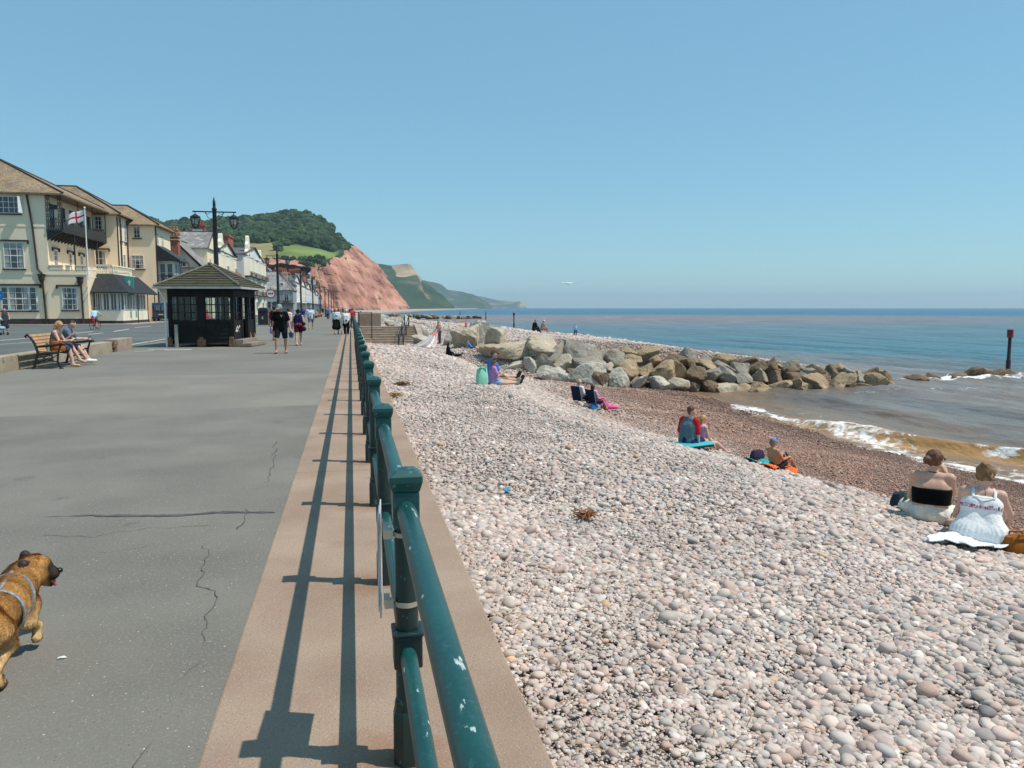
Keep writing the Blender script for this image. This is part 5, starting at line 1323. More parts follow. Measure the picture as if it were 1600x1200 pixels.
mb = MB(); mb.obox((0, 3.37, 1.68), (1.6, .03, .8), rx=R(-34)); mb.build('windscreen', M('van_glass', (.1, .17, .13), .08), van)

red_ring = M('sign_red', (.50, .02, .03), .5, .05, 4); sw_ = M('sign_white_face', (.72, .73, .72), .5, .04, 4); sk_ = M('sign_black', (.02, .02, .02), .6, .1, 4)
post_grey = M('sign_post_grey', (.34, .33, .30), .6, .1, 5)
def disc(par, name, m, r0, r1, y, z, n=28):
    mb = MB()
    vs = []; fs = []
    for k in range(n):
        a = 2*math.pi*k/n
        for rr in (r0, r1):
            for yy in (y, y-.008): vs.append((rr*math.cos(a), yy, z+rr*math.sin(a)))
    for k in range(n):
        a, b = 4*k, 4*((k+1) % n); fs += [(a+1, a+3, b+3, b+1), (a, b, b+2, a+2), (a+2, b+2, b+3, a+3), (a, a+1, b+1, b)]
    mb.add(vs, fs); return mb.build(name, m, par)
def round_sign(label, u, vbase, vc, r, base_z=0.0, glyph='car', plate=False, rz=0):
    p = G(u, vbase, base_z); d = p.x*_sa+p.y*_ca; zc = EYE+(481-vc)/1200*d
    t = thing('road_sign', label, 'road sign', tuple(p), rz)
    mb = MB(); mb.tube([(0, .05, 0), (0, .05, zc+r+.25)], .05, 8); mb.build('pole', post_grey, t)
    f_ = disc(t, 'sign_face', sw_ if glyph != 'cycle' else M('sign_blue', (.02, .17, .42), .5, .05, 4), 0.001, r*.98, 0, zc)
    if glyph != 'cycle': disc(f_, 'red_border', red_ring, r*.80, r, -.012, zc)
    mb = MB()
    if glyph == 'car':
        mb.prism([(-.5*r, zc-.12*r), (.5*r, zc-.12*r), (.5*r, zc+.06*r), (.3*r, zc+.1*r), (.2*r, zc+.3*r), (-.22*r, zc+.3*r), (-.34*r, zc+.1*r), (-.5*r, zc+.06*r)], 'y', -.02, -.011)
        for s in (-1, 1): mb.box(s*.3*r-.09*r, s*.3*r+.09*r, -.02, -.011, zc-.24*r, zc-.121*r)
        mb.build('symbol', sk_, f_)
    elif glyph == 'bars':
        for s in (-.38, .0, .38): mb.prism([((s-.12)*r, zc-.16*r), ((s+.12)*r, zc-.16*r), ((s+.15)*r, zc+.02*r), ((s+.06)*r, zc+.2*r), ((s-.1)*r, zc+.2*r), ((s-.15)*r, zc+.02*r)], 'y', -.02, -.011)
        mb.build('symbol', sk_, f_)
    else:
        mb.prism([(-.5*r, zc-.08*r), (.1*r, zc-.08*r), (.1*r, zc-.3*r), (.55*r, zc), (.1*r, zc+.3*r), (.1*r, zc+.08*r), (-.5*r, zc+.08*r)], 'y', -.02, -.011); mb.build('symbol', sw_, f_)
    if plate:
        mb = MB(); mb.box(-r*1.05, r*1.05, -.012, 0, zc-r*1.75, zc-r*1.2); mb.build('plate', M('sign_plate_grey', (.40, .46, .48), .5, .06, 4), t)
    return t
round_sign('round red bordered road sign with a black vehicle symbol before the veranda', 190, 506, 461, .42)
round_sign('round red bordered road sign with a pale plate below, by the second lamp', 424.5, 508, 459, .42, glyph='bars', plate=True)
round_sign('blue round road sign with a white arrow in front of the hotel window', -1, 522, 462, .38, glyph='cycle')
# hanging teal board at the veranda
t = thing('hanging_sign', 'small teal hanging sign with a white mark above the black awning', 'sign', (xu(204, 86), 86, zv(447, xu(204, 86), 86)))
mb = MB(); mb.box(-.42, .42, -.04, .04, -.95, .95); mb.build('board', M('teal_board', (.06, .36, .30), .6, .06, 4), t, bevel=.02)
mb = MB(); mb.box(-.06, .06, -.055, -.041, -.5, .55); mb.box(-.16, .16, -.054, -.042, .3, .42); mb.build('mark', white_trim, t)
mb = MB(); mb.tube([(0, 0, .95), (0, 0, 1.3), (-1.8, 0, 1.3)], .04, 6); mb.tube([(0, 0, -.95), (0, 0, -6.3)], .05, 6); mb.build('bracket', post_grey, t)
for u in (204, 212.5):
    p = thing('notice_board', 'green notice panel on the wall below the veranda windows, ' + ('the one nearer the road sign' if u == 204 else 'the one beside the thin drainpipe'), 'notice', (VX+.02, yu(u, VX), 0))
    mb = MB(); mb.box(0, .03, -.22, .22, .65, 1.25); mb.build('panel', M('teal_board', (.06, .36, .30), .6), p); mb = MB(); mb.box(.032, .04, -.16, .16, .75, 1.15); mb.build('paper', M('notice_green', (.16, .45, .38), .7, .1, 9), p)
# flag
fp = G(140.5, 507); fp = Vector((xu(140.5, 80.2), 80.2, 0))
fl = thing('flagpole', 'white flagpole with a white flag bearing a red cross before the hotel', 'flagpole', tuple(fp))
zt = zv(329, fp.x, fp.y)
mb = MB(); mb.tube([(0, 0, 4.2), (0, 0, zt)], [.07, .05], 8); mb.ball((0, 0, zt+.05), .1, 8, 6); mb.tube([(.0, 0, 4.5), (.3, 1.3, 4.5)], .05, 6); mb.tube([(.0, 0, 5.2), (.3, 1.3, 5.2)], .05, 6); mb.build('pole', white_trim, fl)
mb = MB(); nxf, nzf = 20, 12; fw_, fh_ = 1.85, 1.0
vs = []
for i in range(nxf+1):
    for j in range(nzf+1):
        s, q_ = i/nxf, j/nzf
        vs.append((-.07-s*fw_*.72, .25*math.sin(s*5+q_*1.2)*s-.1*s, zt-.12-fh_+q_*fh_-s*.55-.10*math.sin(s*6+q_)*s))
fs = []; ms = []
for i in range(nxf):
    for j in range(nzf):
        fs.append((i*(nzf+1)+j, (i+1)*(nzf+1)+j, (i+1)*(nzf+1)+j+1, i*(nzf+1)+j+1)); ms.append(1 if (5 <= j <= 6 or 9 <= i <= 10) else 0)
mb.add(vs, fs); mb.m = ms
fo = mb.build('flag', [cloth((.76, .76, .76)), cloth((.50, .03, .04))], fl, smooth=60); so = fo.modifiers.new('thickness', 'SOLIDIFY'); so.thickness = .01

# ---------------------------------------------------------------- beach steps with handrails
st = thing('beach_steps', 'wide concrete steps leading from the promenade down to the beach', 'steps', (0, 0, 0))
step_m = M('step_concrete', (.30, .22, .16), .92, 0, 2, .4, 30, col2=(.42, .33, .26), dist=.01)
mb = MB(); y0 = 66.6
for k in range(9): mb.box(.705, 5.3, y0-.75*(k+1), y0-.75*k+(.0 if k else 1.2), -3, .02-.172*k)
mb.box(.705, 5.29, y0-6.0, y0+.1, -3, -1.56)
mb.build('flight', step_m, st)
mb = MB()
for k in range(9): mb.box(.71, 5.28, y0-.75*(k+1)-.012, y0-.75*(k+1)+.22, .022-.172*k, .030-.172*k)
mb.build('nosing', M('worn_nosing', (.50, .41, .33), .9, .1, 5), st)
mb = MB(); mb.prism([(y0+1.2, -3), (y0+1.2, .12), (y0-.5, .12), (y0-6.2, -1.1), (y0-6.2, -3)], 'x', 5.3, 5.72); mb.build('side_wall', step_m, st, bevel=.02)
ir = lamp_iron
hr = thing('handrail', 'black handrails running down the beach steps', 'handrail', (0, 0, 0))
for dx in (0, .35):
    mb = MB(); mb.tube([(4.5+dx, y0+.6, .95), (4.5+dx, y0, .95), (3.6+dx, y0-6.2, -.55)], .035, 6); mb.tube([(4.5+dx, y0+.6, .5), (4.5+dx, y0, .5), (3.6+dx, y0-6.2, -1.0)], .025, 6)
    for s in (0, .5, 1): mb.tube([(4.5+dx-.9*s, y0-6.2*s, -1.45*s-.02), (4.5+dx-.9*s, y0-6.2*s, .97-1.5*s)], .05, 6)
    mb.build('rail', ir, hr)
mb = MB(); mb.tube([(.25, 62.3, 0), (.25, 62.3, 1.25), (1.6, 62.3, 1.25), (1.6, 62.3, -1.2)], .04, 6); g_ = mb.build('gate_rail', ir); tag(g_, 'dark tubular gate rail at the head of the beach steps', 'gate')
mb = MB(); mb.prism([(69, -3), (69, 1.15), (84, 1.15), (86, .3), (86, -3)], 'x', .72, 2.6); b_ = mb.build('concrete_block', conc, bevel=.04); tag(b_, 'pale concrete splash wall beyond the beach steps', 'wall')

# ---------------------------------------------------------------- marker posts in the sea, gull
def marker(label, u, vb, vt, z=-3.55, head=True, w=1.0):
    p = G(u, vb, z); d = p.x*_sa+p.y*_ca; top = EYE+(481-vt)/1200*d
    t = thing('marker_post', label, 'marker post', tuple(p), 0, 'red topped marker posts in the sea')
    t.location.z = -6
    mb = MB(); mb.lathe([(.17*w, 0), (.17*w, 3.5), (.13*w, 3.6), (.12*w, top+6)], (0, 0, 0), 10); mb.build('pole', M('marker_dark', (.035, .022, .025), .7, .3, 4), t, smooth=40)
    if head:
        h = (top+6); mb = MB()
        for k in range(8):
            a = 2*math.pi*k/8; mb.obox((.2*w*math.cos(a), .2*w*math.sin(a), h-.25), (.03, .11*w, .6), a)
        mb.lathe([(.22*w, h-.5), (.22*w, h-.44)], (0, 0, 0), 10); mb.lathe([(.23*w, h), (.23*w, h+.06), (.05, h+.1)], (0, 0, 0), 10)
        mb.build('topmark', M('marker_red', (.26, .035, .045), .7, .2, 5), t)
    return t
marker('dark marker post with red slatted topmark standing in the surf off the rocks', 1574.5, 584, 516)
marker('thin dark marker post with red top in the sea beyond the pebble bank', 803, 512, 489, w=1.3)
marker('thin dark marker post off the end of the far rocks', 759, 499, 487, w=1.6, head=False)
marker('tiny pale marker post farthest out by the distant rocks', 719, 492.5, 486, w=2.0, head=False)
gp = D(888, 443.5, 52)
gl = thing('gull', 'white gull gliding over the sea with wings outstretched', 'bird', tuple(gp), R(8))
V_, F_ = surf([((0, -.22, 0), (0, .12, .01), .035, .06), ((0, .12, .01), (0, .24, .03), .05, .035), ((0, .24, .03), (0, .31, .02), .014, .008), ((0, -.22, 0), (0, -.36, 0), .03, .02),
               ((0, .06, .03), (-.34, .10, .07), .05, .025), ((-.34, .10, .07), (-.66, -.02, .05), .025, .008), ((0, .0, .03), (-.34, .03, .07), .04, .02), ((0, .06, .03), (.34, .10, .07), .05, .025), ((.34, .10, .07), (.66, -.02, .05), .025, .008), ((0, .0, .03), (.34, .03, .07), .04, .02)], .012, .02)
gm_ = mesh_np('body', V_, F_, [M('gull_white', (.8, .8, .79), .8, .05, 9), M('gull_dark', (.08, .08, .09), .8)], gl, True, midx=(np.abs(V_[F_[:, 0], 0]) > .56).astype(int))
# ================================================================ rock groynes: every boulder a thing
def rock_mat(name, a, b, lich):
    return M(name, a, .92, 0, .9, 1.0, 5, col2=b, dist=.09, spec=.2, extra=chain(overlay_spots(2.3, lich, .52, .68), overlay_spots(9, tuple(x*.55 for x in a), .60, .74), overlay_spots(1.2, tuple(min(1, x*1.25) for x in b), .58, .72)))
RK = {'pale grey': rock_mat('rock_pale', (.385, .355, .29), (.49, .46, .39), (.28, .26, .21)), 'light tan': rock_mat('rock_tan_light', (.38, .32, .23), (.49, .42, .32), (.33, .27, .19)),
      'grey': rock_mat('rock_grey', (.225, .195, .155), (.325, .29, .235), (.17, .17, .15)), 'tan brown': rock_mat('rock_tan', (.28, .205, .125), (.40, .30, .19), (.20, .14, .085)),
      'dark brown': rock_mat('rock_brown', (.14, .10, .065), (.23, .165, .105), (.08, .065, .05))}
_bm = {}
def ico(n):
    if n not in _bm:
        bm = bmesh.new(); bmesh.ops.create_icosphere(bm, subdivisions=n, radius=1)
        _bm[n] = (np.array([x.co[:] for x in bm.verts]), np.array([[q.index for q in p.verts] for p in bm.faces])); bm.free()
    return _bm[n]
RMESH = 0
def boulder(label, col, c, size, seed, group, sub=4, rz=None):
    g = np.random.default_rng(seed); v, f = ico(sub)
    n = g.integers(9, 15); N_ = g.normal(size=(n, 3)); N_ /= np.linalg.norm(N_, axis=1)[:, None]
    dd = g.uniform(.50, .88, n)
    q = v@N_.T; r_ = np.where(q > .05, dd[None]/np.maximum(q, .05), 9)
    r_ = -np.log(np.exp(-r_*34).sum(1))/34; r_ = np.minimum(r_, 1.25)
    P = v*r_[:, None]
    P = P*(1+.07*fbm(P[:, 0]*2.2+seed*1.7, P[:, 1]*2.2, P[:, 2]*2.2, 4)[:, None]+.035*vnoise(P[:, 0]*7+seed, P[:, 1]*9, P[:, 2]*9)[:, None])
    P = P*np.array(size)[None]
    a = g.uniform(0, 6.28) if rz is None else rz; t = g.normal(0, .25)
    Rm = np.array(Matrix.Rotation(a, 3, 'Z') @ Matrix.Rotation(t, 3, 'X') @ Matrix.Rotation(g.normal(0, .2), 3, 'Y')); P = P@Rm.T
    o = mesh_np('boulder', P, f, RK[col], smooth=True, loc=c, sharp=24)
    tag(o, label, 'boulder', group); return o
GA = 'boulders of the nearer rock groyne'
def yfront(X): return np.interp(X, [8, 10.5, 16, 21, 31, 37, 43], [48.2, 46.0, 44.6, 44.2, 44.6, 46.6, 48.0])
seed = 100
zbf0 = lambda x, y: float(zb(x, y))
def where(X, row):
    a = 'by the pebble bank' if X < 13 else ('above the wet shingle' if X < 19.5 else ('above the brown shallows' if X < 29 else 'near the surf'))
    return f"{['foot', 'second', 'third', 'top'][row]} row of the nearer groyne {a}"
shapes = ['angular', 'flat topped', 'rounded', 'blocky', 'wedge shaped', 'tilted']
for row, (dy, dz, x0, x1, st) in enumerate(((.0, .30, 11.5, 36.5, 1.16), (1.0, 1.10, 11.5, 37.0, 1.16), (2.1, 1.75, 10.6, 38, 1.22), (3.3, 2.05, 10.2, 40, 1.35))):
    X = x0+random.uniform(0, .6)
    while X < x1:
        seed += 1
        yf = float(yfront(X))+dy+random.uniform(-.3, .3)
        base = float(zb(X, yfront(X)-.6)); topz = float(np.interp(X, [8, 12, 16, 20, 26, 31, 36, 40], [-1.25, -.92, -.86, -1.18, -1.85, -2.42, -2.95, -3.45]))
        H_ = topz-max(base, -3.75)
        zc = max(base, -3.75)+H_*(.12+.30*row)+random.uniform(-.12, .12)
        if row == 3: zc = topz-.42+random.uniform(-.1, .18)
        s = random.uniform(.62, 1.06)*(1.05 if row < 2 else .88)*(1.0 if X < 30 else .85)
        sz = (s*random.uniform(.95, 1.3), s*random.uniform(.75, 1.0), s*random.uniform(.62, .85))
        r0 = random.random()
        if row == 0: col = 'pale grey' if X < 18.5 and r0 < .85 else ('light tan' if X < 24 and r0 < .5 else ('tan brown' if r0 < .75 else 'dark brown'))
        elif X < 16: col = 'light tan' if r0 < .34 else ('grey' if r0 < .7 else 'pale grey')
        elif X < 26: col = 'grey' if r0 < .42 else ('tan brown' if r0 < .7 else ('light tan' if r0 < .85 else 'dark brown'))
        else: col = 'tan brown' if r0 < .5 else ('dark brown' if r0 < .88 else 'grey')
        boulder(f'{random.choice(shapes)} {col} boulder, {where(X, row)}', col, (X, yf, zc), sz, seed, GA)
        X += st*random.uniform(.85, 1.15)
# landward end: a few very large slabs, seated on the stones
for lb, col, u, v, sz, rz in (('big cream boulder with a shaded brown face behind the reclining child', 'light tan', 728, 543, (1.15, 1.0, 1.15), .4), ('long low tan slab on the pebbles beyond the reclining child', 'light tan', 796, 556, (1.95, 1.1, .75), .15),
                              ('pale slab behind the long tan slab', 'light tan', 775, 541, (1.4, 1.1, .95), 1.0), ('pale pointed boulder at the landward end of the groyne', 'pale grey', 748, 535, (1.2, 1.1, 1.35), 2.0),
                              ('pale boulder behind the man holding the sheet', 'pale grey', 706, 538, (1.0, .95, .8), 2.4), ('flat pale slab beside the steps and the standing man', 'pale grey', 664, 537, (1.2, .9, .6), .7),
                              ('small dark boulder near the foot of the steps', 'grey', 655, 530, (.7, .7, .6), .3), ('broad tan slab on the crest where the walkers pass', 'light tan', 845, 549, (1.5, 1.1, .8), .3),
                              ('smooth pale slab half buried at the edge of the pebbles', 'pale grey', 812, 572, (1.1, .5, .3), .3), ('white slab half buried beside the playing children', 'pale grey', 832, 578, (.9, .6, .5), .2),
                              ('pale green grey wedge boulder at the end of the pebbles', 'pale grey', 922, 600, (1.3, .8, .8), .1), ('grey boulder between the tan crest slab and the white slab', 'grey', 868, 566, (1.1, .9, .9), .9),
                              ('dark grey boulder above the white slab and the children', 'grey', 893, 572, (1.2, .9, 1.1), 1.9), ('pale boulder leaning on the tan crest slab', 'pale grey', 852, 562, (1.0, .9, .7), 2.6)):
    p = BG(u, v); seed += 1; p.z = zbf0(p.x, p.y)+sz[2]*.38; boulder(lb, col, tuple(p), sz, seed, GA, rz=rz)
# awash beyond the tip
for k, (X, Y, s) in enumerate(((39.5, 47.5, .9), (41.3, 48.2, .8), (43.5, 48.7, .7), (45.5, 49.2, 1.1), (47.4, 49.3, .9), (49.6, 49.8, .7), (42.5, 47.2, .5))):
    seed += 1; boulder('dark wet boulder awash in the white surf off the groyne tip', 'dark brown', (X, Y, -3.55), (s*1.2, s, s*.6), seed, 'wet boulders awash in the surf', 3)
# far groyne and the rocks banked against the wall beyond the steps
GB = 'pale boulders banked against the wall beyond the steps'; GC = 'boulders of the far rock groyne'; GD = 'boulders of the farthest groyne'
for k in range(105):
    Y = 84+96*random.random()**1.2; q = random.random(); X = 2.2+q*(7.5+.02*(Y-90)); z = .25-q*2.2+random.uniform(-.3, .2); s = random.uniform(.7, 1.25); seed += 1
    boulder('pale boulder in the heap against the promenade wall beyond the steps', random.choice(['pale grey', 'pale grey', 'grey', 'pale grey']), (X, Y, z), (s*1.1, s*.9, s*.75), seed, GB, 3)
for k in range(78):
    q = random.random(); X = 9+q*25; Y = 168+q*14+random.uniform(-4, 4); z = float(np.interp(q, [0, .5, 1], [-1.2, -1.9, -3.2]))+random.uniform(-.9, .2); s = random.uniform(.8, 1.4)*(1.15 if q < .7 else .9); seed += 1
    col = random.choice(['grey', 'dark brown', 'grey', 'tan brown']) if q > .25 else random.choice(['pale grey', 'grey'])
    boulder(f'{col} boulder in the far groyne beyond the walkers on the beach', col, (X, Y, z), (s*1.2, s, s*.7), seed, GC, 3)
for k in range(46):
    q = random.random(); X = 16+q*46; Y = 352+q*22+random.uniform(-5, 5); z = float(np.interp(q, [0, 1], [-1.6, -3.3]))+random.uniform(-.5, .2); s = random.uniform(1.1, 1.8); seed += 1
    boulder('dark boulder in the farthest groyne before the blue sea', random.choice(['grey', 'dark brown']), (X, Y, z), (s*1.5, s, s*.7), seed, GD, 2)
# ================================================================ people, their things, the dog
def vec(fwd, out=0.0, side=1):
    f, o = R(fwd), R(out)
    return Vector((side*math.sin(o), math.sin(f)*math.cos(o), -math.cos(f)*math.cos(o)))
SK1 = (.50, .27, .18); SK2 = (.56, .33, .23); SK3 = (.43, .22, .14); SK4 = (.60, .36, .27)
class Person:
    def __init__(s, label, loc, az, H=1.72, lean=0, leanx=0, head=(0, 0), legs=((0, 3), (0, 3)), shins=((0, 0), (0, 0)), uarm=((5, 10), (5, 10)), farm=((15, 4), (15, 4)),
                 seat=None, sk=SK1, h=.014, detail=False, group=None, cat='person', foot=(90, 90), build=1.0, footyaw=(0, 0)):
        s.k = k = H/1.75; s.h = h; s.detail = detail; s.b = build
        s.t = thing('person', label, cat, tuple(loc), -R(az), group); s.skin = sk
        tw = Matrix.Rotation(R(leanx), 3, 'Y')
        up = tw @ Vector((0, math.sin(R(lean)), math.cos(R(lean)))); fw = Vector((0, math.cos(R(lean)), -math.sin(R(lean)))); rt = tw @ Vector((1, 0, 0))
        J = s.J = {}; pel = Vector((0, 0, 0))
        J['pel'] = pel; J['chest'] = pel+up*.30; J['neck'] = pel+up*.49+fw*.01
        hp, hy = R(head[0]), R(head[1])
        hf = Vector((math.sin(hy)*math.cos(hp), math.cos(hy)*math.cos(hp), -math.sin(hp))); hu = Vector((math.sin(hy)*math.sin(hp), math.cos(hy)*math.sin(hp), math.cos(hp))); hr = hf.cross(hu)
        s.hf, s.hu, s.hr = hf, hu, hr; s.up, s.fw, s.rt = up, fw, rt
        J['head'] = J['neck']+up*.06+hu*.10+hf*.02
        for i, sd in ((0, -1), (1, 1)):
            hip = pel+Vector((sd*.088, 0, -.02)); kn = hip+vec(*legs[i], sd)*.42; an = kn+vec(*shins[i], sd)*.41
            sh = pel+up*.43+rt*(sd*.165*build); el = sh+vec(*uarm[i], sd)*.285; wr = el+vec(*farm[i], sd)*.25
            fd = Vector((math.sin(R(footyaw[i]))*math.sin(R(foot[i])), math.sin(R(foot[i]))*math.cos(R(footyaw[i])), -math.cos(R(foot[i]))))
            J['hip', i], J['knee', i], J['ank', i], J['sh', i], J['el', i], J['wr', i] = hip, kn, an, sh, el, wr; J['heel', i] = an+Vector((0, -.02, -.035)); J['toe', i] = J['heel', i]+fd*.18+Vector((0, 0, -.005))
            s.hd = getattr(s, 'hd', {}); s.hd[i] = (wr-el).normalized()
        if seat is None: dz = -min(min(J['heel', i].z, J['toe', i].z) for i in (0, 1))+.04
        else: dz = seat+.105
        for q in J: J[q] = (J[q]+Vector((0, 0, dz)))*k
        s.body()
    def pr(s, a, b, ra, rb, kk=None):
        J = s.J; a = J[a] if not isinstance(a, Vector) else a; b = J[b] if not isinstance(b, Vector) else b
        r_ = (a, b, ra*s.k, rb*s.k)
        return r_+((kk*s.k,) if kk else ())
    def torso(s, e=0.0, lo=0.0, hi=1.0, sh=True):
        J = s.J; k = s.k; x = s.rt*k; b = s.b; o = []
        P0 = J['pel']; C = J['chest']; N = J['neck']
        A = P0.lerp(C, lo) if lo else P0; 
        o += [s.pr(A+x*(.058*q*b), C+x*(.078*q*b), .100*b+e, .105*b+e) for q in (-1, 0, 1)]
        if hi > .99:
            o += [s.pr(C+x*(.06*q*b), J['neck']+x*(.07*q)-s.up*.075*k, .105*b+e, .068+e) for q in (-1, 0, 1)]
            if sh: o += [s.pr(('sh', 0), ('sh', 1), .055+e, .055+e)]
        return o
    def pelvis(s, e=0.0): return [s.pr(('hip', 0), ('hip', 1), .102*s.b+e, .102*s.b+e), s.pr(s.J['pel']+Vector((0, -.03*s.k, 0)), s.J['pel']+s.up*.08*s.k, .105*s.b+e, .10*s.b+e)]
    def leg(s, i, e=0.0, f=2.0):
        J = s.J; a, b, c = J['hip', i], J['knee', i], J['ank', i]; o = []
        t = min(f, 1.0); o.append(s.pr(a, a.lerp(b, t), .086*s.b+e, (.086+(.058-.086)*t)*s.b**.5+e))
        if f > 1: t = f-1; o.append(s.pr(b, b.lerp(c, t), .055+e, .055+(.038-.055)*t+e)); 
        if f > 1.4: o.append(s.pr(b.lerp(c, .12), b.lerp(c, .5), .05+e, .05+e))
        return o
    def arm(s, i, e=0.0, f=2.0):
        J = s.J; a, b, c = J['sh', i], J['el', i], J['wr', i]; o = []
        t = min(f, 1.0); o.append(s.pr(a, a.lerp(b, t), .050*s.b**.5+e, .050+(.038-.050)*t+e))
        if f > 1: t = f-1; o.append(s.pr(b, b.lerp(c, t), .038+e, .038+(.026-.038)*t+e))
        return o
    def body(s):
        J = s.J; k = s.k; hf, hu, hr = s.hf*k, s.hu*k, s.hr*k; h = J['head']; o = []
        o += s.torso()+s.pelvis()
        for i in (0, 1):
            o += s.leg(i)+s.arm(i)+[s.pr(('heel', i), ('toe', i), .042, .030, .02), s.pr(('ank', i), ('heel', i), .04, .042)]
            w, d = J['wr', i], s.hd[i]
            if s.detail:
                sd = d.cross(s.up).normalized() if abs(d.dot(s.up)) < .95 else s.rt.copy(); nd = sd.cross(d).normalized()
                if nd.dot(s.fw) < 0 and abs(nd.dot(s.fw)) > .3: pass
                o.append(s.pr(w, w+d*.085*k, .026, .024, .02)); o += [s.pr(w+d*.03*k+sd*q*.018*k, w+d*.085*k+sd*q*.026*k, .02, .016, .015) for q in (-1, 1)]
                for q, ln in ((-1.5, .062), (-.5, .075), (.5, .078), (1.5, .068)):
                    a = w+d*.09*k+sd*q*.02*k; m_ = a+(d*.8-nd*.35)*ln*.55*k+sd*q*.003*k; e_ = m_+(d*.45-nd*.8)*ln*.55*k
                    o.append(s.pr(a, m_, .0105, .0095, .005)); o.append(s.pr(m_, e_, .0095, .0075, .005))
                a = w+d*.03*k+sd*.028*k; m_ = a+(d*.6+sd*.7-nd*.3)*.045*k; o.append(s.pr(a, m_, .013, .011, .008)); o.append(s.pr(m_, m_+(d*.8-nd*.5)*.032*k, .011, .008, .005))
            else:
                o.append(s.pr(w, w+d*.09*k, .027, .03, .015)); o.append(s.pr(w+d*.09*k, w+d*.15*k, .026, .016, .015)); o.append(s.pr(w+d*.04*k, w+d*.085*k+s.rt*(.03*k if i == 0 else -.03*k), .014, .011, .01))
        o.append(s.pr('neck', h-hu*.06, .052, .046, .03))
        o += [s.pr(h-hf*.012+hu*.012, h-hf*.012+hu*.012, .090, .090, .03), s.pr(h+hf*.025-hu*.02, h+hf*.03-hu*.083, .068, .042, .03), s.pr(h-hf*.02-hu*.03, h-hf*.01-hu*.06, .07, .055, .03)]
        o += [s.pr(h+hf*.083-hu*.012, h+hf*.102-hu*.042, .009, .014, .008)]
        o += [s.pr(h+hr*.078*q-hu*.0-hf*.005, h+hr*.083*q-hu*.04-hf*.0, .015, .011, .008) for q in (-1, 1)]
        s.bodyo = sbuild('body', o, s.h, skin(s.skin), s.t, .025*k)
        if s.detail:
            mb = MB()
            for q in (-1, 1): mb.ball(tuple(h+hf*.083+hr*.032*q+hu*.002), .0105*k, 8, 6)
            mb.build('eye', M('eye_dark', (.03, .02, .015), .2, .1, 9), s.t, smooth=60)
            mb = MB(); mb.tube([h+hf*.074-hr*.022-hu*.068, h+hf*.083-hu*.066, h+hf*.074+hr*.022-hu*.068], .005*k, 6); mb.build('mouth', M('lips', (.36, .12, .10), .5, .1, 9), s.t)
    def piece(s, name, prims, col, k=.02, clip=None, h=None, jitter=0.0):
        m = col if not isinstance(col, (str, tuple)) else cloth(col)
        return sbuild(name, prims, h or s.h, m, s.t, k*s.k, clip, jitter=jitter)
    def top(s, col, sleeve=.6, hem=.0, e=.024, name='shirt', scol=None):
        o = s.torso(e, sh=not scol)
        if hem: o += [s.pr(s.J['pel']+s.rt*(.06*q*s.k)-Vector((0, 0, hem*s.k)), s.J['pel']+s.rt*(.06*q*s.k), .105*s.b+e, .105*s.b+e) for q in (-1, 1)]
        if sleeve and not scol:
            for i in (0, 1): o += s.arm(i, e+.004, sleeve)
        r_ = s.piece(name, o, col, jitter=.006 if s.detail else 0)
        if scol:
            for i in (0, 1): s.piece('sleeve', s.arm(i, e+.006, sleeve), scol)
        return r_
    def tank(s, col, e=.012, straps=True, name='top', hi=.55):
        J = s.J; o = s.torso(e, hi=0)
        C = J['chest']; o += [s.pr(C+s.rt*(.06*q*s.k), C+s.up*(hi*.14*s.k)+s.rt*(.066*q*s.k), .107*s.b+e, .10*s.b+e) for q in (-1, 0, 1)]
        r_ = s.piece(name, o, col)
        if straps:
            mb = MB()
            for q in (-1, 1):
                x = s.rt*(.095*q*s.k); mb.tube([C+x-s.fw*.10*s.k, J['neck']+x*.95-s.up*.03*s.k-s.fw*.055*s.k, J['neck']+x*.9-s.up*.015*s.k, J['neck']+x+s.fw*.07*s.k-s.up*.07*s.k, C+x+s.fw*.105*s.k+s.up*.05*s.k], .013*s.k, 6)
            mb.build('strap', cloth(col) if isinstance(col, (str, tuple)) else col, r_)
        return r_
    def bottom(s, col, f=.62, e=.015, name='shorts'):
        return s.piece(name, s.pelvis(.011)+s.leg(0, e+.003, f)+s.leg(1, e+.003, f)+[s.pr('pel', s.J['pel']+s.up*.10*s.k, .112*s.b, .104*s.b)], col, jitter=.006 if s.detail else 0)
    def skirt(s, col, f=.9, flare=.06, name='skirt'):
        o = s.pelvis(.015)
        for i in (0, 1):
            a, b = s.J['hip', i], s.J['hip', i].lerp(s.J['knee', i], f); o.append(s.pr(a, b, .11, .10+flare))
        a = (s.J['hip', 0]+s.J['hip', 1])/2; b = (s.J['knee', 0]+s.J['knee', 1])/2; o.append(s.pr(a, a.lerp(b, f), .12, .11+flare))
        return s.piece(name, o, col, .06)
    def shoes(s, col, e=.010, name='shoe'):
        for i in (0, 1): s.piece(name, [s.pr(('heel', i), ('toe', i), .042+e, .034+e), s.pr(s.J['ank', i]-Vector((0, 0, .01)), ('heel', i), .04+e, .042+e)], col)
    def sandals(s, col):
        for i in (0, 1):
            a, b = s.J['heel', i], s.J['toe', i]; mb = MB(); dn = Vector((0, 0, -.038*s.k))
            mb.tube([a+dn*1.0-(b-a)*.15, (a+b)/2+dn*.95, b+dn*.8+(b-a)*.12], .042*s.k, 8, flat=.25); c_ = a.lerp(b, .7); sd = Vector((.036*s.k, 0, 0)); mb.tube([c_-sd, c_+Vector((0, 0, .036*s.k)), c_+sd], .008*s.k, 6)
            mb.build('sandal', cloth(col), s.t, smooth=50)
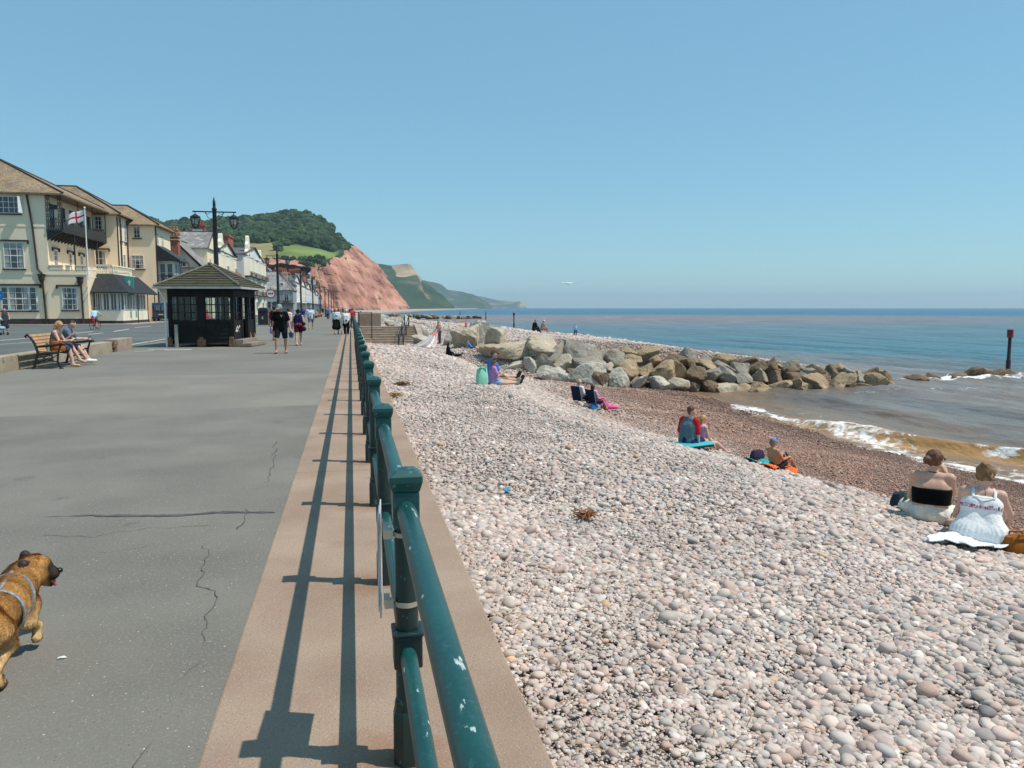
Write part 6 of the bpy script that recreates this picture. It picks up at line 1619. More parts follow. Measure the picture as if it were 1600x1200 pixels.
    def hair(s, col, style='short', name='hair'):
        h = s.J['head']; k = s.k; f, u, r_ = s.hf*k, s.hu*k, s.hr*k
        o = [s.pr(h-f*.022+u*.024, h-f*.022+u*.024, .089, .089), s.pr(h-f*.05-u*.01, h-f*.045-u*.05, .066, .05)]
        if style != 'short': o += [s.pr(h-f*.0+u*.02+r_*.05*q, h-f*.03-u*.05+r_*.055*q, .05, .035) for q in (-1, 1)]
        if style == 'long':
            n = s.J['neck']; o += [s.pr(h-f*.05-u*.03+r_*.03*q, n-s.fw*.085*k-s.up*.16*k+r_*.045*q, .06, .04) for q in (-1, 0, 1)]
        if style == 'bun': o.append(s.pr(h-f*.095+u*.075, h-f*.11+u*.085, .042, .036))
        if style == 'lowbun': o += [s.pr(h-f*.09-u*.015, h-f*.125-u*.02, .032, .04), s.pr(h-f*.13-u*.02, h-f*.135-u*.03, .038, .034)]
        if style == 'pony': o += [s.pr(h-f*.1+u*.0, h-f*.125-u*.12, .03, .022)]
        m = M('hair_%.2f_%.2f' % (col[0], col[1]), col, .6, .35, 22, .9, 70, spec=.35, dist=.010)
        return s.piece(name, o, m, .025, h=min(s.h, .007 if s.detail else s.h), jitter=.0055 if s.detail else 0)
    def cap(s, col, brim=True, name='cap'):
        h = s.J['head']; k = s.k; f, u, r_ = s.hf*k, s.hu*k, s.hr*k
        o = [s.pr(h-f*.015+u*.04, h-f*.01+u*.045, .088, .088), s.pr(h+f*.02+u*.035, h+f*.02+u*.035, .08, .08)]
        if brim: o += [s.pr(h+f*.07+r_*.05*q+u*.035, h+f*.155+r_*.035*q+u*.018, .012, .010, .02) for q in (-1, -.33, .33, 1)]
        return s.piece(name, o, col, .012)
    def hat(s, col):
        h = s.J['head']; k = s.k; f, u, r_ = s.hf*k, s.hu*k, s.hr*k; o = [s.pr(h+u*.05, h+u*.07, .095, .08)]
        for q in range(12):
            a = q*math.pi/6; d = f*math.cos(a)+r_*math.sin(a); o.append(s.pr(h+u*.04+d*.06, h+u*.025+d*.155, .013, .010))
        return s.piece('hat', o, col, .02)
    def glasses(s):
        h = s.J['head']; k = s.k; f, u, r_ = s.hf*k, s.hu*k, s.hr*k; mb = MB()
        for q in (-1, 1):
            c = h+f*.093+r_*.033*q+u*.002; mb.ball(tuple(c), (.024*k, .012*k, .018*k) if abs(s.hf.y) > .7 else (.014*k, .024*k, .018*k), 10, 6); mb.tube([c+r_*.02*q, h+r_*.084*q+f*.0+u*.008], .004*k, 5)
        mb.tube([h+f*.097-r_*.02, h+f*.097+r_*.02], .004*k, 5); return mb.build('sunglasses', M('sunglass_black', (.012, .012, .014), .1, .1, 5), s.t, smooth=60)
    def world(s, v): return s.t.matrix_basis @ v
def bag(name, label, cat, loc, size, col, rz=0, straps=True, strapcol=None, lump=.25, h=.016):
    t = thing(name, label, cat, tuple(loc), rz); x, y, z = size
    mb = MB(); n_ = 7
    for i in range(n_+1):
        q = i/n_; g_ = 1-.10*q+.10*math.sin(math.pi*min(1, q*1.3)); d_ = (1-.55*q**2)*(.9+.15*math.sin(math.pi*q))
        ring = [(x*.5*g_*math.copysign(abs(math.cos(a))**.45, math.cos(a))+.01*math.sin(a*3+q*4), y*.5*d_*math.copysign(abs(math.sin(a))**.6, math.sin(a)), z*q*(1-.06*math.cos(a*2))) for a in [2*math.pi*j/20 for j in range(20)]]
        mb.v += ring
    mb.f = [(i*20+j, i*20+(j+1) % 20, (i+1)*20+(j+1) % 20, (i+1)*20+j) for i in range(n_) for j in range(20)]+[tuple(range(19, -1, -1)), tuple(n_*20+j for j in range(20))]; mb.m = [0]*len(mb.f)
    mb.build('bag_body', cloth(col), t, smooth=60)
    if straps:
        for q in (-1, 1): mb = MB(); mb.tube([(-x*.28, y*.3*q, z*.75), (-x*.2, y*.35*q, z*1.15), (x*.2, y*.35*q, z*1.15), (x*.28, y*.3*q, z*.75)], .012, 6); mb.build('handle', cloth(strapcol or col), t, smooth=60)
    return t
def drape(name, label, cat, poly, col, zf, th=.012, n=26, fold=.025, group=None, mats=None, mf=None):
    """A cloth lying over the ground: bilinear patch of four plan corners, height from zf plus folds."""
    A, B, C_, D_ = [Vector((p[0], p[1], 0)) for p in poly]; vs = []; fs = []; ms = []
    for i in range(n+1):
        for j in range(n+1):
            s, q = i/n, j/n; e = .05*(vnoise(s*5+poly[0][0], q*5, 1.0))
            p = A.lerp(B, s).lerp(D_.lerp(C_, s), q)+Vector((float(vnoise(q*6, s*2, 2.0))*.05*(s*(1-s)*0+1), float(vnoise(s*6, q*2, 5.0))*.05, 0))
            vs.append((p.x, p.y, zf(p.x, p.y)+th+fold*float(fbm(s*4+poly[0][0], q*4, 3, 3))+fold*.9))
    for i in range(n):
        for j in range(n):
            fs.append((i*(n+1)+j, (i+1)*(n+1)+j, (i+1)*(n+1)+j+1, i*(n+1)+j+1)); ms.append(mf(i/n, j/n) if mf else 0)
    mb = MB(); mb.add(vs, fs); mb.m = ms
    o = mb.build(name, mats or cloth(col), smooth=70); m = o.modifiers.new('thickness', 'SOLIDIFY'); m.thickness = .008
    return tag(o, label, cat, group)
zbf = lambda x, y: float(zb(x, y))

# ---------------- promenade walkers
walk = dict(legs=((18, 3), (-14, 3)), shins=((6, 0), (-24, 0)), uarm=((-12, 12), (14, 12)), farm=((4, 6), (30, 4)))
walk2 = dict(legs=((-12, 3), (16, 3)), shins=((-22, 0), (5, 0)), uarm=((14, 12), (-10, 12)), farm=((30, 4), (6, 6)))
m1 = Person('man in black t-shirt, navy shorts and grey cap walking towards us with a purple bottle', G(440, 552), 186, 1.80, head=(24, 14), legs=((-3, 7), (16, 6)), shins=((-8, 0), (4, 2)), uarm=((4, 20), (-4, 16)), farm=((16, 14), (28, 8)), sk=SK1, h=.012, detail=True, build=1.06)
m1.top('#0c0c0e', .72, .06); m1.bottom('#1b2130', .78, .022); m1.cap('#8f989b'); m1.sandals('#1a1a1a'); m1.hair((.10, .06, .035))
mb = MB(); c = m1.J['chest']+m1.fw*.125*m1.k+Vector((-.06, 0, .06)); mb.tube([c+Vector((-.035, .006, .03)), c+Vector((0, .008, -.01)), c+Vector((.04, .004, .035))], .006, 5); mb.tube([c+Vector((0, .008, -.01)), c+Vector((-.005, .008, -.05))], .006, 5); mb.build('shirt_emblem', white_trim, m1.t)
hp = m1.world(m1.J['wr', 1]+m1.hd[1]*.1)
b = thing('water_bottle', 'purple drinks bottle in the hand of the man in black', 'bottle', tuple(hp)); mb = MB(); mb.lathe([(.03, -.1), (.036, -.08), (.036, .08), (.02, .11), (.02, .14)], (0, 0, 0), 10); mb.build('bottle_body', M('purple_plastic', (.16, .09, .36), .35, .1, 4), b, smooth=40); mb = MB(); mb.lathe([(.022, .14), (.022, .17)], (0, 0, 0), 10); mb.build('lid', black_paint, b)
m2 = Person('man in red t-shirt with a black backpack half hidden behind the man in black', G(430, 532), 10, 1.80, **walk, sk=SK1); m2.top('#b3262a', .7, .04); m2.bottom('#141318', .9, .025); m2.hair((.03, .022, .018)); m2.shoes('#6d6a60')
def backpack(p, label, col):
    q = p.world(p.J['chest']-p.fw*.20*p.k-Vector((0, 0, .02)))
    t = thing('backpack', label, 'backpack', tuple(q), p.t.rotation_euler.z)
    sbuild('pack', [((-.08, 0, -.14), (.08, 0, -.14), .085, .085), ((-.08, 0, .12), (.08, 0, .12), .08, .08), ((0, -.05, -.1), (0, -.05, .02), .07, .06)], .018, cloth(col), t, .05)
    mb = MB()
    for s_ in (-1, 1): mb.tube([(s_*.1, .06, .14), (s_*.12, .16, .26), (s_*.12, .34, .10), (s_*.12, .28, -.10), (s_*.11, .05, -.16)], .018, 6)
    mb.build('strap', cloth(col), t, smooth=60); return t
backpack(m2, 'black backpack on the man in the red t-shirt', '#17171a')
m3 = Person('woman in navy top and maroon shorts with dark hair in a bun walking away', G(467, 540), 352, 1.62, **walk2, sk=SK2, h=.013, build=1.12); m3.tank('#1a2145', hi=.75); m3.bottom('#4a1020', .55, .02); m3.hair((.018, .012, .012), 'bun'); m3.sandals('#5b3a2a')
m3.piece('waist_wrap', [m3.pr(m3.J['pel']+m3.rt*.05*q+Vector((0, 0, .06)), m3.J['pel']+m3.rt*.05*q+Vector((0, 0, .10)), .14, .13) for q in (-1, 1)], '#a23d55')
q = m3.world(m3.J['wr', 1]); bk = thing('shoulder_bag', 'dark bag slung at the side of the woman in maroon shorts', 'bag', (q.x, q.y, q.z+.05)); sbuild('bag_body', [((-.03, -.05, -.1), (-.03, .05, -.1), .10, .10), ((-.03, -.04, .12), (-.03, .04, .12), .08, .08)], .018, cloth('#20222a'), bk, .05); mb = MB(); mb.tube([(0, -.06, .16), (-.06, 0, .42), (0, .06, .16)], .012, 6); mb.build('strap', cloth('#20222a'), bk)
q = m1.world(m1.J['wr', 0]+m1.hd[0]*.12); bk = thing('bucket', 'small dark blue bucket carried between the man in black and the woman', 'bucket', tuple(q)); mb = MB(); mb.lathe([(.07, -.2), (.09, -.04), (.095, -.04), (.095, -.03), (.085, -.03)], (0, 0, 0), 12); mb.build('pail', M('blue_plastic', (.02, .07, .18), .4, .1, 4), bk, smooth=40); mb = MB(); mb.tube([(-.09, 0, -.04), (-.05, 0, .03), (.05, 0, .03), (.09, 0, -.04)], .006, 5); mb.build('handle', white_trim, bk)
m4 = Person('bare shouldered woman with reddish hair in a pale top beyond the man in black', G(452, 529), 350, 1.68, **walk, sk=SK4); m4.tank('#d9b9ae', hi=.9); m4.bottom('#77777d', .6); m4.hair((.16, .055, .03), 'bun'); m4.shoes('#bbb6ab')
m5 = Person('man in white t-shirt and grey shorts walking away past the shelter', G(486, 514), 8, 1.78, **walk2, h=.018, build=1.08); m5.top('#d4dde8', .75, .08); m5.bottom('#5d6478', .8, .02); m5.hair((.30, .27, .24)); m5.sandals('#444444')
m6 = Person('man in blue shirt and jeans with a green bag farther along the promenade', G(513, 499), 5, 1.80, **walk, h=.03, build=1.1); m6.top('#4f78b8', .9, .1); m6.bottom('#26324f', 1.95, .02, 'trousers'); m6.hair((.25, .18, .12)); m6.shoes('#2a2522')
p = m6.world(m6.J['wr', 0]); bag('carrier_bag', 'dark green carrier bag held by the man in the blue shirt', 'bag', (p.x, p.y, p.z-.5), (.34, .2, .42), '#34503c', h=.04)
m7 = Person('blonde woman in white cardigan and black knee skirt walking away', G(526, 522.5), 358, 1.66, **walk2, h=.018); m7.top('#cdd2d6', 1.9, .05, name='cardigan'); m7.skirt('#0e0e10', 1.05, .07); m7.hair((.55, .38, .16), 'short'); m7.shoes('#8a7a72')
mb = MB(); k = m7.k; mb.tube([m7.J['sh', 0]+Vector((0, -.05, .06)), m7.J['chest']+Vector((0, -.135, 0)), m7.J['pel']+Vector((.15, -.06, .02))], .012, 6); mb.build('bag_strap', cloth('#222226'), m7.t)
m8 = Person('person in white shirt, white hat and black trousers pushing a walker beside the railing', G(541.5, 522.5), 2, 1.58, lean=10, legs=((12, 3), (-8, 3)), shins=((-2, 0), (-14, 0)), uarm=((25, 8), (25, 8)), farm=((70, 0), (70, 0)), h=.018, build=1.15); m8.top('#dcd6d4', .95, .1); m8.bottom('#121216', 1.95, .03, 'trousers'); m8.hat('#d8d2cc'); m8.hair((.5, .47, .44)); m8.shoes('#1b1b1d')
q = m8.t.location; wl = thing('walking_frame', 'dark wheeled walking frame pushed by the person in the white hat', 'walker', (q.x-.02, q.y-.0, 0))
mb = MB()
for s_ in (-1, 1): mb.tube([(s_*.26, -.22, .1), (s_*.24, .1, .55), (s_*.24, .3, .95), (s_*.24, .15, 1.0)], .016, 6); mb.tube([(s_*.26, .5, .1), (s_*.24, .3, .9)], .016, 6)
mb.tube([(-.24, .15, .55), (.24, .15, .55)], .016, 6); mb.build('frame', post_grey, wl)
for s_ in (-1, 1):
    for y in (-.22, .5): mb = MB(); mb.tube([(s_*.26-.02, y, .1), (s_*.26+.02, y, .1)], .1, 12); mb.build('wheel', black_paint, wl)
mb = MB(); mb.box(-.2, .2, .05, .35, .5, .7); mb.build('basket', cloth('#2b2c33'), wl)
m9 = Person('person in a red top beside the railing ahead of the walker', G(551, 511), 0, 1.68, **walk, h=.025); m9.top('#c9402e', .9, .1); m9.bottom('#5a4a44', 1.9, .015, 'trousers'); m9.hair((.1, .07, .05)); m9.shoes('#333333')
m10 = Person('person in dark clothes with bare calves far along the promenade', G(504.5, 492.5), 0, 1.75, **walk2, h=.03); m10.top('#20222c', .9, .1); m10.bottom('#2a2a34', .8, .02); m10.hair((.08, .06, .05))
m11 = Person('person in a pink top seen through the shelter window', (-7.2, 41.5, 0), 100, 1.7, **walk, h=.02); m11.top('#c03050', .8, .05); m11.bottom('#333a4a', 1.9, .015, 'trousers'); m11.hair((.1, .06, .04))
m12 = Person('woman in a dark grey dress standing by a pushchair at the edge of the road', G(9, 522.5, -.03), 150, 1.66, legs=((4, 3), (-6, 3)), shins=((0, 0), (-6, 0)), uarm=((15, 14), (15, 14)), farm=((70, -10), (60, -10)), h=.017, build=1.1); m12.tank('#45474d', hi=.9); m12.skirt('#41434a', .95, .02, 'dress'); m12.hair((.12, .06, .04), 'bun'); m12.shoes('#3a3a3f')
q = G(-1, 523.5, -.03); pc = thing('pushchair', 'pale blue pushchair beside the woman in the grey dress', 'pushchair', tuple(q), R(60))
mb = MB()
for s_ in (-1, 1): mb.tube([(s_*.2, -.4, .08), (s_*.2, .05, .5), (s_*.2, .42, 1.0)], .016, 6); mb.tube([(s_*.2, .35, .08), (s_*.2, -.1, .55)], .016, 6)
mb.build('frame', post_grey, pc); sbuild('seat', [((-.1, -.25, .42), (.1, -.25, .42), .1, .1), ((-.1, .0, .42), (.1, .1, .85), .1, .09), ((-.1, -.05, .95), (.1, -.05, .95), .09, .09)], .02, cloth('#8fb4c4'), pc, .06)
for s_ in (-1, 1):
    for y in (-.4, .35): mb = MB(); mb.tube([(s_*.22-.02, y, .09), (s_*.22+.02, y, .09)], .09, 12); mb.build('wheel', black_paint, pc)
# far crowd
crowd = [((529, 493), '#7a5f4a', '#3a4a66', 'brown top'), ((536, 492), '#b9342e', '#33343c', 'red top'), ((540.5, 494), '#3f4f8f', '#2c2c30', 'blue jacket'), ((519.5, 491.5), '#d7d2cc', '#5b6478', 'pale shirt'), ((523, 490.5), '#c4554a', '#6a4a40', 'coral top'),
         ((547, 496), '#31415f', '#23252b', 'navy coat'), ((544, 492), '#dedad2', '#4b4b55', 'white top'), ((533, 490), '#77a3c4', '#51566a', 'light blue shirt'), ((551, 492.5), '#8f4b56', '#3b3b42', 'dusky red top'), ((498, 494), '#3a6e8e', '#d9c9b9', 'teal top'), ((475, 497), '#6a3f7a', '#3a4150', 'purple top'), ((474, 501), '#20388e', '#4f4f55', 'bright blue top'), ((481, 495), '#e2dfd8', '#888888', 'white shirt')]
for i, ((u, v), a, b_, nm) in enumerate(crowd):
    p = G(u, v); pp = Person(f'distant walker in a {nm} {"under the cliff" if u > 515 else "beside the far houses"}', p, random.choice([0, 180, 10, 170]), random.uniform(1.6, 1.8), **random.choice([walk, walk2]), h=.045, group='distant walkers on the promenade'); pp.top(a, .8, .1); pp.bottom(b_, random.choice([.8, 1.9]), .02, 'trousers'); pp.hair(random.choice([(.05, .035, .03), (.2, .12, .06), (.4, .28, .14)]))
for i, (u, v, a) in enumerate(((491, 497, '#2f8f97'), (495, 496, '#c9c2b8'), (500, 495, '#8a5a66'))):
    p = G(u, v); pp = Person(['person in teal sitting on a far promenade bench', 'person in beige sitting on a far promenade bench', 'person in dusky pink sitting on a far promenade bench'][i], p, 80, 1.7, lean=-8, legs=((85, 6), (85, 6)), shins=((25, 0), (25, 0)), uarm=((20, 8), (20, 8)), farm=((60, 0), (60, 0)), seat=.45, h=.045); pp.top(a, .8, .05); pp.bottom('#c7a08f', .9, .02); pp.hair((.12, .08, .05))
    bt = thing('promenade_bench', ['far bench under the person in teal', 'far bench under the person in beige', 'far bench under the person in dusky pink'][i], 'bench', tuple(p), R(-80)); mb = MB(); mb.box(-.7, .7, -.2, .28, .36, .44); mb.build('seat', slat, bt); mb = MB(); mb.box(-.7, .7, -.28, -.22, .5, .9); mb.build('backrest', slat, bt)
    for s_ in (-1, 1): mb = MB(); mb.box(s_*.65-.03, s_*.65+.03, -.26, .26, 0, .36); mb.build('leg', black_paint, bt)

# ---------------- cyclist
cp = G(149, 515, -.03); cy = thing('bicycle', 'bicycle ridden along the road in front of the hotel', 'bicycle', tuple(cp), R(-8))
for y in (-.52, .52):
    mb = MB(); pts = [(0, y+.33*math.cos(a), .34+.33*math.sin(a)) for a in [i*2*math.pi/20 for i in range(21)]]; mb.tube(pts, .02, 6, cap=False); w = mb.build('wheel', M('tyre_black', (.015, .015, .015), .85), cy, smooth=60)
    mb = MB()
    for i in range(8): a = i*math.pi/4; mb.tube([(0, y, .34), (0, y+.32*math.cos(a), .34+.32*math.sin(a))], .004, 4)
    mb.build('spokes', post_grey, w)
mb = MB(); mb.tube([(0, -.52, .34), (0, -.05, .30), (0, .40, .82), (0, -.16, .78), (0, -.05, .30)], .02, 6); mb.tube([(0, -.52, .34), (0, -.16, .78), (0, -.2, .9)], .016, 6); mb.tube([(0, .52, .34), (0, .38, .95)], .02, 6); mb.build('frame', M('bike_red', (.30, .03, .04), .4, .1, 4), cy)
mb = MB(); mb.tube([(-.28, .30, 1.0), (0, .38, .97), (.28, .30, 1.0)], .014, 6); mb.build('handlebar', black_paint, cy)
sbuild('saddle', [((0, -.3, .92), (0, -.08, .92), .06, .03)], .02, black_paint, cy)
mb = MB(); mb.box(-.2, .2, -.75, -.4, .55, .85); mb.build('pannier', cloth('#8c2a35'), cy, bevel=.04)
c1_ = Person('cyclist in a pale blue shirt riding away along the road', cp, 8, 1.75, lean=28, legs=((60, 6), (25, 6)), shins=((-10, 0), (-15, 0)), uarm=((50, 16), (50, 16)), farm=((70, 0), (70, 0)), seat=.86, h=.018, build=1.08); c1_.top('#b7d2e2', .95, .05); c1_.bottom('#4a5263', .8, .02); c1_.hair((.06, .045, .035)); c1_.shoes('#333333')
for o_ in (c1_.t,): o_.location = cp+Vector((-.03, -.2, 0))

# ---------------- couple on the bench
bx, by = -7.80, 22.2
w1 = Person('woman with long fair hair and sunglasses sitting on the bench', (bx-.10, by+.72, 0), 88, 1.68, lean=12, head=(16, -4), legs=((96, -2), (84, 4)), shins=((28, 4), (12, 2)), uarm=((28, 4), (24, 8)), farm=((128, -2), (96, -14)), seat=.46, h=.010, detail=True, sk=SK4, foot=(70, 84))
w1.tank('#6f675f', straps=True, hi=.7); w1.skirt('#3c4250', .82, .03); w1.hair((.42, .23, .09), 'long'); w1.glasses(); w1.sandals('#7c5a3c')
w2 = Person('dark haired person in a blue grey top at the far side of the bench', (bx-.12, by+1.45, 0), 86, 1.74, lean=20, head=(34, 8), legs=((84, 4), (84, 6)), shins=((30, 0), (32, 0)), uarm=((36, 8), (34, 8)), farm=((90, -16), (92, -16)), seat=.46, h=.011, detail=True, sk=SK4)
w2.top('#5c6b7c', .7, .04); w2.bottom('#2c3038', .9, .02); w2.hair((.035, .02, .016)); w2.shoes('#d8d6d0')
q = w2.world((w2.J['wr', 0]+w2.J['wr', 1])/2+Vector((0, .12, .02))); ph = MB(); ph.obox((0, 0, 0), (.012, .075, .14), 0, ry=R(40)); o = ph.build('phone', black_paint, loc=q, bevel=.004); tag(o, 'black phone held by the dark haired person on the bench', 'phone')
q = w1.world(w1.J['wr', 1]+w1.hd[1]*.12); ph = MB(); ph.obox((0, 0, 0), (.012, .075, .14), 0, ry=R(50)); o = ph.build('phone', black_paint, loc=q, bevel=.004); tag(o, 'phone in the hand of the fair haired woman on the bench', 'phone')
bag('handbag', 'tan leather handbag on the bench by the fair haired woman', 'bag', (bx+.12, by+.34, .46), (.30, .34, .25), '#9a5526', R(75))
o = MB(); o.lathe([(.035, 0), (.038, .02), (.038, .14), (.03, .16)], (0, 0, 0), 10); o = o.build('drinks_can', M('can_teal', (.25, .5, .45), .3, .2, 9, metal=.5), loc=(bx-.05, by+.16, .462), smooth=40); tag(o, 'small pale green can standing on the bench seat', 'can')

# ---------------- the beach
def B_(u, v): return BG(u, v)
# two women in white near the water
b1p = Vector((6.55, 7.95, 0)); b1p = BG(1453, 818); b1 = Person('woman with bare back, black bandeau top and white trousers sitting on the pebbles', b1p, 42, 1.68, lean=4, head=(6, 42), legs=((88, 26), (84, 30)), shins=((70, -34), (66, -40)), uarm=((14, 8), (42, 8)), farm=((62, -8), (158, -22)), seat=.03, h=.009, detail=True, sk=SK2, build=1.12)
b1.piece('bandeau', [b1.pr(b1.J['pel'].lerp(b1.J['chest'], .42)+b1.rt*(.064*q*1.12*b1.k), b1.J['pel'].lerp(b1.J['chest'], .86)+b1.rt*(.074*q*1.12*b1.k), .134, .134) for q in (-1, 0, 1)], '#08080a', k=.05, clip=lambda X, Y, Z: np.abs((X-b1.J['pel'].x)*b1.up.x+(Y-b1.J['pel'].y)*b1.up.y+(Z-b1.J['pel'].z)*b1.up.z-.205*b1.k)-.095*b1.k); b1.bottom('#d8d2c6', 1.8, .03, 'trousers'); b1.piece('waistband', b1.torso(.012, lo=.0, hi=0)[:0]+[b1.pr(b1.J['pel']+b1.rt*.07*q, b1.J['pel']+b1.rt*.065*q+b1.up*.07, .122, .116) for q in (-1, 0, 1)], '#d8d2c6'); b1.hair((.13, .055, .028), 'lowbun'); b1.glasses()
mb = MB(); k = b1.k; n = b1.J['neck']; mb.tube([n+(b1.rt*.058*math.cos(a)+b1.fw*.058*math.sin(a))*k+b1.up*(.0)*k for a in [i*math.pi/6 for i in range(13)]], .005, 5); mb.build('choker', cloth('#0a0a0a'), b1.t)
b2p = BG(1528, 850); b2 = Person('woman in a white strappy embroidered sundress sitting on a white cloth', b2p, 34, 1.66, lean=8, leanx=4, head=(14, 24), legs=((86, -4), (92, 26)), shins=((80, 30), (52, 30)), uarm=((20, 10), (28, 24)), farm=((70, -4), (48, 4)), seat=.03, h=.009, detail=True, sk=SK4, build=1.04)
dr = b2.torso(.016, hi=0)[:3]+[b2.pr(b2.J['chest']+b2.rt*.07*q, b2.J['chest']+b2.rt*.075*q+b2.up*.0, .112, .11) for q in (-1, 0, 1)]
b2d = M('dress_white', (.70, .70, .68), .9, 0, 3, .8, 30, col2=(.78, .78, .76), dist=.012)
dress = b2.piece('dress', dr, b2d)
sk_p = [b2.pr(b2.J['chest']-b2.up*.04+b2.rt*.06*q, b2.J['pel']+b2.rt*.10*q-b2.fw*.04, .112, .155) for q in (-1, 1)]+[b2.pr(b2.J['pel']+b2.rt*.14*q-b2.fw*.06, b2.J['pel']+b2.rt*.13*q-b2.fw*.07-Vector((0, 0, .06)), .14, .13) for q in (-1, 0, 1)]+[b2.pr(('hip', i), b2.J['hip', i].lerp(b2.J['knee', i], .75), .12, .10) for i in (0, 1)]
V_, F_ = surf(sk_p, .011, .04)
cc = V_-np.array(b2.J['pel'][:])[None]; an = np.arctan2(cc[:, 1], cc[:, 0]); hh = np.clip((b2.J['chest'].z-V_[:, 2])/.35, 0, 1); rr = 1+.030*hh*np.sin(an*34+2*np.sin(an*5))
V_[:, 0] = b2.J['pel'].x+cc[:, 0]*rr; V_[:, 1] = b2.J['pel'].y+cc[:, 1]*rr
mesh_np('dress_skirt', V_, F_, b2d, dress, True)
b2.piece('embroidered_band', [b2.pr(b2.J['chest']+b2.rt*.074*q-b2.up*.03, b2.J['chest']+b2.rt*.076*q+b2.up*.02, .1295, .129) for q in (-1, 0, 1)], M('embroidery', (.55, .10, .16), .9, 0, 46, 0, 1, col2=(.66, .62, .62), edge=(.46, .52), extra=overlay_spots(38, (.05, .07, .22), .56, .6)), clip=lambda X, Y, Z: np.abs((X-b2.J['chest'].x)*b2.up.x+(Y-b2.J['chest'].y)*b2.up.y+(Z-b2.J['chest'].z)*b2.up.z+.012)-.022)
mb = MB()
for q in (-1, 1):
    x = b2.rt*(.10*q*b2.k); C = b2.J['chest']; mb.tube([C+x-b2.fw*.105*b2.k, b2.J['neck']+x*1.05-b2.up*.03*b2.k-b2.fw*.06*b2.k, b2.J['neck']+x*1.0-b2.up*.01*b2.k, b2.J['neck']+x+b2.fw*.08*b2.k-b2.up*.07*b2.k], .017*b2.k, 6)
mb.tube([C-b2.rt*.1-b2.fw*.09+b2.up*.085, C-b2.fw*.115+b2.up*.08, C+b2.rt*.1-b2.fw*.09+b2.up*.085], .006, 5); mb.build('strap', b2d, dress, smooth=60)
b2.hair((.19, .105, .045), 'bun')
mb = MB(); n = b2.J['neck']-b2.fw*.075*b2.k; mb.tube([n+b2.up*.0, n-b2.up*.05+b2.rt*.01, n-b2.up*.12+b2.rt*.022], .003, 4); mb.build('tattoo', M('tattoo_ink', (.05, .05, .06), .8), b2.t)
pl = [BG(*q)[:2] for q in ((1448, 852), (1520, 868), (1580, 868), (1500, 828))]
drape('beach_cloth', 'white cloth spread over the pebbles under the woman in the sundress', 'cloth', pl, '#d8dde2', zbf, .05, fold=.03)
bp_ = BG(1592, 868); bag('handbag', 'brown leather handbag on the pebbles beside the woman in the sundress', 'bag', (bp_.x, bp_.y, bp_.z+.01), (.30, .2, .19), '#8a5420', R(-10))
bp_ = BG(1414, 803); o = MB(); o.lathe([(.034, 0), (.037, .02), (.037, .13), (.014, .18), (.014, .23)], (0, 0, 0), 12); o = o.build('bottle', M('green_glass', (.02, .12, .04), .12, .1, 5, spec=.8), loc=(bp_.x, bp_.y, bp_.z+.03), smooth=40); tag(o, 'green bottle standing on the pebbles behind the woman in the bandeau', 'bottle')
bp_ = BG(1423, 804); bag('rucksack', 'dark blue bag on the pebbles by the green bottle', 'bag', (bp_.x+.1, bp_.y+.25, bp_.z), (.3, .2, .2), '#2a3342', 0, False)
# boy and girl on a bodyboard
bp_ = BG(1074, 699); by_ = Person('boy in grey rash vest with red sleeves and blue shorts sitting on a bodyboard', bp_, 58, 1.42, lean=8, head=(10, 16), legs=((86, 8), (86, 8)), shins=((60, 0), (60, 0)), uarm=((-4, 12), (2, 10)), farm=((2, 4), (10, 2)), seat=.06, h=.011, detail=True, sk=SK4)
by_.top('#5c6f7a', .85, .05, name='rash_vest', scol='#b8252b'); by_.bottom('#1c2f66', .8, .02); by_.hair((.14, .06, .03))
bb = thing('bodyboard', 'turquoise and black bodyboard under the sitting boy', 'bodyboard', (bp_.x-.05, bp_.y-.12, bp_.z+.035), R(20)); mb = MB(); pr_ = [(-.5, -.22), (.4, -.24), (.52, -.12), (.52, .12), (.4, .24), (-.5, .22)]; mb.prism(pr_, 'z', .03, .06); mb.build('deck', M('board_turquoise', (.05, .42, .42), .5, .1, 3), bb, bevel=.012); mb = MB(); mb.prism(pr_, 'z', .0, .028); mb.build('slick', black_paint, bb)
gp_ = BG(1098, 703); gr = Person('small girl with fair wavy hair in a pink swimsuit beside the boy', (gp_.x+.05, gp_.y+.2, gp_.z), 78, 1.18, lean=4, head=(8, 6), legs=((96, 4), (90, 8)), shins=((52, 0), (54, 0)), uarm=((10, 10), (14, 10)), farm=((50, 0), (40, 0)), seat=.04, h=.011, sk=SK4); gr.tank('#d79ab8', hi=.8, name='swimsuit'); gr.piece('swimsuit', gr.pelvis(.012), '#d79ab8'); gr.hair((.50, .31, .13), 'long')
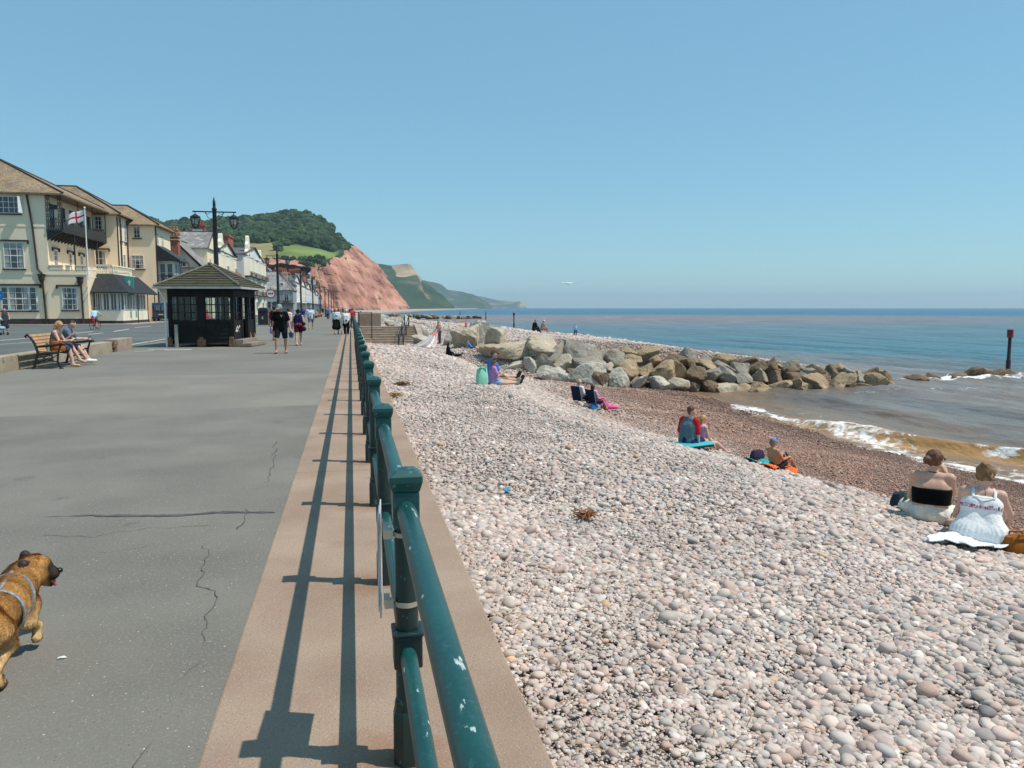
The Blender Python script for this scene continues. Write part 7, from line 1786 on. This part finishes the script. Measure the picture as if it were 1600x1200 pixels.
# reading man
rp_ = BG(1212, 733); rm = Person('tanned shirtless man in a light blue cap leaning back with knees drawn up', rp_, 78, 1.78, lean=-18, head=(14, 0), legs=((122, 6), (112, 8)), shins=((30, 0), (36, 0)), uarm=((38, 12), (34, 12)), farm=((104, -14), (96, -14)), seat=.03, h=.013, detail=True, sk=(.46, .23, .13), build=1.12); rm.cap('#5f86c8'); rm.bottom('#3a3a42', .5, .018); rm.hair((.2, .15, .1))
pl = [BG(*q)[:2] for q in ((1190, 731), (1212, 740), (1246, 737), (1226, 729))]; drape('beach_towel', 'bright orange towel under the shirtless man', 'towel', pl, '#e2662a', zbf, .03)
pl = [BG(*q)[:2] for q in ((1164, 720), (1186, 728), (1204, 724), (1184, 716))]; drape('beach_towel', 'turquoise towel lying behind the shirtless man', 'towel', pl, '#1f9a9a', zbf, .03)
tp_ = BG(1183, 719); bag('rucksack', 'dark patterned bag on the turquoise towel', 'bag', (tp_.x, tp_.y, tp_.z+.03), (.45, .25, .26), '#3b2f45', R(15), False, h=.025)
q = rm.world((rm.J['wr', 0]+rm.J['wr', 1])/2+Vector((0, .1, .03))); ph = MB(); ph.obox((0, 0, 0), (.02, .15, .11), R(-12), ry=R(-25)); o = ph.build('book', black_paint, loc=q); tag(o, 'small dark book in the hands of the shirtless man', 'book')
# couple in folding chairs
def beach_chair(label, p, az):
    t = thing('beach_chair', label, 'chair', tuple(p), -R(az), 'low folding chairs on the beach'); nv = cloth('#1d2440')
    mb = MB(); mb.box(-.26, .26, -.22, .24, .29, .315); mb.build('seat', nv, t, bevel=.008); mb = MB(); mb.obox((0, -.31, .62), (.52, .025, .62), rx=R(14)); mb.build('backrest', nv, t, bevel=.008)
    for s_ in (-1, 1):
        mb = MB(); mb.tube([(s_*.27, -.38, .93), (s_*.27, -.22, .30), (s_*.27, .26, .0)], .014, 6); mb.tube([(s_*.27, .26, .52), (s_*.27, .24, .30), (s_*.27, -.34, .0)], .014, 6); mb.build('frame', post_grey, t)
        mb = MB(); mb.box(s_*.29-.03, s_*.29+.03, -.28, .28, .5, .525); mb.build('armrest', black_paint, t)
    return t
c1p = BG(908, 636); c2p = BG(929, 641)
beach_chair('navy folding chair under the man in the white shirt', c1p, 62); beach_chair('navy folding chair beside it under the woman with the pink towel', c2p, 58)
sitc = dict(lean=-16, legs=((88, 8), (88, 8)), shins=((38, 0), (38, 0)), uarm=((12, 14), (12, 14)), farm=((70, 0), (70, 0)))
cm = Person('man in white shirt and hat sitting in a navy folding chair on the beach', c1p, 62, 1.75, **sitc, seat=.33, h=.018, sk=SK4); cm.top('#e0e0de', .8, .06); cm.bottom('#22283c', .9, .02); cm.hat('#c9a78a'); cm.hair((.3, .25, .2))
cw = Person('woman with long dark hair and a pink towel over her lap in a folding chair', c2p, 58, 1.66, **sitc, seat=.33, h=.018, sk=SK2); cw.top('#cfa6cf', .5, .03); cw.hair((.045, .02, .018), 'long'); cw.bottom('#27408a', .8, .02)
pt = thing('beach_towel', 'bright pink towel draped over the lap of the woman in the folding chair', 'towel', tuple(c2p), -R(58)); sbuild('cloth', [((-.12, .1, .44), (-.1, .5, .42), .09, .09), ((.12, .1, .44), (.1, .5, .42), .09, .09), ((0, .5, .40), (.05, .75, .12), .12, .12), ((.05, .72, .10), (.25, 1.2, .04), .12, .07)], .02, cloth('#e85a9c'), pt, .06)
bp_ = c2p+Vector((-.1, -.25, .0)); bag('beach_bag', 'blue patterned bag hanging by the folding chair', 'bag', (bp_.x, bp_.y, bp_.z), (.4, .2, .32), '#2a6ea8', R(30), h=.025)
# man and girl with the mint bag
mp = BG(765, 598); mp = Vector((mp.x+.15, mp.y+.55, zbf(mp.x+.15, mp.y+.55))); gp_ = BG(770, 602); lg = dict(lean=6, uarm=((16, 8), (20, 8)), farm=((58, 0), (60, -6)))
ma = Person('man in a bright blue t-shirt, brown cap and sunglasses sitting behind a girl', mp, 84, 1.80, **lg, head=(4, 0), legs=((90, 8), (84, 8)), shins=((90, 0), (84, 0)), seat=.03, h=.013, sk=SK2, foot=(150, 150)); ma.top('#2f78c4', .75, .04); ma.bottom('#8d8572', .9, .02); ma.cap('#5a4438'); ma.glasses(); ma.shoes('#2c2a22', .018); ma.hair((.12, .07, .04))
mg = Person('girl in a lilac t-shirt and navy cap sitting in front of the man in blue', gp_, 88, 1.42, lean=2, head=(10, 10), legs=((90, 4), (84, 8)), shins=((84, 0), (92, 0)), uarm=((20, 8), (24, 8)), farm=((60, 0), (120, -8)), seat=.03, h=.012, sk=SK4, foot=(150, 150)); mg.top('#b583bd', .7, .05); mg.bottom('#8fa5c8', .5, .018); mg.cap('#31374a'); mg.hair((.20, .10, .05), 'long'); mg.shoes('#8a8a86')
bp_ = BG(753, 602); bag('beach_bag', 'mint green beach bag behind the girl in lilac', 'bag', (bp_.x, bp_.y-.02, bp_.z), (.29, .22, .46), '#8fcfb4', R(10), True, '#4a9a84', h=.02)
# person in black
kp = BG(700, 557); kb = Person('person all in black sitting on the pebbles with legs stretched out', kp, 96, 1.76, lean=2, head=(10, 0), legs=((84, 4), (82, 8)), shins=((94, 0), (96, 0)), uarm=((22, 6), (20, 10)), farm=((66, -4), (34, 0)), seat=.03, h=.018, sk=SK4, foot=(150, 150)); kb.top('#131318', 1.9, .06, name='jumper'); kb.bottom('#15141a', 1.95, .015, 'trousers'); kb.hair((.03, .02, .02), 'long'); kb.shoes('#5c5a40', .012)
# standing man with the plastic sheet
sp_ = BG(687, 537); smn = Person('standing man in a pink shirt and grey trousers gathering up a plastic sheet', sp_, 250, 1.78, lean=6, head=(12, 0), legs=((3, 3), (-3, 3)), uarm=((28, 8), (24, 10)), farm=((40, 0), (44, 0)), h=.02, sk=SK2); smn.top('#b98d86', .8, .08); smn.bottom('#4d5560', 1.95, .02, 'trousers'); smn.hair((.16, .12, .09)); smn.shoes('#2c2a28')
hw = smn.world(smn.J['wr', 0]); shp = [BG(*q) for q in ((640, 543), (664, 545), (683, 543))]
mb = MB(); n = 22; vs = []; fs = []; ms = []
e0, e1, e2 = shp[0]+Vector((0, 0, .06)), shp[1]+Vector((0, 0, .05)), shp[2]+Vector((0, 0, .05)); h0, h1 = hw+Vector((-.05, 0, .02)), hw+Vector((.02, -.03, -.05))
for i in range(n+1):
    s_ = i/n; eb = (e0.lerp(e1, s_*2) if s_ < .5 else e1.lerp(e2, s_*2-1)); et = h0.lerp(h1, s_)
    for j in range(n+1):
        q = j/n; p = eb.lerp(et, q); p.z += -.32*math.sin(math.pi*q)*(.4+.6*abs(math.sin(s_*7)))+.06*math.sin(s_*26)*(1-q*.6); p.z = max(p.z, zbf(p.x, p.y)+.03); vs.append(tuple(p))
for i in range(n):
    for j in range(n): fs.append((i*(n+1)+j, (i+1)*(n+1)+j, (i+1)*(n+1)+j+1, i*(n+1)+j+1)); ms.append(1 if (j > 17 or i > 17 and i % 2 or 8 < j < 10 and i > 9) else (2 if i % 5 == 2 else 0))
mb.add(vs, fs); mb.m = ms; o = mb.build('plastic_sheet', [M('sheet_clear', (.50, .51, .52), .35, .15, 6, .3, 12), M('sheet_pink', (.62, .24, .22), .4, .2, 6), M('sheet_white', (.72, .72, .72), .4, .1, 6)], smooth=60); so = o.modifiers.new('thickness', 'SOLIDIFY'); so.thickness = .006; tag(o, 'crumpled clear and pink plastic sheet held up by the man in the pink shirt', 'sheet')
# children by the rocks
def sit_child(label, u, v, az, H, topc, botc, hairc, style='short', sk=SK4, hat=None, lean=6, recl=False):
    p = BG(u, v); c = Person(label, p, az, H, lean=-38 if recl else lean, head=(10, 0), legs=((92, 10), (90, 10)) if recl else ((112, 12), (108, 12)), shins=((88, 0), (84, 0)) if recl else ((30, 0), (34, 0)), uarm=((-20, 14), (-20, 14)) if recl else ((30, 10), (24, 10)), farm=((-10, 0), (-10, 0)) if recl else ((70, 0), (60, 0)), seat=.03, h=.02, sk=sk)
    if topc: c.top(topc, .7, .04)
    c.bottom(botc, .8, .02); c.hair(hairc, style)
    if hat: c.cap(hat)
    return c
sit_child('small bare armed child sitting against the big cream boulder', 724, 541, 120, 1.2, '#c99c90', '#b5675a', (.2, .12, .07))
sit_child('child in a blue top lying back beside the big cream boulder', 736, 545, 95, 1.3, '#3f86c9', '#4a5570', (.12, .07, .04), recl=True)
sit_child('child with dark hair and white top crouching by the white slab', 840, 580, 110, 1.25, '#d8cfd0', '#4a3f4c', (.06, .04, .03), 'long')
sit_child('child in a white t-shirt sitting by the orange toy', 862, 589, 60, 1.3, '#cfd8e6', '#7f9cc0', (.25, .17, .1))
sit_child('child in grey top and green shorts bending to the pink ring', 875, 588, 250, 1.3, '#b0aeac', '#1f5a34', (.22, .13, .07), lean=28)
p = BG(887, 587); sw = thing('swim_ring', 'bright pink inflatable ring by the children at the rocks', 'swim ring', (p.x, p.y, p.z+.15)); mb = MB(); mb.tube([(.36*math.cos(a), .36*math.sin(a), .06*math.sin(a)) for a in [i*2*math.pi/24 for i in range(25)]], .13, 10, cap=False); mb.build('ring', M('pink_vinyl', (.75, .10, .32), .35, .08, 4), sw, smooth=60); mb = MB(); mb.tube([(.36, 0, .13), (.36, 0, .17)], .015, 6); mb.build('valve', white_trim, sw)
p = BG(850, 581); o = thing('bucket', 'pale blue beach bucket between the children at the rocks', 'bucket', tuple(p)); mb = MB(); mb.lathe([(.11, 0), (.15, .26), (.165, .26), (.165, .28), (.14, .28)], (0, 0, 0), 12); mb.build('pail', M('bucket_blue', (.16, .42, .55), .4, .1, 4), o, smooth=40); mb = MB(); mb.tube([(-.15, 0, .27), (-.1, .05, .4), (.1, .05, .4), (.15, 0, .27)], .01, 5); mb.build('handle', white_trim, o)
p = BG(853, 588); bag('toy_bag', 'small orange bag on the stones next to the child in white', 'bag', tuple(p), (.36, .26, .28), '#e0803a', 0, False, h=.03)
# far figures on the pebble bank behind the groyne
def far_person(label, u, v, vt, az, topc, botc, hairc, style='short', skirt=False, group=None, **kw):
    p = BG(u, v); d = p.x*_sa+p.y*_ca; H = max(1.05, min(1.9, (v-vt)/1200*d)); kw = kw or walk
    c = Person(label, p, az, H, **kw, h=.03, group=group); c.top(topc, .8, .05)
    if skirt: c.skirt(botc, 1.2, .03)
    else: c.bottom(botc, 1.8, .02, 'trousers')
    c.hair(hairc, style); return c
far_person('woman in a long lilac dress walking on the pebble bank behind the groyne', 887, 523, 506, 200, '#b795ac', '#a98aa6', (.05, .03, .03), 'long', True)
far_person('man in a light blue t-shirt and dark shorts on the pebble bank behind the groyne', 899, 525, 507.5, 190, '#86bde0', '#1c202c', (.1, .07, .05))
sitf = dict(lean=14, head=(10, 0), legs=((86, 8), (86, 8)), shins=((30, 0), (30, 0)), uarm=((20, 8), (20, 8)), farm=((60, 0), (60, 0)))
p = BG(834, 519.5)
q1 = Person('person in black sitting on the top of the rocks facing the sea', p, 70, 1.75, **sitf, seat=.25, h=.03); q1.top('#17181c', 1.8, .1); q1.bottom('#2a2b33', 1.8, .02, 'trousers'); q1.hair((.2, .12, .08))
p2 = p+Vector((.75, .1, 0)); q2 = Person('person in a white hat and orange shorts sitting beside the one in black', p2, 75, 1.65, **sitf, seat=.25, h=.03); q2.top('#b58f80', .7, .05); q2.bottom('#c06a35', .8, .02); q2.hat('#d9cfc0'); q2.hair((.2, .15, .1))
far_person('person in a dark red top and jeans far down the beach', 742.5, 520, 505, 180, '#6d3530', '#25304a', (.15, .08, .05))
far_person('person in a dark jacket standing close beside the one in the dark red top', 747, 520, 506, 190, '#22242c', '#2b3854', (.06, .04, .03))
far_person('person in a pink top with bare legs beyond the pale pointed boulder', 728.5, 518, 507, 150, '#d07070', '#c98f80', (.16, .1, .06))
# seaweed and litter
def tuft(label, u, v, s, col):
    p = BG(u, v); mb = MB()
    for i in range(90):
        a = random.uniform(0, 6.28); l = s*random.uniform(.3, 1); b = Vector((random.gauss(0, s*.3), random.gauss(0, s*.25), .02)); d = Vector((math.cos(a), math.sin(a), random.uniform(0, .6)))*l
        mb.tube([b, b+d*.5+Vector((0, 0, s*.15)), b+d], [.006, .006, .003], 4)
    o = mb.build('seaweed', M('seaweed_%s' % col, hexc(col), .7, .4, 9), loc=(p.x, p.y, p.z+.03)); tag(o, label, 'seaweed')
tuft('dark brown clump of dried seaweed on the pale pebbles near the railing', 628, 605, .24, '#5a3d22'); tuft('golden scrap of dried weed close by the wall edge', 618, 622, .16, '#9a7a3c'); tuft('brown wisp of weed in the middle of the pebbles', 915, 815, .12, '#8a5a34')
p = BG(792, 773); o = MB(); o.obox((0, 0, 0), (.07, .05, .012), .4, rx=.3); o = o.build('litter', M('litter_blue', (.03, .25, .45), .5), loc=(p.x, p.y, p.z+.05)); tag(o, 'scrap of blue plastic lying among the pebbles', 'litter')
# leaf and bird lime on the asphalt
p = G(97, 1029); o = MB(); o.add([(-.02, -.007, .004), (.0, -.010, .008), (.022, -.003, .005), (.006, .009, .009), (-.016, .008, .005)], [(0, 1, 2, 3, 4)]); o = o.build('feather', M('feather_white', (.75, .74, .7), .8), loc=(p.x, p.y, .001)); so = o.modifiers.new('thickness', 'SOLIDIFY'); so.thickness = .003; tag(o, 'small white feather on the asphalt near the dog', 'feather')

# ---------------- the dog
dg = thing('dog', 'small tan dog with dark muzzle trotting away at the edge of the picture, mouth open', 'dog', (-1.565, 3.67, 0), 0)
hc = Vector((.035, .335, .335)); hy = R(72); hf = Vector((math.sin(hy), math.cos(hy), -.10)).normalized(); hr = Vector((math.cos(hy), -math.sin(hy), 0)); hu = hr.cross(hf)
def v3(*a): return Vector(a)
dp = [(v3(0, .14, .245), v3(0, .0, .25), .098, .085), (v3(0, .0, .25), v3(0, -.16, .262), .085, .088), (v3(0, -.16, .262), v3(0, -.21, .255), .088, .075), (v3(0, .15, .20), v3(0, .02, .20), .075, .06),
      (v3(0, .16, .275), v3(.015, .285, .322), .094, .080), (hc, hc, .066, .066), (hc+hf*.015+hu*.012, hc+hf*.02+hu*.012, .062, .058), (hc+hf*.045-hu*.012, hc+hf*.082-hu*.018, .037, .031, .02), (hc+hf*.02-hu*.045, hc+hf*.075-hu*.068, .026, .015, .012)]
for s_, hip, kn, hk, pw in ((1, v3(.07, -.17, .235), v3(.082, -.115, .155), v3(.085, -.225, .10), v3(.09, -.215, .022)), (-1, v3(-.07, -.17, .235), v3(-.08, -.06, .16), v3(-.08, -.11, .085), v3(-.08, -.06, .022))):
    dp += [(hip, kn, .075, .046, .03), (kn, hk, .042, .022, .012), (hk, pw+v3(0, -.01, .01), .020, .017, .01), (pw, pw+v3(0, .035, -.006), .020, .017, .01)]
for s_, sh, el, wr, pw in ((1, v3(.065, .165, .215), v3(.078, .135, .155), v3(.085, .215, .105), v3(.088, .19, .055)), (-1, v3(-.065, .165, .21), v3(-.075, .12, .15), v3(-.075, .13, .07), v3(-.075, .14, .022))):
    dp += [(sh, el, .06, .036, .025), (el, wr, .032, .021, .012), (wr, pw, .020, .018, .01), (pw, pw+v3(0, .030, -.010), .020, .016, .01)]
dp += [(v3(0, -.26, .30), v3(0, -.31, .38), .026, .022, .02), (v3(0, -.31, .38), v3(.02, -.26, .43), .022, .013, .015)]
def dogcol(V):
    tan = np.array([.52, .27, .085]); pale = np.array([.66, .44, .21]); dark = np.array([.045, .028, .02]); red = np.array([.33, .13, .035])
    n = fbm(V[:, 0]*14, V[:, 1]*9, V[:, 2]*14, 3)
    t = np.clip((.25-V[:, 2])/.12+.35*n+.4*sstep(.04, .09, np.abs(V[:, 0]))*(V[:, 1] < .2), 0, 1)[:, None]; c = tan*(1-t)+pale*t
    b = np.clip(sstep(.30, .37, V[:, 2])*.32+.3*n, 0, 1)[:, None]; c = c*(1-b)+red*b
    d = V-np.array(hc[:]); f = d@np.array(hf[:]); u = d@np.array(hu[:])
    mz = sstep(.052, .078, f+.012*n)*(np.linalg.norm(d, axis=1) < .17); eye = np.exp(-((f-.045)**2+(u-.022)**2+(np.abs(d@np.array(hr[:]))-.04)**2)/.0005)
    k = np.clip(mz+eye, 0, 1)[:, None]; c = c*(1-k)+dark*k
    pw = (1-sstep(.018, .045, V[:, 2]+.01*n))[:, None]*.85; c = c*(1-pw)+dark*1.5*pw
    lift = np.exp(-((V[:, 0]-.088)**2+(V[:, 1]-.21)**2+(V[:, 2]-.045)**2)/.0009)[:, None]*.9; c = c*(1-lift)+dark*1.5*lift
    return np.clip(c*(1+.12*n[:, None]), .005, 1)
Vd, Fd = surf([(tuple(p[0]), tuple(p[1]))+tuple(p[2:]) for p in dp], .0055, .035)
furm = M('dog_coat', (.85, .85, .85), .75, 0, 40, .4, 160, col2=(1.15, 1.15, 1.15), dist=.003, attr='tint', spec=.25)
mesh_np('body', Vd, Fd, furm, dg, True, colors={'tint': dogcol(Vd)})
# short coat: flat tapering hairs combed towards the tail
tri = Vd[Fd[:, :3]]; nn = np.cross(tri[:, 1]-tri[:, 0], tri[:, 2]-tri[:, 0]); nn /= np.maximum(np.linalg.norm(nn, axis=1), 1e-9)[:, None]; ce = Vd[Fd].mean(1)
idx = rng.integers(0, len(Fd), 70000); P0 = Vd[Fd[idx]]; w4 = rng.dirichlet((1, 1, 1, 1), len(idx)); P0 = (P0*w4[:, :, None]).sum(1); N0 = nn[idx]
if (N0*(P0-np.array([0, 0, .22]))).sum(1).mean() < 0: N0 = -N0
flow = np.array([0, -1.0, -.35])[None]+rng.normal(0, .28, (len(idx), 3)); flow -= (flow*N0).sum(1)[:, None]*N0; flow /= np.maximum(np.linalg.norm(flow, axis=1), 1e-6)[:, None]
ln = (.010+.013*rng.random(len(idx)))[:, None]*np.where((P0[:, 1] > .14) & (P0[:, 2] > .22) & (P0[:, 1] < .3), 1.6, 1.0)[:, None]
ln = ln*np.where((P0-np.array(hc[:]))@np.array(hf[:]) > .03, .35, 1)[:, None]*np.where(P0[:, 2] < .14, .5, 1)[:, None]
sd = np.cross(flow, N0); sd /= np.maximum(np.linalg.norm(sd, axis=1), 1e-6)[:, None]
tip = P0+flow*ln+N0*ln*.30; a_, b_ = P0+sd*.0015-N0*.001, P0-sd*.0015-N0*.001
Vh = np.stack([a_, b_, tip], 1).reshape(-1, 3); ch = np.repeat(dogcol(P0)*(1+rng.normal(0, .17, (len(idx), 1))), 3, 0)
tag(mesh_np('fur', Vh, np.arange(len(Vh)).reshape(-1, 3), furm, dg, False, colors={'tint': np.clip(ch, .004, 1)}), kind='stuff')
dk = M('dog_dark', (.03, .018, .014), .6, .3, 20)
for s_ in (-1, 1):
    a = hc+hr*.048*s_+hu*.045-hf*.01; sbuild('ear', [(tuple(a), tuple(a+hr*.035*s_+hu*.012-hf*.03), .016, .020), (tuple(a+hr*.035*s_+hu*.012-hf*.03), tuple(a+hr*.055*s_-hf*.05-hu*.012), .019, .008)], .005, dk, dg, .012)
mb = MB(); mb.ball(tuple(hc+hf*.109-hu*.006), (.018, .018, .014), 10, 8); mb.build('nose', M('dog_nose', (.01, .009, .009), .25, .2, 9), dg, smooth=60)
mb = MB()
for s_ in (-1, 1): mb.ball(tuple(hc+hf*.062+hr*.032*s_+hu*.02), .0085, 8, 6)
mb.build('eye', M('eye_dark', (.03, .02, .015), .2), dg, smooth=60)
sbuild('tongue', [(tuple(hc+hf*.05-hu*.045), tuple(hc+hf*.086-hu*.058), .012, .011), (tuple(hc+hf*.086-hu*.058), tuple(hc+hf*.096-hu*.075), .011, .008)], .004, M('dog_tongue', (.50, .12, .13), .4, .1, 9), dg, .008)
hn_ = MB(); pts = []
for i in range(25):
    a = i*2*math.pi/24; y = .155+.05*math.sin(a); pts.append((.108*math.cos(a), y-.02, .255+.108*math.sin(a)+.01))
hn_.tube(pts, .0075, 6, cap=False, flat=1.8); pts = []
for i in range(25):
    a = i*2*math.pi/24; pts.append((.103*math.cos(a), .045, .235+.108*math.sin(a)))
hn_.tube(pts, .0065, 6, cap=False, flat=1.8); hn_.tube([(0, .19, .375), (0, .12, .358), (0, .045, .347)], .008, 6); hn_.ball((0, .19, .377), (.014, .014, .01), 8, 6)
hn_.build('harness', M('harness_grey', (.22, .23, .25), .5, .3, 60), dg, smooth=60)
